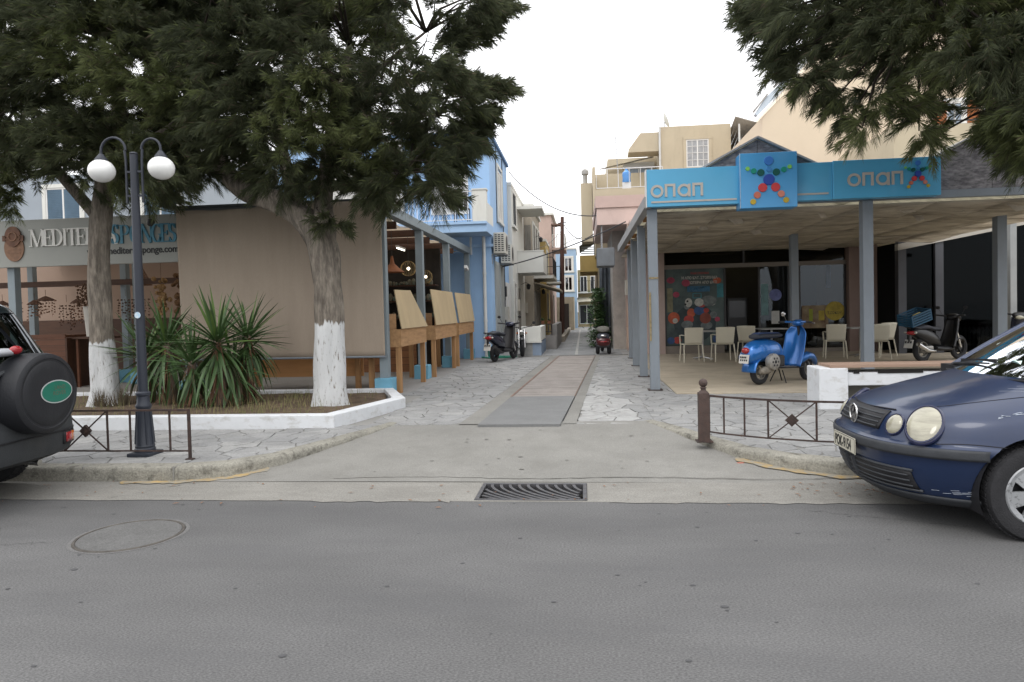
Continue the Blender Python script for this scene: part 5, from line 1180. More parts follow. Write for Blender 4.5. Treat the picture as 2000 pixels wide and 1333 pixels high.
# shop front behind the terrace
F = thing('betting_shop', 'single storey betting shop with large glass front under the canopy', 'shop', (4.8, 20.5, .13))
yF = 20.3
g = MB(); g.box(2.05,2.36,20.2,22.85,.13,3.6); g.build('column', m_pinkc if False else M('pale_pink_column', (.42,.33,.295), .85, .08, 2, stain=.3, stain_col=(.25,.19,.17)), F)
g = MB(); g.box(7.45,8.2,20.1,22.85,.13,3.6); g.build('column', m_pinkc, F)
g = MB(); g.box(1.425,2.049,20.4,20.6,.13,3.8); g.build('side_wall', m_pinkr, F)
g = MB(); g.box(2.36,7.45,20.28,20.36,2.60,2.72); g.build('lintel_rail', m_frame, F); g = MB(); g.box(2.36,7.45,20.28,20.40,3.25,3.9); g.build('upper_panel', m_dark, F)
g = MB(); g.box(2.36,4.04,20.25,20.36,.13,.36); g.box(5.02,7.45,20.25,20.36,.13,.24); g.build('sill', m_frame, F)
for x in (2.36,4.06,5.02,5.84,6.14,7.38): g = MB(); g.box(x,x+.05,20.29,20.35,.24,2.599); g.build('mullion', M('dark_frame', (.05,.05,.052), .5), F)
for a, b in ((2.41,4.06),(5.07,5.84),(6.19,7.38)):
    g = MB(); g.box(a+.002,b-.002,20.315,20.323,.362 if a < 4 else .242,2.599); g.build('pane', glass('shop_glass', (.6,.62,.63), .0, gc=(.62,.68,.74)), F)
for a, b in ((2.41,4.6),(4.65,6.1),(6.15,7.40)): g = MB(); g.box(a,b,20.315,20.323,2.722,3.249); g.build('transom_pane', glass('transom_glass', (.35,.36,.36), 0, ior=1.35), F)
for x in (4.6,6.1): g = MB(); g.box(x,x+.05,20.3,20.34,2.721,3.249); g.build('mullion', M('dark_frame', (0,0,0)), F)
g = MB(); g.box(5.85,6.139,20.292,20.34,.24,2.599); g.build('door_panel', M('dark_frame', (0,0,0)), F)
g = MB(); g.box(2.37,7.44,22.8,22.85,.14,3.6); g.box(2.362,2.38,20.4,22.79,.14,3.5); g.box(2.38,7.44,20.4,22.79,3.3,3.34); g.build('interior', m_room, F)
g = MB(); g.box(5.1,7.38,20.7,20.72,.25,2.5)
# inner poster backings, notices and stickers on the glass
def sheet(name, x0, x1, z0, z1, mat, y=20.312, par=None): g = MB(); g.box(x0,x1,y-.003,y,z0,z1); return g.build(name, mat, par or F)
m_paper = M('paper_white', (.42,.42,.40), .8, .1, 9)
sheet('notice', 5.38,5.6,.95,1.32, m_paper); sheet('notice', 6.9,7.02,1.95,2.58, M('blue_paper', (.30,.36,.45), .8))
g = MB(); g.lathe([(0,0),(.27,0),(.27,.003),(0,.003)], (7.13,20.31,1.28), 32, rotx(pi/2)); g.build('round_sticker', M('sticker_yellow', (.30,.23,.03), .6, .3, 9), F)
text('sticker_letters', 'ΤΖΟΚΕΡ', .1, M('sticker_dark', (.03,.03,.03), .6), F, (6.92,20.305,1.2), depth=.001)
g = MB(); g.lathe([(0,0),(.17,0),(.17,.003),(0,.003)], (5.50,20.31,1.78), 32, rotx(pi/2)); g.build('round_sticker', M('sticker_violet', (.12,.14,.30), .6, .3, 9), F)
p2 = sheet('window_poster', 6.22,6.95,.8,1.45, M('poster_ochre', (.26,.21,.13), .7, .4, 4, col2=(.10,.05,.03))); sheet('poster_block', 6.42,6.52,1.0,1.35, M('poster_green', (.22,.25,.03), .7), 20.306, p2); sheet('poster_block', 6.68,6.84,1.02,1.3, M('sticker_yellow', (0,0,0)), 20.306, p2)
sheet('window_poster', 5.1,5.3,1.2,2.1, M('poster_teal', (.14,.24,.25), .7, .3, 5))
# big printed poster filling the left window
po = sheet('window_poster', 2.415,4.055,.37,2.595, M('poster_ground', (.03,.045,.05), .45, .4, 2.0, col2=(.10,.14,.13)))
rr = random.Random(3); yy = 20.303
def disc(cx, cz, r, mat, y, sx=1.0, par=po):
    q = MB(); n = 18; q.prism([(cx+r*sx*math.cos(2*pi*i/n), cz+r*math.sin(2*pi*i/n)) for i in range(n)], y-.0015, y, 'y'); q.build('print_shape', mat, par)
pr_ = M('print_red', (.36,.05,.04), .5, .3, 6); po_ = M('print_orange', (.42,.09,.04), .5, .3, 6); pm_ = M('print_magenta', (.32,.05,.09), .5, .3, 6); pt_ = M('print_teal', (.05,.22,.26), .5, .3, 6)
pw_ = M('print_white', (.42,.42,.38), .5, .3, 14); pb_ = M('print_blue', (.035,.08,.20), .5, .3, 6); pg_ = M('print_grey', (.13,.15,.15), .5, .4, 8); pbr = M('print_brown', (.22,.055,.035), .5, .3, 6)
disc(3.22,1.02,.55,M('print_dark', (.03,.045,.05), .5, .3, 6),20.3065,1.1)
for (cx,cz,r,m_,sx) in ((2.55,2.28,.09,pm_,1.3),(2.98,2.19,.10,pm_,1.2),(3.87,2.24,.09,po_,1.3),(2.70,1.86,.085,pm_,1.1),(2.62,1.18,.17,po_,1),(3.86,1.12,.07,pm_,1.1),(3.12,1.32,.13,po_,.9),(3.52,1.16,.16,pbr,1.0),(3.05,1.13,.12,pr_,1.2),(3.35,1.38,.12,pb_,1.3),(3.05,1.62,.13,pw_,.8),(3.0,1.50,.08,pg_,1),(3.35,1.62,.12,pw_,1.1),(3.42,1.56,.09,pr_,1.3),(3.62,1.66,.15,pg_,1.5),(3.72,1.6,.08,pw_,1.2),(3.75,1.25,.10,pg_,1),(3.0,.98,.12,pg_,1.4),(3.55,.95,.12,pg_,1.4),(2.53,.52,.10,pb_,1.1),(2.72,.53,.10,pr_,1.1),(3.85,.55,.12,pb_,1.1),(3.55,1.38,.07,pr_,1.1)):
    disc(cx,cz,r,m_,20.303-rr.random()*.0008,sx)
disc(2.66,1.10,.075,pw_,20.3005); disc(3.02,1.66,.03,m_lk,20.3003); disc(2.96,1.57,.03,m_lk,20.3003)
sheet('print_shape', 2.44,2.60,1.35,2.05, M('print_sand', (.20,.19,.12), .6, .4, 5), 20.304, po); sheet('print_shape', 3.86,4.04,1.75,2.15, pt_, 20.304, po); sheet('print_shape', 3.02,3.66,1.93,2.09, M('print_band', (.04,.13,.22), .5, .3, 5), 20.304, po)
q = MB()
for a, b, c_, d_ in ((3.17,3.42,1.74,1.76),(3.17,3.42,1.87,1.89),(3.17,3.19,1.76,1.87),(3.40,3.42,1.76,1.87)): q.box(a,b,20.2995,20.301,c_,d_)
q.build('print_frame', pt_, po)
text('poster_heading', 'ΠΑΜΕ ΣΤΟΙΧΗΜΑ', .072, pr_, po, (3.12,20.302,2.44), depth=.0008, sx=.85, bold=.002)
text('poster_heading', 'Η ΑΠΟ ΚΑΤ. ΣΤΟΙΧΗΜΑ', .105, pw_, po, (2.86,20.302,2.30), depth=.0008, sx=.86, bold=.004)
text('poster_heading', 'ΑΝΩΤΕΡΗ ΑΠΟ ΚΑΤΙ', .105, pw_, po, (2.98,20.302,2.16), depth=.0008, sx=.86, bold=.004)
for k, tx in enumerate(('ΣΤΟΙΧΗΜΑΤΑ ΚΑΘΕ ΜΕΡΑ', 'ΣΕ ΟΛΑ ΤΑ ΠΑΙΧΝΙΔΙΑ', 'ΓΙΑ ΟΛΟΥΣ')): text('poster_small_print', tx, .042, pw_, po, (3.06,20.3015,2.04-k*.045), depth=.0005)
# ceiling lamps inside
for i, (x, y) in enumerate(((2.55,21.4),(3.75,21.4),(3.75,22.2),(5.0,21.2),(5.0,22.0))):
    g = MB(); g.box(x,x+.62,y,y+.14,3.26,3.298)
    tag(g.build('ceiling_light', M('office_glow', (.7,.65,.4), .5, emit=((1,.88,.5), 1.6))), ['small ceiling lamp at the left edge of the shop','left front ceiling lamp panel in the shop','left rear ceiling lamp panel in the shop','right front ceiling lamp panel in the shop','right rear ceiling lamp panel in the shop'][i], 'lamp')
t = thing('betting_machine', 'dark upright machine standing in the shop doorway', 'machine', (4.6, 21.3, .14))
g = MB(); g.box(-.3,.3,-.2,.2,.0,1.6); g.build('cabinet', M('machine_dark', (.035,.035,.038), .4, .1, 3), t, local=True, bevel=.02); g = MB(); g.box(-.24,.24,-.212,-.2005,1.0,1.5); g.build('screen', M('screen_dark', (.02,.022,.03), .15), t, local=True)

# dark restaurant front to the far right
R2 = thing('dark_restaurant', 'dark glass fronted restaurant with a cream fascia at far right', 'building', (12, 19.5, .13))
g = MB(); g.prism([(8.22,3.05),(18,4.7),(18,6.1),(8.22,6.1)], 19.06, 23, 'y'); g.build('wall', m_beige, R2)
g = MB(); g.prism([(8.22,2.84),(8.22,3.0),(18,5.1),(18,4.6)], 18.86, 19.05, 'y'); g.build('fascia', M('cream_fascia', (.36,.34,.30), .7, .05, 3), R2)
for x in (8.24,9.16,10.75,12.4): g = MB(); g.box(x,x+.2,18.9,19.1,.13,3.4 if x < 9 else 4.4); g.build('pilaster', M('slate_post', (.06,.062,.07), .6), R2)
for a, b in ((8.45,9.155),(9.365,10.745),(10.955,12.395),(12.605,17)): g = MB(); g.box(a,b,19.0,19.012,.13,3.4+(a-9)*.22); g.build('pane', glass('restaurant_glass', (.30,.31,.32), .0, ior=1.25, gc=(.42,.46,.48)), R2)
g = MB(); g.box(8.4,18,20.6,20.7,.13,5.2); g.build('interior', m_dark, R2)  # near black wall stands in for the darkness of the unlit room
g = MB(); g.box(10.0,10.14,17.2,17.34,.13,4.1); g.build('drainpipe', M('grey_pipe', (.26,.27,.27), .6, .1, 3), R2)
t = thing('picket_fence', 'pale picket fence behind the glass of the dark restaurant', 'fence', (10.2, 19.4, .13))
me = None
for k in range(34):
    x = 8.6+k*.11
    if me is None: q = MB(); q.prism([(-.035,0),(.035,0),(.035,.62),(0,.66),(-.035,.62)], -.012, .012, 'y'); me = q.mesh('picket', M('picket_grey', (.20,.205,.21), .7, .1, 4))
    o = bpy.data.objects.new('picket', me); COL.objects.link(o); o.parent = t; o.location = (x-10.2, .0, .0)
for z in (.15,.52): g = MB(); g.box(8.55,12.3,19.414,19.43,z+.13,z+.19); g.build('rail', M('picket_grey', (0,0,0)), t)

# white masonry bench in front of the canopy
t = thing('masonry_bench', 'white painted masonry bench with a brown wooden top behind the railing', 'bench', (4, 9.4, .13))
g = MB(); g.box(3.01,3.37,9.15,9.65,.12,.665); g.build('pier', m_white, t, bevel=.015)
g = MB(); g.box(3.371,7.6,9.2,9.42,.43,.60); g.build('beam', m_white, t, bevel=.01)
g = MB(); g.box(7.2,7.6,9.15,9.65,.12,.43); g.build('pier', m_white, t, bevel=.015)
g = MB(); g.box(3.15,7.6,9.16,9.62,.666,.70); g.build('seat_plank', M('bench_plank', (.28,.19,.14), .8, .15, 3, stretch=(.4,4,4)), t)
for a, b in ((3.45,3.52),(3.75,4.3),(4.6,5.4),(5.7,6.4)): g = MB(); g.box(a,b,9.19,9.2,.585,.63); g.build('slot_shade', m_dark, t)  # dark strips laid on the beam in place of the shade inside slots
g = MB(); g.box(3.371,7.19,9.43,9.5,.12,.599); 
g = MB(); g.box(3.372,7.19,9.55,9.63,.12,.60); g.build('back_wall', M('bench_inner', (.2,.19,.17), .9, .15, 3), t)
g = MB(); 
for k in range(60): x = rnd.uniform(3.45,5.0); y = rnd.uniform(9.25,9.5); a = rnd.random()*6; g._add([(x,y,.14),(x+.06*math.cos(a),y+.06*math.sin(a),.16+rnd.random()*.2),(x+.01,y+.01,.14)], [(0,1,2)])
tag(g.build('bench_weeds', M('dry_weed', (0,0,0)), fix=False), 'dry twigs lying under the white masonry bench', kind='stuff')

# cafe chairs and tables
m_chair = M('cream_plastic', (.58,.545,.44), .5, .04, 3)
def chair_proto():
    t = thing('cafe_chair', '', 'chair', (0,0,0), 0, 'cream plastic cafe chairs on the terrace')
    q = MB()
    def bk(u, v): x = -.23+.46*u; xx = x*(1-.08*(1-v)); return (xx, -.20-.10*v-.03*(1-(2*u-1)**2), .44+.41*v+ (-.012*(2*u-1)**4 if v > .9 else 0))
    q.grid(bk, 10, 8); o = q.build('backrest', m_chair, t, local=True, smooth='all', fix=False); o.modifiers.new('thick','SOLIDIFY').thickness = .02
    q = MB(); q.box(-.23,.23,-.20,.22,.42,.445); q.build('seat', m_chair, t, local=True, bevel=.01)
    for x in (-.22,.22):
        q = MB(); q.tube([(x,-.19,.43),(x*1.12,-.27,0)], [.018,.013], 8); q.build('leg', m_chair, t, local=True, smooth=40)
        q = MB(); q.tube([(x,.20,.43),(x*1.1,.25,0)], [.018,.013], 8); q.build('leg', m_chair, t, local=True, smooth=40)
        q = MB(); q.tube([(x,-.22,.66),(x*1.12,-.02,.665),(x*1.12,.18,.65),(x*1.05,.21,.43)], .017, 8, squash=.7); q.build('armrest', m_chair, t, local=True, smooth=40)
    return t
cp = chair_proto(); first = True
for x, y, rz, lb in ((2.66,17.35,rad(4),'cream plastic chair with its back to the street, leftmost on the terrace'),(3.42,17.35,rad(2),'cream plastic chair second from the left on the terrace'),(4.22,18.05,rad(-28),'cream plastic chair turned sideways left of the blue scooter'),
                     (6.22,17.75,rad(-12),'cream plastic chair right of the blue scooter with empty space beside it'),(6.95,17.2,rad(8),'cream plastic chair directly behind the grey canopy post'),(7.45,18.1,rad(20),'cream plastic chair between the canopy post and the motorcycle with crates')):
    c_ = cp if first else copy_tree(cp); first = False; c_.location = (x,y,.134); c_.rotation_euler = (0,0,rz); c_['label'] = lb
m_ttop = M('table_top_pale', (.36,.36,.35), .4, .05, 3); m_tleg = M('table_metal', (.35,.35,.35), .35, .05, 3, metal=.8)
def table_proto():
    t = thing('cafe_table', '', 'table', (0,0,0), 0, 'square cafe tables on the terrace')
    q = MB(); q.box(-.35,.35,-.35,.35,.71,.74); q.build('top', m_ttop, t, local=True, bevel=.006); q = MB(); q.cyl((0,0,.04),(0,0,.71),.028,n=12); q.build('column', m_tleg, t, local=True, smooth=40)
    for k in range(4): a = k*pi/2+pi/4; q = MB(); q.tube([(0,0,.06),(.3*math.cos(a),.3*math.sin(a),.015)], [.02,.013], 6); q.build('foot', m_tleg, t, local=True)
    return t
tp = table_proto(); first = True
for x, y, lb in ((3.05,18.05,'pale square cafe table between the two left chairs'),(7.0,18.2,'pale square cafe table behind the grey canopy post'),(5.0,18.9,'pale square cafe table near the shop door behind the blue scooter')):
    c_ = tp if first else copy_tree(tp); first = False; c_.location = (x,y,.134); c_['label'] = lb
# ================================================================ VEHICLES
m_tyre = M('tyre_rubber', (.022,.022,.024), .85, .15, 20, bump=.4, bscale=90)
m_navy = M('navy_car_paint', (.008,.019,.056), .32, .12, 2.0, metal=.15, spec=.5, coat=.4, stain=.22, stain_col=(.03,.04,.075), stain_scale=(1.2,2.5,2.5), stain_lo=.45, stain_hi=.7)
m_plast = M('black_plastic', (.035,.038,.043), .6, .15, 12, bump=.15, bscale=120)
m_blackg = M('black_grille', (.012,.012,.014), .5, .1, 10)
m_chrome = M('chrome', (.6,.6,.6), .18, .05, 10, metal=1.0)
m_lens = M('yellowed_lens', (.33,.315,.24), .16, .15, 5, coat=.8, stain=.7, stain_col=(.20,.185,.14), stain_scale=(1,1.5,7), stain_lo=.45, stain_hi=.6)  # darker bands painted in for the reflections of the inner reflector
m_silver = M('silver_hubcap', (.33,.34,.35), .4, .1, 8, metal=.45, stain=.6, stain_col=(.07,.07,.07), stain_scale=(14,14,14), stain_lo=.56, stain_hi=.62)
m_plate = M('number_plate', (.46,.44,.36), .5, .06, 9)
m_red = M('red_lens', (.30,.015,.02), .2, .1, 9, coat=.6); m_orange = M('orange_lens', (.50,.13,.02), .2, .1, 9, coat=.6)
m_scr = M('paint_scratch', (.30,.33,.38), .8, .2, 30)

def wheel(par, c, R, wd, side, rim, spokes=7, hub=None, axis='y'):
    """wheel with axle along y; side = which way the face looks"""
    q = MB(); r_t = R*.36
    prof = [(R*.63,-wd*.42),(R*.80,-wd*.52),(R*.95,-wd*.46),(R,-wd*.28),(R,wd*.28),(R*.95,wd*.46),(R*.80,wd*.52),(R*.63,wd*.42),(R*.60,0),(R*.63,-wd*.42)]
    RX = rotx(pi/2); q.loft([[Vector(c)+RX@Vector((r*math.cos(2*pi*k/48), r*math.sin(2*pi*k/48), z)) for k in range(48)] for r, z in prof], caps=False); wo = thing('wheel', None, None, (0,0,0)); bpy.data.objects.remove(wo)
    W = q.build('wheel', m_tyre, par, smooth=35, local=True)
    tr = MB()
    for k in range(56):
        a = 2*pi*k/56
        for s_ in (-1, 1): tr.obox((c[0]+(R+.001)*math.cos(a), c[1]+s_*wd*.20, c[2]+(R+.001)*math.sin(a)), (.006,wd*.30,R*.07), roty(-a)@rotx(.25*s_))
    tr.build('tread_blocks', m_tyre, W, local=True, kind='stuff')
    y = c[1]+side*wd*.44; d_ = MB(); d_.lathe([(0,0),(R*.60,0),(R*.62,-.012),(R*.62,-.05),(0,-.05)], (c[0],y-side*.045,c[2]), 36, rotx(-side*pi/2)); d_.build('rim_well', m_blackg, W, local=True, smooth=40)
    g = MB(); g.lathe([(R*.53,.0),(R*.63,.006),(R*.66,-.004),(R*.62,-.03),(R*.54,-.02),(R*.53,0)], (c[0],y,c[2]), 44, rotx(-side*pi/2), caps=False)
    for k in range(spokes):
        a = 2*pi*k/spokes+.2; w0 = R*.11; w1 = R*.17
        p0 = Vector((math.cos(a), 0, math.sin(a))); t0 = Vector((-math.sin(a), 0, math.cos(a))); C0 = Vector((c[0], y, c[2]))
        A_ = [C0+p0*R*.10+t0*w0, C0+p0*R*.10-t0*w0, C0+p0*R*.56-t0*w1, C0+p0*R*.56+t0*w1]; nn = Vector((0,side*.014,0))
        g._add([tuple(v-nn*1.3) for v in A_]+[tuple(v+nn*(.8 if i < 2 else .1)) for i, v in enumerate(A_)], [(0,3,2,1),(4,5,6,7),(0,1,5,4),(1,2,6,5),(2,3,7,6),(3,0,4,7)])
    g.lathe([(0,.018),(R*.14,.018),(R*.19,.008),(R*.19,-.02),(0,-.02)], (c[0],y,c[2]), 24, rotx(-side*pi/2))
    g.build('rim', rim, W, local=True, smooth=40)
    return W

# ---------------- navy hatchback
P = thing('parked_car', 'dark navy hatchback with twin round headlights and scratched bonnet parked at the right kerb', 'car', (1.93, 5.25, 0))
ZU = [(.16,.17,.70),(.19,.12,.755),(.24,.07,.785),(.32,.035,.805),(.40,.015,.82),(.47,0,.828),(.50,-.012,.834),(.54,-.016,.836),(.565,-.008,.834),(.58,.02,.828),(.60,.032,.826),(.66,.055,.818),(.71,.082,.806),(.745,.115,.792),(.775,.165,.776),(.80,.225,.760),(.825,.30,.744),(.85,.385,.730),(.875,.475,.716),(.90,.57,.704),(.925,.665,.694),(.95,.76,.684),(.97,.84,.676),(.985,.90,.668)]
def zu(z, k):
    if z <= ZU[0][0]: return ZU[0][k]
    for a, b in zip(ZU[:-1], ZU[1:]):
        if a[0] <= z <= b[0]: t_ = (z-a[0])/(b[0]-a[0]); return a[k]+(b[k]-a[k])*t_
    return ZU[-1][k]
NE = 2.6
def front(ph, z, off=0.0, A=1.0):
    s_ = 1 if ph >= 0 else -1; p_ = abs(ph); sn, cs = math.sin(p_)**(2/NE), math.cos(p_)**(2/NE)
    x = zu(z,1)+A*(1-cs); y = s_*zu(z,2)*sn
    return (x-off*math.cos(p_)**.7, y+s_*off*math.sin(p_)**.7, z)
def ph_of(w_, z): return math.copysign(math.asin(min(1,(abs(w_)/zu(z,2)))**(NE/2)), w_)
def ring(z):
    pts = [front(-pi/2+pi*i/44, z) for i in range(45)]; hw = zu(z,2); uf = zu(z,1); ur = 3.86-.12*(z-.5 if z > .5 else 0)
    pts += [(uf+1.0+(ur-.5-uf-1.0)*i/7, hw, z) for i in range(1, 7)]
    for i in range(13): a = pi*i/12-pi/2; pts.append((ur-.5+.5*max(0, math.cos(a))**(.6), -hw*math.copysign(abs(math.sin(a))**.6, math.sin(a)), z))
    pts += [(ur-.5-(ur-.5-uf-1.0)*i/7, -hw, z) for i in range(1, 7)]
    return pts
zs = [z for z, _, _ in ZU]; zz = []
for a, b in zip(zs[:-1], zs[1:]): zz += [a, (a+b)/2]
zz.append(zs[-1])
g = MB(); g.loft([ring(z) for z in zz]); body = g.build('body', m_navy, P, local=True, smooth=30)
cut = MB()
for ux in (.82, 3.28):
    for s_ in (-1, 1): cut.cyl((ux, s_*.52, .30), (ux, s_*1.0, .30), .352, n=48)
co = cut.build('arch_cutter', m_blackg, None, local=True); co.parent = P
bo = body.modifiers.new('arch', 'BOOLEAN'); bo.operation = 'DIFFERENCE'; bo.object = co; bo.solver = 'EXACT'
dg = bpy.context.evaluated_depsgraph_get(); me = bpy.data.meshes.new_from_object(body.evaluated_get(dg)); body.modifiers.clear(); body.data = me
bpy.data.objects.remove(co)
g = MB()
for ux in (.82,3.28):
    for s_ in (-1,1): g = MB(); g.loft([[Vector((ux+r*math.cos(2*pi*k/32), s_*(.80-z), .30+r*math.sin(2*pi*k/32))) for k in range(-2, 19)] for r, z in ((.350,0),(.350,.29),(.01,.29))], caps=False, closed=False); g.build('wheel_housing', m_blackg, P, local=True, smooth=40)
wheel(P, (.82,-.715,.295), .298, .185, -1, m_silver, 6); wheel(P, (3.28,-.715,.295), .298, .185, -1, m_silver, 6)
wheel(P, (.82,.715,.295), .298, .185, 1, m_silver, 6); wheel(P, (3.28,.715,.295), .298, .185, 1, m_silver, 6)
def patch(name, w0, w1, z0, z1, off, mat, par=P, nu=30, nv=4, edge=True, phs=None):
    q = MB()
    def fn(u, v):
        z = z0+(z1-z0)*v; ph = ph_of(w0+(w1-w0)*u, z) if phs is None else phs[0]+(phs[1]-phs[0])*u
        return front(ph, z, off)
    q.grid(fn, nu, nv); o = q.build(name, mat, par, local=True, smooth='all', fix=False); sm = o.modifiers.new('thick','SOLIDIFY'); sm.thickness = .012; sm.offset = 0; return o
lim = pi/2-.36
st = patch('bumper_strip', 0,0,.497,.562,.006,m_plast,phs=(-lim,lim),nu=60)
gr = patch('grille', -.33,.33,.628,.750,.004,m_blackg)
for k in range(4):
    z = .645+k*.028; hwk = .32-.008*abs(k-2); q = MB(); q.tube([front(ph_of(-hwk+2*hwk*i/24, z), z, .011) for i in range(25)], .0075, 6, squash=.8); q.build('grille_slat', m_plast, gr, local=True, smooth=40)
q = MB(); q.tube([front(ph_of(-.345+.69*i/24, .757-.0), .757+.004*math.cos(i*.26), .006) for i in range(25)], .006, 6); q.build('hood_edge', M('dark_seam', (.008,.008,.012), .7), P, local=True)
lg = patch('lower_grille', -.56,.56,.262,.392,.004,m_blackg)
for z in (.285,.322,.358): q = MB(); q.tube([front(ph_of(-.54+1.08*i/30, z), z, .010) for i in range(31)], .0065, 6); q.build('grille_slat', m_plast, lg, local=True, smooth=40)
for w_ in (-.06,.06): q = MB(); q.tube([front(ph_of(w_, .262+.13*i/6), .262+.13*i/6, .010) for i in range(7)], .02, 6); q.build('grille_divider', m_plast, lg, local=True)
for zz_ in (.258,.396): q = MB(); q.tube([front(ph_of(-.57+1.14*i/30, zz_), zz_, .006) for i in range(31)], .010, 6); q.build('grille_surround', m_plast, lg, local=True, smooth=40)
patch('chin_spoiler', 0,0,.165,.232,.008,m_plast,phs=(-lim-.05,lim+.05),nu=60)
# thin shut line between bumper and wing, and bonnet side line
for s_ in (-1,1):
    q = MB(); q.tube([front(s_*(ph_of(.66,.585)+(pi/2-.30-ph_of(.66,.585))*i/12), .585+.012*math.sin(i*.26), .001) for i in range(13)], .0028, 5); q.build('shut_line', M('dark_seam', (0,0,0)), P, local=True)
    pts = []
    for i in range(19):
        t_ = i/18; z = .80+.165*t_**.85; w_ = s_*(.50+.135*min(1,t_*2.2)**.7); pts.append(front(ph_of(w_, z), z, .0008))
    q = MB(); q.tube(pts, .0026, 5); q.build('shut_line', M('dark_seam', (0,0,0)), P, local=True)
def lamp(w_, z, rx, rz, tilt=.35, name='headlight'):
    e = 1e-3; p0 = Vector(front(ph_of(w_, z), z)); p1 = Vector(front(ph_of(w_+e, z), z)); n_ = Vector((-(p1-p0).y, (p1-p0).x, 0)); 
    if n_.x > 0: n_ = -n_
    n_.normalize(); n_ = (n_+Vector((0,0,tilt))).normalized(); up = (Vector((0,0,1))-n_*n_.z).normalized(); sd_ = up.cross(n_)
    Rm = Matrix((sd_, n_, up)).transposed()
    q = MB(); q.sphere(tuple(p0-n_*.012), (rx*1.10,.036,rz*1.10), 32, 18, Rm); o = q.build(name, M('lamp_bezel', (.010,.014,.05), .3, coat=.5), P, local=True, smooth=True)
    q = MB(); q.sphere(tuple(p0-n_*.006), (rx,.036,rz), 36, 20, Rm); q.build('lens', m_lens, o, local=True, smooth=True)
    q = MB(); q.torus(tuple(p0+n_*.006), rx*1.0, .004, Rm@rotx(pi/2)@Matrix.Diagonal((1,rz/rx,1)), 36, 6); q.build('lamp_rim', M('lamp_bezel', (0,0,0)), o, local=True, smooth=True)
    return o
for s_ in (-1,1): lamp(s_*.575, .698, .108, .142, .85); lamp(s_*.430, .674, .064, .073, .5, 'inner_headlight')
# round maker's emblem
q = MB(); ec = Vector(front(0,.690,.034)); q.torus(tuple(ec), .066, .007, roty(pi/2), 36, 8); em = q.build('emblem', m_chrome, P, local=True, smooth=True)
q = MB(); q.lathe([(0,0),(.063,0),(.063,.004),(0,.004)], tuple(ec+Vector((.008,0,0))), 30, roty(-pi/2)); q.build('emblem_disc', m_blackg, em, local=True)
def est(pts):
    q = MB()
    for a, b in zip(pts[:-1], pts[1:]): q.beam((ec.x-.001, -a[0]*1.17, ec.z+a[1]*1.17), (ec.x-.001, -b[0]*1.17, ec.z+b[1]*1.17), .010, .008, (1,0,0))
    q.build('emblem_stroke', m_chrome, em, local=True)
est([(-.022,.050),(0,.006),(.022,.050)]); est([(-.046,.026),(-.022,-.046),(0,-.004),(.022,-.046),(.046,.026)])
q = MB(); pc = Vector(front(0,.47,.03)); q.obox((pc.x,0,.475), (.008,.40,.115)); npl = q.build('number_plate', m_plate, P, local=True, bevel=.003)
for a, b, c_, d_ in ((-.197,.197,.527,.531),(-.197,.197,.419,.423),(-.199,-.195,.42,.53),(.195,.199,.42,.53)): q = MB(); q.box(pc.x-.0052,pc.x-.004,a,b,c_,d_); q.build('plate_border', m_lk, npl, local=True)
tx = text('plate_number', 'POK-9154', .108, m_lk, npl, (pc.x-.0055, .172, .437), rz=rad(-90), depth=.0008, sx=.66, bold=.0025, world=False)
# scratches on the near wing and bonnet
q = MB(); rs = random.Random(5)
for k in range(46):
    ph = -(1.13+.36*rs.random()); zb = .765+.09*((abs(ph)-1.13)/.36)+rs.gauss(0,.007); a = front(ph, zb, .0012); L_ = rs.uniform(.008,.045); b = front(ph-L_*.7, zb+rs.uniform(-.006,.01), .0012); q.tube([a,b], rs.uniform(.0008,.0026), 4)
for k in range(10):
    ph = -(.75+.3*rs.random()); zb = .26+.03*rs.random(); q.tube([front(ph,zb,.001), front(ph-.06,zb+.004,.001)], .0012, 4)
for k in range(4): z = .90+.015*k; q.tube([front(-.7-.08*i, z+.004*math.sin(i), .0015) for i in range(4)], .0009, 4)
q.build('scratches', m_scr, body, local=True, kind='stuff')
# cabin
def ws(u, v):
    w_ = -.655+1.31*u; k = abs(w_)/.655; z = .975+.445*v; x0 = .86+.20*k*k; x1 = 1.66+.13*k*k; return (x0+(x1-x0)*v-.03*math.sin(pi*v), w_*(1-.15*v), z+.0*v)
q = MB(); q.grid(ws, 24, 14); q.build('windscreen', glass('windscreen_glass', (.62,.74,.70), 0, ior=1.3), P, local=True, smooth='all', fix=False)
for s_ in (-1,1):
    q = MB(); q.tube([ws(0 if s_ < 0 else 1, v/10) for v in range(11)], .019, 8); q.build('pillar', m_navy, P, local=True, smooth=50)
    q = MB(); q.grid(lambda u, v: (1.10+.04+(2.35)*u+(.62*v*(1-u))-(.35*v*u), s_*(.655-.10*v), .985+.43*v), 10, 6); q.build('side_window', glass('side_glass', (.25,.3,.3), .05), P, local=True, smooth='all', fix=False)
    q = MB(); q.tube([(2.1,s_*.66,.98),(2.12,s_*.56,1.42)], .03, 6); q.build('door_pillar', m_blackg, P, local=True)
q = MB(); q.grid(lambda u, v: (1.66+1.75*u+(.12 if u == 0 else 0)*(2*v-1)**2, -.565+1.13*v, 1.42+.045*math.sin(pi*u)*1+.03*math.sin(pi*v)), 12, 12); o = q.build('roof', m_navy, P, local=True, smooth='all', fix=False); o.modifiers.new('thick','SOLIDIFY').thickness = .03
q = MB(); q.prism([(3.40,1.43),(3.80,.98),(3.72,.96),(3.34,1.40)], -.58, .58, 'y'); q.build('rear_window', m_blackg, P, local=True)
q = MB(); q.box(.95,1.35,-.62,.62,.93,.992); q.box(1.35,3.5,-.62,.62,.5,.6); q.build('dashboard', m_blackg, P, local=True)
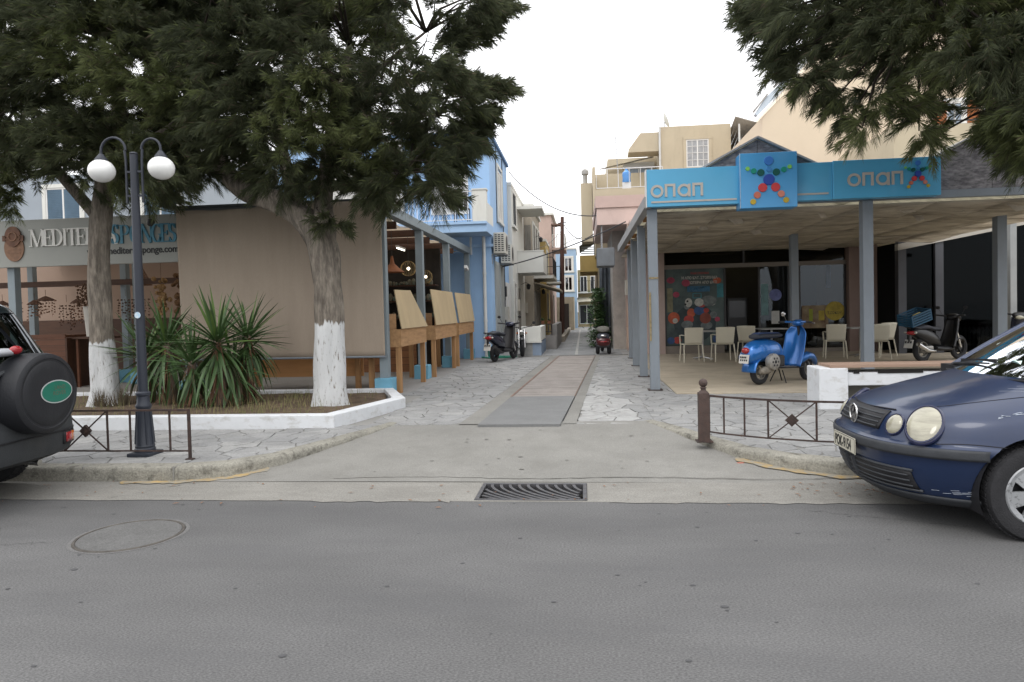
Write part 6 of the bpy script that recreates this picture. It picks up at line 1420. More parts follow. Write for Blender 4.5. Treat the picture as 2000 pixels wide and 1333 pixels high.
for s_ in (-1,1): q = MB(); q.box(1.95,2.1,s_*.36-.22,s_*.36+.22,.6,1.2); q.box(1.96,2.06,s_*.36-.12,s_*.36+.12,1.21,1.36); q.build('seat', M('seat_cloth', (.12,.12,.09), .9), P, local=True, bevel=.04)
q = MB(); q.grid(lambda u, v: (1.02+.42*u, -.60+.9*v, 1.015+.24*u+.045*math.sin(u*7+v*5)+.025*math.sin(v*17+u*4)), 14, 18); o = q.build('reflection_sheet', M('pale_reflection', (.72,.80,.74), .5, .3, 5, col2=(.42,.62,.54)), P, local=True, smooth='all', fix=False)  # pale crumpled sheet standing in for the bright reflection on the windscreen
q = MB(); q.grid(lambda u, v: (.83+.16*u+.18*abs(v-.5)*2*abs(v-.5)*2*.9, -.63+1.26*v, .955+.022*u+.006*math.sin(v*9)), 4, 20); o = q.build('scuttle', m_blackg, P, local=True, fix=False); o.modifiers.new('thick','SOLIDIFY').thickness = .008
for (x0,y0,x1,y1) in ((.98,.48,.93,-.08),(.99,-.10,1.08,-.58)):
    q = MB(); q.tube([(x0,y0,1.0),((x0+x1)/2-.01,(y0+y1)/2,1.03),(x1,y1,1.045)], [.013,.010,.007], 6); q.beam((x0+.03,y0-.05,1.032),(x1+.05,y1,1.065),.008,.022); q.sphere((x0,y0,.995),(.022,.022,.015),10,6); q.build('wiper', m_blackg, P, local=True, smooth=40)
q = MB(); q.sphere((1.30,-.80,1.03),(.07,.10,.065),16,10); q.build('wing_mirror', m_navy, P, local=True, smooth=True)

# ---------------- dark off-roader at the left (rear end in view)
m_offr = M('dark_green_paint', (.012,.018,.022), .25, .1, 2, metal=.3, coat=.6, stain=.2, stain_col=(.03,.035,.035))
m_clad = M('grey_cladding', (.034,.037,.04), .65, .12, 9, bump=.2, bscale=120, stain=.3, stain_col=(.07,.07,.065))
m_dglass = glass('dark_car_glass', (.10,.13,.12), .05)
O = thing('parked_offroader', 'dark off-road car with a covered spare wheel and green oval badge at far left', 'car', (-4.62, 5.02, .03))
OZ = [(.28,-.10,.80),(.32,-.02,.86),(.38,0,.885),(.50,.005,.89),(.60,.0,.885),(.66,-.03,.87),(.70,-.095,.865),(.85,-.10,.868),(1.0,-.105,.86),(1.08,-.13,.845),(1.12,-.155,.83)]
OG = [(1.12,-.155,.83),(1.22,-.205,.795),(1.35,-.27,.76),(1.48,-.335,.722),(1.56,-.38,.70),(1.61,-.42,.68),(1.66,-.50,.64),(1.69,-.62,.58)]
def oring(z, xr, hw, xf=-4.3, A=.30, ne=3.2):
    pts = []
    for i in range(25):
        a = -pi/2+pi*i/24; sn = abs(math.sin(a))**(2/ne); cs = abs(math.cos(a))**(2/ne); pts.append((xr-A*(1-cs), math.copysign(hw*sn, math.sin(a)), z))
    pts += [(xr-A-(xr-A-xf-.3)*i/8, hw, z) for i in range(1, 8)]+[(xf+.1, hw*.85, z), (xf, hw*.5, z), (xf, -hw*.5, z), (xf+.1, -hw*.85, z)]
    pts += [(xf+.3+(xr-A-xf-.3)*i/8, -hw, z) for i in range(1, 8)]
    return pts
g = MB(); g.loft([oring(*a) for a in OZ if a[0] <= .70]); lb = g.build('lower_cladding', m_clad, O, local=True, smooth=35)
g = MB(); g.loft([oring(z, x, h_-.004) for z, x, h_ in OZ if z >= .66]); ub = g.build('body', m_offr, O, local=True, smooth=35)
cut = MB(); 
for s_ in (-1,1): cut.cyl((-.86, s_*.5, .36), (-.86, s_*1.1, .36), .44, n=40)
co = cut.build('arch_cutter', m_blackg, None); co.parent = O
for b_ in (lb, ub):
    mo = b_.modifiers.new('arch','BOOLEAN'); mo.operation = 'DIFFERENCE'; mo.object = co; mo.solver = 'EXACT'
    dg = bpy.context.evaluated_depsgraph_get(); me = bpy.data.meshes.new_from_object(b_.evaluated_get(dg)); b_.modifiers.clear(); b_.data = me
bpy.data.objects.remove(co)
g = MB()
for s_ in (-1,1): g = MB(); g.loft([[Vector((-.86+r*math.cos(2*pi*k/32), s_*(.86-z), .36+r*math.sin(2*pi*k/32))) for k in range(-2, 19)] for r, z in ((.438,0),(.438,.33),(.01,.33))], caps=False, closed=False); g.build('wheel_housing', m_blackg, O, local=True)
wheel(O, (-.86,.74,.352), .355, .22, 1, m_silver, 5); wheel(O, (-.86,-.74,.352), .355, .22, -1, m_silver, 5)
wheel(O, (-3.4,.74,.352), .355, .22, 1, m_silver, 5); wheel(O, (-3.4,-.74,.352), .355, .22, -1, m_silver, 5)
# glasshouse: pillars and roof painted, panes between them
g = MB(); g.loft([oring(z, x, h_, xf=-2.9) for z, x, h_ in OG if z >= 1.54]); g.build('roof', m_offr, O, local=True, smooth=35)
def og(z, k):
    for a, b in zip(OG[:-1], OG[1:]):
        if a[0] <= z <= b[0]: t_ = (z-a[0])/(b[0]-a[0]); return a[k]+(b[k]-a[k])*t_
    return OG[-1][k]
def opt(a, z, off=0, A=.30, ne=3.2):
    sn = abs(math.sin(a))**(2/ne); cs = abs(math.cos(a))**(2/ne); return (og(z,1)-A*(1-cs)+off*math.cos(a), math.copysign((og(z,2)+off*abs(math.sin(a)))*sn, math.sin(a)), z)
for s_ in (-1,1):
    q = MB(); q.grid(lambda u, v: opt(s_*(.74+.83*u), 1.118+.45*v), 14, 6); o = q.build('rear_pillar', m_offr, O, local=True, smooth='all', fix=False); o.modifiers.new('thick','SOLIDIFY').thickness = .04
    q = MB(); q.grid(lambda u, v: (-.52-.25*v-2.0*u, s_*(og(1.12+.45*v,2)-.01), 1.12+.45*v), 6, 6); q.build('side_window', m_dglass, O, local=True, fix=False)
q = MB(); q.grid(lambda u, v: opt(-.74+1.48*u, 1.125+.42*v, -.004), 20, 6); q.build('rear_window', m_dglass, O, local=True, smooth='all', fix=False)
q = MB(); q.tube([opt(.73, 1.12+.43*i/8, .006) for i in range(9)], .007, 5); q.build('window_seal', m_trimw if False else m_frameg, O, local=True)
q = MB(); q.tube([opt(-.74+1.48*i/16, 1.13, .008) for i in range(17)], .012, 6); q.build('window_seal', m_blackg, O, local=True)
q = MB(); q.box(-4.2,-.4,-.7,.7,.9,1.0); q.box(-1.5,-1.35,-.62,.62,1.0,1.35); q.build('interior', M('car_interior', (.03,.03,.03), .9), O, local=True)
q = MB(); q.grid(lambda u, v: (-.42-.35*u, .05+.55*v, 1.13+.03*math.sin(v*11)*math.sin(u*6)), 8, 8); q.build('parcel_shelf_papers', M('paper_white', (0,0,0)), O, local=True, fix=False)
# spare wheel cover with badge
SC = Vector((.17, .235, .878))
g = MB(); g.lathe([(0,-.27),(.30,-.27),(.33,-.25),(.338,-.2),(.338,-.05),(.33,-.018),(.31,-.004),(.292,-.001),(.286,-.006),(.27,-.006),(.262,.0),(.2,.004),(0,.006)], tuple(SC), 56, roty(pi/2)); so_ = g.build('spare_wheel_cover', M('vinyl_cover', (.014,.015,.018), .55, .1, 6, bump=.15, bscale=60, stain=.15, stain_col=(.05,.05,.05)), O, local=True, smooth=35)
def ell(a, b, x0, x1, cy, cz, n=36): 
    q = MB(); q.prism([(cy+a*math.cos(2*pi*i/n), cz+b*math.sin(2*pi*i/n)) for i in range(n)], x0, x1, 'x'); return q
bd = ell(.172,.098, SC.x+.0065, SC.x+.009, .305, .885).build('badge', M('badge_silver', (.40,.42,.42), .35, .05, 5), so_, local=True)
ell(.162,.089, SC.x+.009, SC.x+.0105, .305, .885).build('badge_field', M('badge_green', (.012,.14,.095), .3, .1, 9, coat=.4), bd, local=True)
m_bt = M('badge_text_faded', (.10,.09,.06), .5)
for k, (z, tx_, s_) in enumerate(((.915,'LAND',.036),(.868,'ROVER',.036))):
    text('badge_letters', tx_, s_*1.4, m_bt, bd, (SC.x+.0107, .305-.058*(1 if k == 0 else 1.3)+.03, z-.013), rz=rad(90), depth=.0004, sx=.9, world=False)
q = MB(); q.sphere((.0,.10,1.25),(.03,.062,.036),20,10); q.build('high_brake_light', m_red, O, local=True, smooth=True)
q = MB(); q.sphere((-.05,.0,1.235),(.07,.20,.035),20,10); q.build('brake_light_housing', M('housing_silver', (.35,.36,.38), .3), O, local=True, smooth=True)
q = MB(); q.tube([(-.02,-.2,1.0),(.0,-.05,1.07),(.0,.05,1.1)], .018, 8); q.build('spare_carrier', m_clad, O, local=True)
def bpatch(name, a0, a1, z0, z1, off, mat):
    def fn(u, v):
        a = a0+(a1-a0)*u; z = z0+(z1-z0)*v; ne = 3.2; hw = .887; sn = abs(math.sin(a))**(2/ne); cs = abs(math.cos(a))**(2/ne); return (.004-.30*(1-cs)+off*math.cos(a), math.copysign((hw+off*abs(math.sin(a)))*sn, math.sin(a)), z)
    q = MB(); q.grid(fn, 8, 3); o = q.build(name, mat, O, local=True, smooth='all', fix=False); sm = o.modifiers.new('thick','SOLIDIFY'); sm.thickness = .014; sm.offset = 0
bpatch('tail_light', .62,.80,.395,.478,.005,m_red); bpatch('tail_light', .80,.98,.395,.478,.005,m_orange); bpatch('tail_light_surround', .56,1.02,.38,.493,.000,m_blackg); bpatch('bumper_lip', -1.2,1.2,.50,.512,.006,m_blackg)
bpatch('tail_light', -.9,-.7,.395,.478,.005,m_red)
q = MB(); q.tube([(-.7,.45,.26),(-.3,.48,.25),(-.16,.48,.24)], .028, 10); q.build('exhaust_pipe', m_chrome, O, local=True, smooth=40)

# ---------------- two wheelers
def sring(x, cz, hw, hh, cy=0, n=18, p=2.3, lean=0):
    r = []
    for i in range(n):
        a = 2*pi*i/n; c_, s_ = math.cos(a), math.sin(a); r.append((x+lean*s_*hh, cy+hw*math.copysign(abs(c_)**(2/p), c_), cz+hh*math.copysign(abs(s_)**(2/p), s_)))
    return r
def mwheel(par, x, R, wd, rim, spokes=5, y=0, yaw=0):
    q = MB(); q.torus((x,y,R), R-wd*.5, wd*.5, rotz(yaw)@rotx(pi/2), 36, 12); w_ = q.build('wheel', m_tyre, par, local=True, smooth=True)
    q = MB(); q.torus((x,y,R), R-wd*1.02, wd*.13, rotz(yaw)@rotx(pi/2), 32, 6, rz=wd*.38)
    for k in range(spokes):
        a = 2*pi*k/spokes+.3; d = rotz(yaw)@Vector((math.cos(a),0,math.sin(a))); q.beam((x+d.x*.02,y+d.y*.02,R+d.z*.02),(x+d.x*(R-wd),y+d.y*(R-wd),R+d.z*(R-wd)),.02,.022,(0,1,0))
    dd = rotz(yaw)@Vector((0,.5,0)); q.cyl((x-dd.x*wd,y-dd.y*wd,R),(x+dd.x*wd,y+dd.y*wd,R),R*.24,n=16); q.build('rim', rim, w_, local=True, smooth=40); return w_
m_vb = M('metallic_blue', (.014,.125,.40), .28, .1, 4, metal=.4, coat=.7)
m_seatk = M('seat_black', (.022,.025,.034), .6, .1, 9); m_alu = M('cast_aluminium', (.30,.29,.27), .45, .2, 12, metal=.5, stain=.4, stain_col=(.12,.11,.10), stain_scale=(8,8,8))
m_blackm = M('black_metal', (.02,.02,.022), .5, .15, 9)
V = thing('blue_scooter', 'metallic blue classic scooter on its stand in front of the canopy post', 'scooter', (2.98, 12.05, .134), math.atan2(.79,1.09))
mwheel(V, 0, .215, .095, M('rim_grey', (.22,.21,.19), .5, .1, 9, metal=.3), 4); mwheel(V, 1.22, .215, .095, M('rim_grey', (0,0,0)), 4, yaw=.25)
q = MB(); q.loft([sring(-.345,.50,.04,.04),sring(-.335,.50,.09,.10),sring(-.29,.53,.135,.15),sring(-.20,.56,.165,.185),sring(-.05,.585,.185,.20),sring(.12,.59,.19,.195),sring(.28,.59,.175,.175),sring(.40,.57,.14,.15),sring(.48,.52,.10,.13)]); vb = q.build('rear_bodywork', m_vb, V, local=True, smooth=60)
q = MB()
def rm(u, v):
    a = rad(215-150*u*1.0); w_ = -.13+.26*v; r = .285+.02*math.sin(pi*v); return (r*1.12*math.cos(a), w_, .22+r*math.sin(a)*1.0)
q.grid(lambda u, v: ((.275-.02*abs(2*v-1))*math.cos(rad(183-125*u))*1.06, (-.15+.30*v), .24+(.275-.03*(2*v-1)**2)*math.sin(rad(183-125*u))), 16, 8); o = q.build('rear_mudguard', m_vb, V, local=True, smooth='all', fix=False); o.modifiers.new('thick','SOLIDIFY').thickness = .012
# left side cowl, right side open with the engine showing
q = MB(); q.sphere((.02,.18,.46),(.30,.10,.17),24,14); q.build('side_cowl', m_vb, V, local=True, smooth=True)
q = MB(); q.lathe([(0,.05),(.05,.055),(.11,.05),(.135,.035),(.145,0),(.14,-.05),(0,-.05)], (.09,-.215,.40), 30, rotx(pi/2)); q.build('fan_housing', m_alu, V, local=True, smooth=40)
q = MB()
for k in range(6): a = k*pi/3; q.sphere((.09+.065*math.cos(a),-.268,.40+.065*math.sin(a)),(.02,.006,.02),8,5)
q.sphere((.09,-.272,.40),(.028,.008,.028),10,6); q.build('fan_slots', m_blackm, V, local=True)
q = MB(); q.loft([sring(-.16,.24,.03,.035,-.15),sring(-.08,.25,.05,.06,-.15),sring(.05,.27,.06,.075,-.14),sring(.16,.31,.05,.07,-.14),sring(.24,.35,.04,.05,-.13)]); q.build('engine', M('engine_dusty', (.21,.19,.16), .7, .3, 12, metal=.2), V, local=True, smooth=50)
q = MB(); q.box(.16,.42,-.20,-.06,.30,.50); q.build('cylinder_block', m_blackm, V, local=True, bevel=.03)
q = MB(); q.loft([sring(-.14,.815,.06,.02),sring(-.12,.825,.12,.045),sring(.0,.835,.135,.055),sring(.2,.83,.135,.05),sring(.40,.835,.12,.045),sring(.52,.83,.07,.03)]); so_ = q.build('seat', m_seatk, V, local=True, smooth=50)
q = MB(); q.loft([sring(-.10,.870,.08,.01),sring(.0,.884,.11,.014),sring(.2,.876,.115,.014),sring(.40,.876,.10,.012),sring(.48,.865,.05,.008)]); q.build('seat_top', M('seat_navy', (.025,.045,.11), .6, .1, 9), so_, local=True, smooth=50)
q = MB(); q.grid(lambda u, v: (.40+.50*u, -.19+.38*v, .255+.02*(2*v-1)**2+.02*(1-u)), 6, 8); o = q.build('floorboard', m_blackm, V, local=True, smooth='all', fix=False); o.modifiers.new('thick','SOLIDIFY').thickness = .02
for w_ in (-.12,-.05,.05,.12): q = MB(); q.box(.45,.85,w_-.01,w_+.01,.268,.280); q.build('floor_strip', m_alu, V, local=True)
q = MB()
def shield(u, v):
    z = .27+.70*v; hw = .235*(1-.10*v)*(1-.45*max(0,v-.78)/.22*max(0,v-.78)/.22) ; y = hw*(2*u-1); x = .86+.12*v-.10*(1-v)**3+.09*(1-(2*u-1)**2); return (x, y, z)
q.grid(shield, 16, 16); o = q.build('leg_shield', m_vb, V, local=True, smooth='all', fix=False); o.modifiers.new('thick','SOLIDIFY').thickness = .012
q = MB(); q.loft([sring(1.0,.45,.045,.05),sring(1.06,.62,.05,.12),sring(1.07,.78,.045,.12),sring(1.05,.90,.035,.06)]); q.build('horn_cast', m_vb, V, local=True, smooth=50)
q = MB(); q.tube([(1.22,-.06,.215),(1.15,-.05,.42),(1.06,0,.75),(1.02,0,1.0)], [.022,.024,.026,.024], 10); q.build('fork', m_blackm, V, local=True, smooth=50)
q = MB(); q.loft([sring(.96,.34,.02,.02),sring(1.0,.36,.08,.08),sring(1.08,.41,.115,.09),sring(1.2,.445,.125,.075),sring(1.33,.42,.115,.075),sring(1.44,.35,.08,.07),sring(1.48,.29,.04,.04)]); q.build('front_mudguard', m_vb, V, local=True, smooth=60)
q = MB(); q.loft([sring(.93,1.03,.02,.02),sring(.95,1.03,.08,.045),sring(1.0,1.035,.10,.06),sring(1.06,1.03,.09,.065),sring(1.10,1.03,.065,.055)]); q.build('headset', m_vb, V, local=True, smooth=60)
q = MB(); q.sphere((1.10,0,1.03),(.02,.055,.055),20,12); q.build('headlight', m_lens, V, local=True, smooth=True)
for s_ in (-1,1):
    q = MB(); q.tube([(1.0,s_*.05,1.045),(.96,s_*.22,1.05)], .02, 8); q.build('handlebar', m_vb, V, local=True, smooth=40)
    q = MB(); q.tube([(.96,s_*.22,1.05),(.93,s_*.34,1.045)], .019, 8); q.build('grip', m_blackm, V, local=True, smooth=40)
    q = MB(); q.tube([(.99,s_*.24,1.035),(.99,s_*.36,1.03)], .006, 5); q.build('brake_lever', m_chrome, V, local=True)
q = MB(); q.tube([(.97,.2,1.06),(.98,.26,1.16)], .005, 5); q.sphere((.98,.28,1.19),(.01,.05,.04),12,8); q.build('mirror', m_chrome, V, local=True)
q = MB(); q.sphere((-.335,0,.60),(.055,.075,.055),18,12); q.build('tail_light', m_red, V, local=True, smooth=True)
q = MB(); q.obox((-.375,0,.46),(.008,.20,.15),roty(rad(12))); pl_ = q.build('number_plate', M('plate_white', (.50,.49,.46), .5, .1, 9), V, local=True)
q = MB()
for k in range(4): q.box(-.3865+.0,-.3805,-.07+k*.04,-.045+k*.04,.42,.455); q.box(-.384,-.376,-.05+k*.035,-.03+k*.035,.475,.505)
q.build('plate_marks', m_blackm, pl_, local=True)
for s_ in (-1,1): q = MB(); q.tube([(.50,s_*.07,.22),(.47,s_*.17,.01)], .010, 6); q.build('stand_leg', m_blackm, V, local=True)
q = MB(); q.tube([(.62,.10,.22),(.80,.18,.0)], .011, 6); q.build('side_stand', m_blackm, V, local=True)

def scooter(name, label, loc, rz, body, accent, seatc, plate=True, crate=False, cover=False, R=.235):
    T = thing(name, label, 'scooter', loc, rz)
    mwheel(T, 0, R, .11, m_blackm if not crate else M('rim_worn', (.25,.24,.22), .5, .1, 9, metal=.5), 5); mwheel(T, 1.27, R, .10, m_blackm, 5)
    q = MB(); q.loft([sring(-.38,.68,.03,.03),sring(-.34,.68,.07,.06),sring(-.22,.66,.11,.10),sring(0,.61,.14,.15),sring(.2,.55,.15,.17),sring(.4,.48,.14,.14),sring(.5,.40,.10,.09)]); q.build('tail_bodywork', body, T, local=True, smooth=60)
    q = MB(); q.loft([sring(-.30,.72,.03,.02),sring(-.26,.76,.09,.045),sring(0,.78,.13,.06),sring(.14,.77,.14,.055),sring(.26,.74,.14,.05),sring(.50,.73,.12,.05),sring(.60,.70,.06,.03)]); q.build('seat', seatc, T, local=True, smooth=50)
    q = MB(); q.loft([sring(.35,.30,.14,.05),sring(.6,.27,.17,.05),sring(.9,.27,.15,.05),sring(1.0,.32,.1,.05)]); q.build('floorboard', m_blackm, T, local=True, smooth=50)
    q = MB()
    def sh(u, v): z = .28+.66*v; hw = .21*(1-.25*v); return (.93+.14*v+.08*(1-(2*u-1)**2)-.10*(1-v)**2, hw*(2*u-1), z)
    q.grid(sh, 12, 12); o = q.build('leg_shield', accent, T, local=True, smooth='all', fix=False); o.modifiers.new('thick','SOLIDIFY').thickness = .05
    q = MB(); q.loft([sring(1.0,.98,.06,.04),sring(1.05,1.0,.14,.06),sring(1.12,.99,.15,.07),sring(1.2,.95,.12,.07),sring(1.26,.90,.05,.04)]); q.build('handlebar_cowl', body, T, local=True, smooth=60)
    for s_ in (-1,1):
        q = MB(); q.tube([(1.06,s_*.1,1.0),(.98,s_*.34,1.03)], [.02,.018], 8); q.build('grip', m_blackm, T, local=True, smooth=40)
        q = MB(); q.tube([(1.05,s_*.22,1.02),(1.03,s_*.30,1.17)], .006, 5); q.sphere((1.03,s_*.32,1.2),(.012,.055,.04),12,8); q.build('mirror', m_blackm, T, local=True)
    q = MB(); q.sphere((1.24,0,.93),(.03,.08,.05),16,10); q.build('headlight', m_lens, T, local=True, smooth=True)
    q = MB(); q.tube([(1.27,-.06,R),(1.12,-.04,.75)], .022, 8); q.tube([(1.27,.06,R),(1.12,.04,.75)], .022, 8); q.build('fork', m_chrome, T, local=True, smooth=40)
    q = MB(); q.loft([sring(1.08,.40,.05,.03),sring(1.2,.485,.08,.04),sring(1.34,.47,.08,.04),sring(1.46,.38,.05,.03)]); q.build('front_mudguard', body, T, local=True, smooth=60)
    q = MB(); q.tube([(.25,-.14,.24),(-.05,-.17,.27),(-.25,-.17,.36),(-.36,-.17,.42)], [.03,.05,.055,.05], 12); q.build('exhaust', m_chrome if crate else m_blackm, T, local=True, smooth=40)
    q = MB(); q.box(-.1,.3,-.09,.12,.2,.36); q.build('engine', m_alu if crate else m_blackm, T, local=True, bevel=.04)
    q = MB(); q.tube([(-.2,.13,.76),(-.42,.11,.80),(-.46,0,.80),(-.42,-.11,.80),(-.2,-.13,.76)], .012, 6); q.build('rear_rack', m_blackm, T, local=True, smooth=40)
    q = MB(); q.loft([sring(-.41,.66,.07,.03),sring(-.38,.66,.10,.045),sring(-.33,.66,.10,.05)]); q.build('tail_light', m_red, T, local=True, smooth=50)
    for s_ in (-1,1): q = MB(); q.sphere((-.37,s_*.12,.67),(.03,.035,.025),10,6); q.build('indicator', M('clear_lens', (.5,.48,.42), .2, coat=.5), T, local=True, smooth=True)
    if plate:
        q = MB(); q.obox((-.44,0,.42),(.008,.2,.19),roty(rad(18))); p_ = q.build('number_plate', M('plate_white', (0,0,0)), T, local=True)
        q = MB()
        for k in range(3): q.obox((-.450,-.06+k*.06,.46),(.003,.035,.05),roty(rad(18))); q.obox((-.436,-.06+k*.06,.385),(.020,.035,.05),roty(rad(18)))
        q.build('plate_marks', m_blackm, p_, local=True); q = MB(); q.box(-.43,-.36,-.02,.02,.45,.62); q.build('plate_bracket', m_blackm, T, local=True)
    q = MB(); q.tube([(.45,.08,.2),(.42,.18,.0)], .012, 6); q.build('stand_leg', m_blackm, T, local=True)
    return T
m_nb = M('night_blue_paint', (.018,.022,.045), .25, .1, 4, metal=.3, coat=.6); m_gk = M('gloss_black', (.009,.009,.010), .38, .1, 4, coat=.15)
scooter('black_scooter', 'black and dark blue scooter with a number plate leaning by the blue house corner', (-2.42,18.35,.134), rad(72), m_nb, m_blackm, m_seatk)
# red rear end scooter in the lane
T = thing('red_scooter', 'black and dark red scooter seen from behind at the right of the lane', 'scooter', (.58,20.85,.134), rad(90))
for s_ in (-1,1): mwheel(T, -.05, .19, .12, m_blackm, 5, y=s_*.17)
mwheel(T, 1.2, .2, .11, m_blackm, 5)
q = MB(); q.loft([sring(-.30,.36,.16,.09),sring(-.26,.37,.20,.14),sring(-.1,.40,.22,.17),sring(.2,.42,.21,.15),sring(.4,.38,.16,.12)]); q.build('tail_bodywork', M('dark_red_paint', (.07,.010,.012), .3, coat=.6), T, local=True, smooth=60)
q = MB(); q.loft([sring(-.27,.50,.17,.05),sring(-.2,.54,.19,.08),sring(0,.56,.18,.08),sring(.4,.56,.16,.07)]); q.build('seat', m_seatk, T, local=True, smooth=50)
q = MB(); q.loft([sring(-.10,.70,.10,.03),sring(-.02,.73,.19,.09),sring(.2,.74,.2,.10),sring(.5,.70,.16,.08)]); q.build('grey_cover', M('cover_grey', (.14,.135,.12), .9), T, local=True, smooth=50)
q = MB(); q.sphere((-.31,0,.56),(.03,.09,.035),16,8); q.build('chrome_badge', m_chrome, T, local=True, smooth=True)
q = MB(); q.sphere((-.305,0,.38),(.03,.12,.02),16,8); q.build('tail_light', m_red, T, local=True, smooth=True)
q = MB(); q.box(-.28,-.2,-.2,.2,.2,.29); q.build('rear_bumper', m_blackm, T, local=True, bevel=.03)
for s_ in (-1,1): q = MB(); q.tube([(.6,s_*.05,.75),(.6,s_*.28,.80)], .015, 8); q.build('grip', m_blackm, T, local=True)
# delivery bike with crates
T = scooter('delivery_bike', 'black delivery motorbike carrying a blue plastic crate behind the bench', (7.55,16.2,.134), rad(30), m_gk, m_gk, m_seatk, crate=True, R=.28)
K = thing('plastic_crate', 'blue slatted plastic crate tilted on the rack of the delivery motorbike', 'crate', (7.38,16.12,1.02), rad(30)); K.rotation_euler = (rad(6), rad(-17), rad(22))
m_cr = M('crate_blue', (.010,.06,.115), .5, .15, 6)
for z in (0,.055,.11,.165,.22):
    q = MB()
    for s_ in (-1,1): q.box(-.28,.28,s_*.19-.008,s_*.19+.008,z,z+.034); q.box(s_*.28-.008,s_*.28+.008,-.18,.18,z,z+.034)
    q.build('slat', m_cr, K, local=True)
q = MB()
for sx in (-1,1):
    for sy in (-1,1): q.box(sx*.272-.014,sx*.272+.014,sy*.182-.014,sy*.182+.014,0,.25)
q.build('corner_post', m_cr, K, local=True)
q = MB(); q.box(-.27,.27,-.18,.18,.0,.015); q.build('bottom', m_cr, K, local=True); q = MB(); q.tube([(-.2,-.15,.25),(-.1,-.18,.27),(.0,-.16,.26)], .01, 6); q.build('strap', M('strap_yellow', (.4,.33,.12), .8), K, local=True)
# second scooter front end seen at the far right edge behind the car
scooter('dark_scooter', 'dark scooter facing the street at the right edge behind the navy car', (10.6,17.9,.134), rad(-120), m_gk, m_nb, m_seatk, plate=False)
# small motorcycle facing the street
T = thing('motorcycle', 'small black motorcycle facing the street beside the black scooter', 'motorcycle', (-1.95,21.3,.134), rad(-84))
mwheel(T, 0, .27, .11, m_blackm, 6); mwheel(T, 1.15, .27, .10, m_blackm, 6, yaw=.1)
for s_ in (-1,1):
    q = MB(); q.tube([(1.15,s_*.085,.27),(.93,s_*.085,.80)], .024, 10); q.build('fork_tube', m_chrome, T, local=True, smooth=40)
    q = MB(); q.tube([(.88,0,.84),(.90,s_*.12,.87),(.84,s_*.33,.90)], .012, 8); q.build('handlebar', m_blackm, T, local=True, smooth=40)
    q = MB(); q.tube([(.86,s_*.27,.9),(.88,s_*.33,.98)], .006, 5); q.lathe([(0,0),(.045,0),(.045,.012),(0,.016)], (.88,s_*.37,1.0), 16, roty(pi/2)); q.build('mirror', m_blackm, T, local=True)
    q = MB(); q.sphere((.98,s_*.14,.70),(.02,.025,.02),8,6); q.build('indicator', m_orange, T, local=True)
q = MB(); q.lathe([(0,.02),(.05,.016),(.075,0),(.07,-.06),(.03,-.09),(0,-.09)], (1.02,0,.70), 20, roty(rad(90))); q.build('headlight', m_chrome, T, local=True, smooth=40); q = MB(); q.sphere((1.035,0,.70),(.015,.062,.062),16,10); q.build('lens', M('lamp_glass', (.12,.12,.11), .1, coat=.6), T, local=True, smooth=True)
q = MB(); q.loft([sring(.35,.62,.05,.04),sring(.42,.66,.12,.09),sring(.65,.68,.14,.10),sring(.82,.68,.08,.07)]); q.build('fuel_tank', m_gk, T, local=True, smooth=50)
q = MB(); q.loft([sring(-.25,.66,.06,.03),sring(0,.66,.11,.05),sring(.35,.63,.11,.05),sring(.42,.62,.06,.03)]); q.build('seat', m_seatk, T, local=True, smooth=50)
q = MB(); q.box(.3,.72,-.13,.13,.22,.5); q.build('engine', m_blackm, T, local=True, bevel=.04)
q = MB(); q.grid(lambda u, v: (1.15+.31*math.cos(rad(150-100*u)), -.06+.12*v, .27+.31*math.sin(rad(150-100*u))), 12, 4); o = q.build('front_mudguard', m_gk, T, local=True, smooth='all', fix=False); o.modifiers.new('thick','SOLIDIFY').thickness = .01
q = MB(); q.tube([(.6,-.12,.25),(.2,-.16,.22),(-.15,-.17,.3)], [.02,.035,.04], 10); q.build('exhaust', m_chrome, T, local=True, smooth=40)
# green hose lying at the foot of the blue house
q = MB(); q.tube([(-3.0,19.9,.16),(-2.7,19.6,.15),(-2.3,19.7,.15),(-2.0,20.1,.15),(-2.4,20.3,.15),(-2.8,20.0,.17),(-2.85,19.95,.8)], .022, 8); tag(q.build('garden_hose', M('hose_green', (.02,.22,.14), .5), smooth=True), 'green garden hose lying at the foot of the blue house', 'hose')
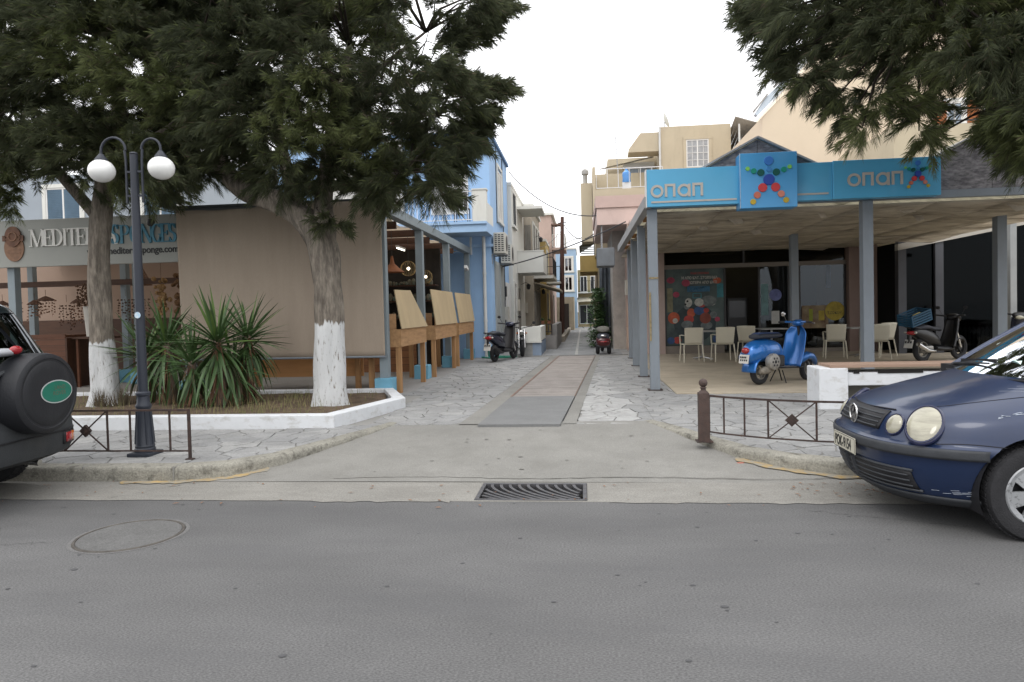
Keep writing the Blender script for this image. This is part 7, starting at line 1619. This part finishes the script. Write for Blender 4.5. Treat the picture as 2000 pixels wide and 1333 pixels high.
# ================================================================ TREES AND PLANTS
cam_p = Vector((0,0,1.5))
def at(px_, py_, Y):
    """point of the picture plane direction carried out to world depth Y"""
    d = F_*1333+R_*(px_-1000)-U_*(py_-(608+1333*math.tan(rad(1.6)))); return cam_p+d*(Y/d.y)
def bark_mat(name, ztop):
    m = M(name, (.19,.165,.135), .95, .3, 5, bump=1.0, bscale=14, stretch=(1.6,1.6,.35), fine=.2, stain=.75, stain_col=(.065,.055,.045), stain_scale=(7,7,1.4), stain_lo=.42, stain_hi=.62)
    if ztop:
        n = m.node_tree.nodes; l = m.node_tree.links; b = n['Principled BSDF']; src = b.inputs['Base Color'].links[0].from_socket
        g = n.new('ShaderNodeNewGeometry'); sp = n.new('ShaderNodeSeparateXYZ'); l.new(g.outputs['Position'], sp.inputs[0])
        mp_ = n.new('ShaderNodeMapping'); mp_.inputs['Scale'].default_value = (14,14,2.5); l.new(g.outputs['Position'], mp_.inputs[0])
        nz_ = n.new('ShaderNodeTexNoise'); nz_.inputs['Scale'].default_value = 1; nz_.inputs['Detail'].default_value = 5; l.new(mp_.outputs[0], nz_.inputs['Vector'])
        ad = n.new('ShaderNodeMath'); ad.operation = 'MULTIPLY_ADD'; l.new(nz_.outputs[0], ad.inputs[0]); ad.inputs[1].default_value = .32; l.new(sp.outputs[2], ad.inputs[2])
        lt = n.new('ShaderNodeMapRange'); lt.inputs[1].default_value = ztop+.14; lt.inputs[2].default_value = ztop+.17; lt.inputs[3].default_value = 1; lt.inputs[4].default_value = 0; l.new(ad.outputs[0], lt.inputs[0])
        nz2 = n.new('ShaderNodeTexNoise'); nz2.inputs['Scale'].default_value = 2.2; nz2.inputs['Detail'].default_value = 8; nz2.inputs['Roughness'].default_value = .75; l.new(mp_.outputs[0], nz2.inputs['Vector'])
        r2 = n.new('ShaderNodeMapRange'); r2.inputs[1].default_value = .37; r2.inputs[2].default_value = .44; l.new(nz2.outputs[0], r2.inputs[0])
        mu = n.new('ShaderNodeMath'); mu.operation = 'MULTIPLY'; l.new(lt.outputs[0], mu.inputs[0]); l.new(r2.outputs[0], mu.inputs[1])
        mx_ = n.new('ShaderNodeMix'); mx_.data_type = 'RGBA'; l.new(mu.outputs[0], mx_.inputs[0]); l.new(src, mx_.inputs[6]); mx_.inputs[7].default_value = (.50,.51,.51,1); l.new(mx_.outputs[2], b.inputs['Base Color'])
    return m
def trunk_mesh(mb, pts, rs, n=26, seed=1, rough=.09):
    r_ = random.Random(seed); ph = [r_.random()*6.3 for _ in range(6)]; P_ = [Vector(p) for p in pts]
    fine = []; fr = []
    for i in range(len(P_)-1):
        a = P_[max(i-1,0)]; b = P_[i]; c = P_[i+1]; d = P_[min(i+2,len(P_)-1)]
        for k in range(8):
            t_ = k/8; fine.append(.5*((2*b)+(-a+c)*t_+(2*a-5*b+4*c-d)*t_*t_+(-a+3*b-3*c+d)*t_**3)); fr.append(rs[i]+(rs[i+1]-rs[i])*t_)
    fine.append(P_[-1]); fr.append(rs[-1]); rings = []; up = Vector((1,0,0))
    for i, p in enumerate(fine):
        d = (fine[min(i+1,len(fine)-1)]-fine[max(i-1,0)]).normalized(); a = d.cross(up)
        if a.length < .05: a = d.cross(Vector((0,1,0)))
        a.normalize(); b = a.cross(d).normalized(); up = b; z = i*.35
        rings.append([p+(a*math.cos(2*pi*k/n)+b*math.sin(2*pi*k/n))*fr[i]*(1+rough*math.sin(3*2*pi*k/n+ph[0]+z*.3)+rough*.6*math.sin(5*2*pi*k/n+ph[1]-z*.4)+rough*.5*math.sin(9*2*pi*k/n+ph[2])+rough*.4*math.sin(z*1.9+ph[3]+4*pi*k/n)) for k in range(n)])
    mb.loft(rings); return fine
def needles(tufts, seed, per=(70,95), width=.0019, length=(.07,.22)):
    """tufts: (origin, direction, length, droop, density); returns vertices of single triangle needles"""
    rg = np.random.default_rng(seed); V_ = []
    for o, d, L_, dr_, dn in tufts:
        n = int(rg.integers(per[0], per[1])*dn); o = np.array(o); d = np.array(d); d = d/np.linalg.norm(d)
        t_ = rg.random(n)**.8; base = o+np.outer(t_*L_, d); base[:,2] -= dr_*(t_*L_)**2
        dl = np.tile(d, (n,1)); dl[:,2] -= 2*dr_*t_*L_*.8
        r = rg.normal(size=(n,3)); r -= (r*dl).sum(1)[:,None]*dl/((dl*dl).sum(1)[:,None]); r /= np.linalg.norm(r,axis=1)[:,None]+1e-9
        nd = dl*rg.uniform(.7,1.3,n)[:,None]+r*rg.uniform(.25,1.0,n)[:,None]; nd[:,2] -= rg.uniform(.0,.45,n); nd /= np.linalg.norm(nd,axis=1)[:,None]
        ln = rg.uniform(length[0],length[1],n)*(1-.25*t_); side = np.cross(nd, rg.normal(size=(n,3))); side /= np.linalg.norm(side,axis=1)[:,None]+1e-9
        w_ = width*rg.uniform(.7,1.3,n)
        mid = base+nd*(ln*.55)[:,None]; tip = base+nd*ln[:,None]; tip[:,2] -= ln*.14
        V_.append(np.stack([base-side*w_[:,None]*.6, mid+side*w_[:,None], tip], 1))
    return np.concatenate(V_).reshape(-1,3)
def np_mesh(name, V, mats, mi=None):
    me = bpy.data.meshes.new(name); nt_ = len(V)//3; me.vertices.add(len(V)); me.vertices.foreach_set('co', V.astype(np.float32).ravel())
    me.loops.add(len(V)); me.loops.foreach_set('vertex_index', np.arange(len(V), dtype=np.int32)); me.polygons.add(nt_)
    me.polygons.foreach_set('loop_start', np.arange(0, len(V), 3, dtype=np.int32))
    try: me.polygons.foreach_set('loop_total', np.full(nt_, 3, dtype=np.int32))
    except Exception: pass
    for m_ in mats: me.materials.append(m_)
    if mi is not None: me.polygons.foreach_set('material_index', mi.astype(np.int32))
    me.update(calc_edges=True); me.validate(); return me
m_n1 = M('needle_dark', (.042,.052,.028), .8, .4, .9, col2=(.070,.080,.038)); m_n2 = M('needle_olive', (.080,.100,.034), .75, .3, 1.5, col2=(.115,.130,.048)); m_n3 = M('needle_brown', (.065,.050,.03), .8, .3, 2)
m_twig = M('twig_dark', (.035,.027,.02), .9, .2, 5)
for m_ in (m_n1, m_n2): see_through(m_, .3)
def crown(name, par, clusters, seed, trunk_pts, limb_mat, per=(105,150), nt=42):
    """clusters: (centre, radius, weight, outwardness) - each is a spray of drooping twigs"""
    rg = random.Random(seed); tufts = []; lm = MB()
    for c, r, wgt, bias in clusters:
        c = Vector(c); near = min(trunk_pts, key=lambda p: (Vector(p)-c).length+max(0,(Vector(p).z-c.z))*.4); near = Vector(near)
        pr_ = [near, near.lerp(c,.35)+Vector((rg.gauss(0,.06),rg.gauss(0,.06),.12)), near.lerp(c,.7)+Vector((rg.gauss(0,.08),rg.gauss(0,.08),.14)), c]
        r0 = max(.008, .007+.008*(c-near).length); lm.tube(pr_, [r0*1.5, r0*1.1, r0*.75, r0*.4], 6)
        n = int(nt*wgt); out = (c-near); out.z *= .4
        out = out.normalized() if out.length > .1 else Vector((0,0,1))
        cd = Vector((rg.gauss(0,1), rg.gauss(0,.6), rg.gauss(0,.35))).normalized()
        for k in range(n):
            v = Vector((rg.gauss(0,1), rg.gauss(0,1), rg.gauss(0,.8))).normalized(); q = c+v*r*rg.random()**.5
            d = (v*.55+out*(bias+.25)+cd*.5+Vector((0,0,rg.uniform(-.2,.25)))).normalized(); L_ = rg.uniform(.14,.40)
            tufts.append((tuple(q), tuple(d), L_, rg.uniform(.2,1.0), rg.uniform(.75,1.1)))
    V = needles(tufts, seed, per); nT = len(V)//3; cen = V.reshape(-1,3,3)[:,0]
    h_ = np.sin(cen[:,0]*2.1+seed)+np.sin(cen[:,1]*2.7+1.3*seed)+np.sin(cen[:,2]*2.9+cen[:,0])
    rr_ = np.random.default_rng(seed+1).random(nT); mi = np.zeros(nT); mi[(h_ > .75) & (rr_ < .75)] = 1; mi[rr_ < .10] = 1; mi[(rr_ > .955)] = 2
    o = bpy.data.objects.new(name, None); bpy.data.objects.remove(o)
    off = np.array(par.location); me = np_mesh(name, V-off, [m_n1, m_n2, m_n3], mi); ob = bpy.data.objects.new(name, me); COL.objects.link(ob); ob.parent = par
    lm.build('branches', m_twig, par, smooth='all', fix=False, kind='stuff')
    return len(V)//3
b1 = bark_mat('bark_whitewashed_left', 1.18); b2 = bark_mat('bark_whitewashed_right', 1.40); b3 = bark_mat('bark_plain', None)
# tree at left
A = thing('tree', 'feathery dark green tree with a straight whitewashed trunk behind the lamp post', 'tree', (-7.45, 9.95, .15))
g = MB(); tp1 = trunk_mesh(g, [(-7.45,9.95,.05),(-7.47,9.95,.45),(-7.50,9.95,1.3),(-7.52,9.97,2.3),(-7.48,10.0,3.1),(-7.40,10.05,3.8),(-7.2,10.1,4.7),(-7.1,10.1,5.8)], [.32,.20,.155,.148,.15,.135,.10,.05], seed=3); g.build('trunk', b1, A, smooth='all')
for pp, r3 in (([(-7.5,10.0,3.1),(-8.2,10.0,3.9),(-9.3,10.1,4.5)],[.10,.08,.04]), ([(-7.4,10.0,3.5),(-6.6,9.9,4.2),(-5.9,9.9,4.6)],[.09,.07,.04])): g = MB(); g.tube(pp, r3, 8); g.build('limb', b3, A, smooth='all')
g = MB()
for k in range(420):
    a = rnd.random()*6.3; r = .2+.15*rnd.random(); x = -7.22+r*math.cos(a)*.8; y = 9.75+r*math.sin(a)*.5; g._add([(x-.006,y,.2),(x+.006,y,.2),(x+rnd.gauss(0,.06),y+rnd.gauss(0,.05),.25+rnd.random()*.28)], [(0,1,2)])
g.build('basal_shoots', m_n3, A, fix=False)
rg = random.Random(11)
cl = []
def spray(px_, py_, Y, r, w=1.0, b=.5): cl.append((tuple(at(px_,py_,Y)), r, w, b))
for y_ in range(-120, 400, 52):
    for x_ in range(-150, 470, 58):
        lim_ = 330 if x_ < 180 else (385 if x_ < 340 else 300)
        if x_ > 380 and y_ > 250: continue
        if y_ < lim_ and not (y_ > 300 and 60 < x_ < 140): spray(x_+rg.uniform(-24,24), y_+rg.uniform(-20,20), rg.uniform(8.7,11.3), rg.uniform(.34,.50), 1.0, .45)
for (x_,y_) in ((20,340),(15,385),(60,330),(110,345),(150,335),(250,345),(300,350),(340,345),(375,345),(270,375),(330,380),(385,310),(205,330),(395,350),(240,300),(10,410)): spray(x_, y_-18, rg.uniform(9.3,10.2), .20, .5, .25)
cA = list(cl)
crown('foliage', A, cA, 21, [tuple(p) for p in tp1 if p.z > 2.6]+[(-8.2,10,3.9),(-9.3,10.1,4.5),(-6.6,9.9,4.2),(-5.9,9.9,4.6)], b3)
# tree in the middle
B_ = thing('tree', 'feathery dark green tree with a leaning forked whitewashed trunk in front of the blind', 'tree', (-3.68, 9.6, .15))
g = MB(); tp2 = trunk_mesh(g, [(-3.68,9.6,.05),(-3.69,9.6,.5),(-3.68,9.6,1.3),(-3.70,9.6,1.9),(-3.76,9.6,2.5),(-3.98,9.62,2.88),(-4.40,9.68,3.18),(-4.85,9.72,3.34),(-5.2,9.75,3.62),(-5.42,9.8,4.0),(-5.6,9.85,4.6)], [.29,.215,.21,.20,.215,.185,.165,.15,.135,.115,.07], seed=8); g.build('trunk', b2, B_, smooth='all')
g = MB(); L2 = trunk_mesh(g, [(-3.74,9.62,2.35),(-3.72,9.62,2.75),(-3.74,9.65,3.15),(-3.66,9.68,3.7),(-3.5,9.7,4.5),(-3.3,9.75,5.4)], [.16,.15,.13,.11,.08,.04], seed=9); g.build('limb', b3, B_, smooth='all'); g = MB()
L3 = trunk_mesh(g, [(-3.85,9.62,2.7),(-4.15,9.65,3.15),(-4.3,9.7,3.7),(-4.5,9.8,4.6),(-4.6,9.8,5.4)], [.12,.10,.085,.06,.03], seed=10); g.build('limb', b3, B_, smooth='all')
for a, b in (((-3.6,9.7,4.0),(-2.4,9.7,5.0)),((-3.55,9.7,4.3),(-2.0,9.6,4.3)),((-3.72,9.65,3.3),(-2.5,9.5,3.5)),((-3.5,9.7,4.5),(-2.2,9.9,5.6))): g = MB(); g.tube([a, tuple(Vector(a).lerp(Vector(b),.5)+Vector((0,0,.05))), b], [.055,.04,.018], 8); g.build('limb', b3, B_, smooth='all')
cl = []
for y_ in range(-130, 350, 50):
    for x_ in range(330, 880, 56):
        
        if x_ < 420 and y_ > 190: continue
        if y_ > 270 and not (690 < x_ < 800): continue
        if x_ > 830 and y_ < 150: continue
        if x_ > 850 and 200 < y_ and rg.random() < .4: continue
        if y_ < -20 and x_ > 900: continue
        if 455 < x_ < 500 and 190 < y_ < 260: continue
        if 640 < x_ < 760 and -100 < y_ < 190 and False: continue
        if x_ > 690 and y_ < 200 and rg.random() < (.5 if x_ < 800 else .7): continue
        spray(x_+rg.uniform(-22,22), y_+rg.uniform(-20,20), rg.uniform(8.5,10.8), rg.uniform(.30,.44), 1.0, .5)
# edge sprays tracing the reach of single boughs into the sky
for (x_,y_,r,w,b) in ((900,70,.30,.8,1.2),(930,45,.22,.6,1.4),(955,25,.14,.4,1.6),(975,12,.08,.25,1.8),(870,100,.22,.6,1.2),(842,150,.14,.4,1.0),(890,175,.2,.6,1.2),(925,180,.16,.5,1.4),(955,182,.10,.3,1.6),(978,182,.06,.2,1.8),(905,215,.24,.8,.9),(930,235,.18,.7,.6),(900,260,.24,.9,.4),(880,300,.24,.9,.2),(915,290,.14,.5,.2),(850,335,.20,.8,.1),(862,370,.13,.5,.1),(872,392,.08,.3,.1),(820,340,.2,.7,.1),(780,350,.2,.7,.1),(765,385,.17,.6,.1),(735,375,.18,.6,.1),(810,375,.1,.3,.1),(700,365,.16,.5,.1),(630,350,.18,.8,.1),(560,350,.12,.5,.2),(530,345,.2,.7,.2),(500,300,.2,.7,.2),(600,372,.10,.4,.1),(655,345,.2,.6,.1),(640,438,.06,.25,.9),(665,450,.05,.2,1.2),(930,10,.2,.5,1.0),(880,15,.3,.6,1.0)):
    spray(x_-6, y_-8, rg.uniform(9.3,9.9), r, w, b)
crown('foliage', B_, cl, 33, [tuple(p) for p in tp2 if p.z > 3.3]+[tuple(p) for p in L2 if p.z > 3]+[tuple(p) for p in L3 if p.z > 3]+[(-2.4,9.7,5.0),(-2.0,9.6,4.3),(-2.5,9.5,3.5),(-2.2,9.9,5.6),(-2.9,9.7,4.2)], b3)
g = MB()
for (x0,y0,x1,y1) in ((690,200,745,40),(745,160,752,30),(770,140,790,10),(785,210,850,20),(800,190,880,40),(825,200,905,60),(760,150,772,20),(838,190,930,60),(650,210,700,60),(805,205,960,185)):
    a = at(x0,y0,9.7); b = at(x1,y1,9.5); g.tube([a, a.lerp(b,.5)+Vector((.04,0,.03)), b], [.013,.009,.004], 5)
g.build('twigs', m_twig, B_, kind='stuff')
# tree at right, trunk outside the frame
D = thing('tree', 'olive green feathery tree hanging over the betting shop sign at upper right', 'tree', (8.6, 9.4, .15))
g = MB(); tp3 = trunk_mesh(g, [(8.6,9.4,.05),(8.6,9.4,1.2),(8.5,9.4,2.6),(8.1,9.4,3.9),(7.5,9.4,5.0),(7.0,9.3,6.2)], [.34,.26,.24,.2,.15,.08], seed=13); g.build('trunk', b3, D, smooth='all')
for a, b in (((7.9,9.4,4.3),(6.0,9.3,5.3)),((7.5,9.4,5.0),(5.2,9.3,5.9)),((8.3,9.4,3.4),(6.6,9.5,4.2)),((6.0,9.3,5.3),(4.6,9.4,5.4))): g = MB(); g.tube([a, tuple(Vector(a).lerp(Vector(b),.5)+Vector((0,0,.12))), b], [.08,.055,.02], 8); g.build('limb', b3, D, smooth='all')
cl = []
EDGE = [(1500,30),(1520,60),(1560,150),(1600,215),(1650,270),(1700,300),(1760,290),(1850,260),(1900,200)]
for y_ in range(-140, 330, 48):
    for x_ in range(1500, 2130, 54):
        if x_ < 1545 and not (0 < y_ < 60): continue
        if x_ < 1600 and y_ > 120: continue
        if x_ < 1680 and y_ > 150: continue
        if x_ < 1790 and y_ > 195: continue
        if 1800 < x_ < 1945 and y_ > 120: continue
        if 1600 < x_ < 1690 and 90 < y_ < 160 and rg.random() < .85: continue
        if 1840 < x_ < 1940 and 150 < y_ < 300: continue
        if 1640 < x_ < 1760 and y_ > 270: continue
        if x_ < 1640 and y_ < -40 and rg.random() < .5: continue
        if 1940 < x_ and y_ > 300: continue
        spray(x_+rg.uniform(-22,22), y_+rg.uniform(-20,20), rg.uniform(8.4,10.6), rg.uniform(.26,.40), .8, .3)
for (x_,y_,r,w,b) in ((1478,32,.10,.3,1.6),(1505,40,.15,.5,1.3),(1530,20,.2,.6,1.2),(1555,120,.2,.7,.3),(1575,165,.15,.6,.2),(1605,170,.11,.4,.1),(1640,195,.12,.45,.1),(1665,235,.10,.4,.1),(1685,258,.07,.25,.1),(1715,205,.12,.4,.1),(1760,225,.12,.4,.1),(1800,240,.12,.45,.1),(1815,285,.08,.3,.1),(1795,268,.07,.22,.1),(1965,270,.12,.4,.1),(1990,290,.12,.4,.1),(1945,170,.12,.4,.1)):
    spray(x_, y_-12, rg.uniform(9.0,9.8), r, w, b)
crown('foliage', D, cl, 55, [tuple(p) for p in tp3 if p.z > 3]+[(6.0,9.3,5.3),(5.2,9.3,5.9),(6.6,9.5,4.2),(4.6,9.4,5.4),(7.0,9.3,4.9)], b3)

# yucca clump: every blade of the heads is a leaf of its own
m_y1 = M('yucca_leaf', (.050,.095,.030), .5, .3, 3, spec=.5); m_y2 = M('yucca_leaf_bright', (.095,.155,.04), .5, .25, 3); m_yd = M('yucca_dead_leaf', (.16,.085,.05), .9, .4, 6)
def leaf_mesh(L_, wd, droop, mat, seed):
    q = MB(); n = 7; vs = []; fs = []
    for i in range(n+1):
        t_ = i/n; w_ = wd*(.55+1.2*t_-1.75*t_*t_)*1.15 if t_ < 1 else .001; w_ = max(w_, .0015); x = L_*t_; z = -droop*L_*t_*t_
        vs += [(x,-w_,z+w_*.35),(x,0,z),(x,w_,z+w_*.35)]
    for i in range(n): a = i*3; fs += [(a,a+1,a+4,a+3),(a+1,a+2,a+5,a+4)]
    q._add(vs, fs); return q.mesh('leaf', mat, smooth='all', fix=False)
Yc = thing('yucca', 'large spiky yucca clump with brown dead skirts in the planter', 'yucca', (-5.8, 9.75, .2))
lv = [leaf_mesh(.76,.026,.14,m_y1,1), leaf_mesh(.70,.024,.28,m_y1,2), leaf_mesh(.78,.026,.08,m_y2,3), leaf_mesh(.66,.027,.50,m_y1,4), leaf_mesh(.70,.028,.62,m_y1,5)]
heads = [(at(424,662,9.50), 70, 1.0), (at(325,668,9.85), 52, .95), (at(484,655,9.95), 52, .9), (at(375,705,9.5), 46, .85), (at(285,690,10.0), 40, .95), (at(455,712,9.7), 40, .8)]
yr = random.Random(4); base = Vector((-5.8,9.75,.2)); extra = MB()
for hi_, (h_, n, sc_) in enumerate(heads):
    for k in range(int(n*1.9)):
        az = k*2.39996+yr.uniform(-.2,.2); el = rad(86-150*((k+.5)/(n*1.9))**.8)+yr.gauss(0,.10)
        me = yr.choice([lv[3], lv[4]]) if el < rad(-14) else (lv[yr.choice([0,1,2,0])])
        loc_ = h_-base+Vector((.05*math.cos(az), .05*math.sin(az), .12*math.sin(el)-.10-(.12*yr.random() if el < rad(-14) else 0))); eu = (yr.uniform(-.5,.5), -el, az); s_ = sc_*yr.uniform(.78,1.1)
        if k % 19 < 10:
            o = bpy.data.objects.new('leaf', me); COL.objects.link(o); o.parent = Yc; o.location = loc_; o.rotation_euler = eu; o.scale = (s_,s_,s_)
        else:
            from mathutils import Euler
            mt = Matrix.Translation(loc_+base) @ Euler(eu).to_matrix().to_4x4() @ Matrix.Scale(s_, 4)
            extra._add([tuple(mt@v.co) for v in me.vertices], [tuple(p.vertices) for p in me.polygons])
extra.build('leaf_mass', m_y1, Yc, smooth='all', kind='stuff', fix=False)
g = MB()
for h_, n, sc_ in heads:
    b_ = Vector((h_.x+yr.uniform(-.1,.1)*1.0, h_.y, .18)); g.tube([b_, b_.lerp(h_,.5)+Vector((.03,0,0)), h_], [.085,.075,.05], 10)
g.build('stems', M('yucca_stem', (.17,.13,.10), .95, .3, 9, bump=.6, bscale=25), Yc, smooth='all')
g = MB()
for h_, n, sc_ in heads:
    for k in range(170):
        az = yr.random()*6.3; z0 = h_.z-.02-yr.random()**.7*(h_.z-.3); r0 = .06; L_ = yr.uniform(.22,.45); sp_ = yr.uniform(.03,.22); w_ = yr.uniform(.006,.013); z1 = max(.2, z0-L_)
        c_, s_ = math.cos(az), math.sin(az); g._add([(h_.x+r0*c_-w_*s_,h_.y+r0*s_+w_*c_,z0),(h_.x+r0*c_+w_*s_,h_.y+r0*s_-w_*c_,z0),(h_.x+(r0+sp_)*c_,h_.y+(r0+sp_)*s_,z1)], [(0,1,2)])
g.build('dead_leaf_skirt', m_yd, Yc, kind='stuff', fix=False)
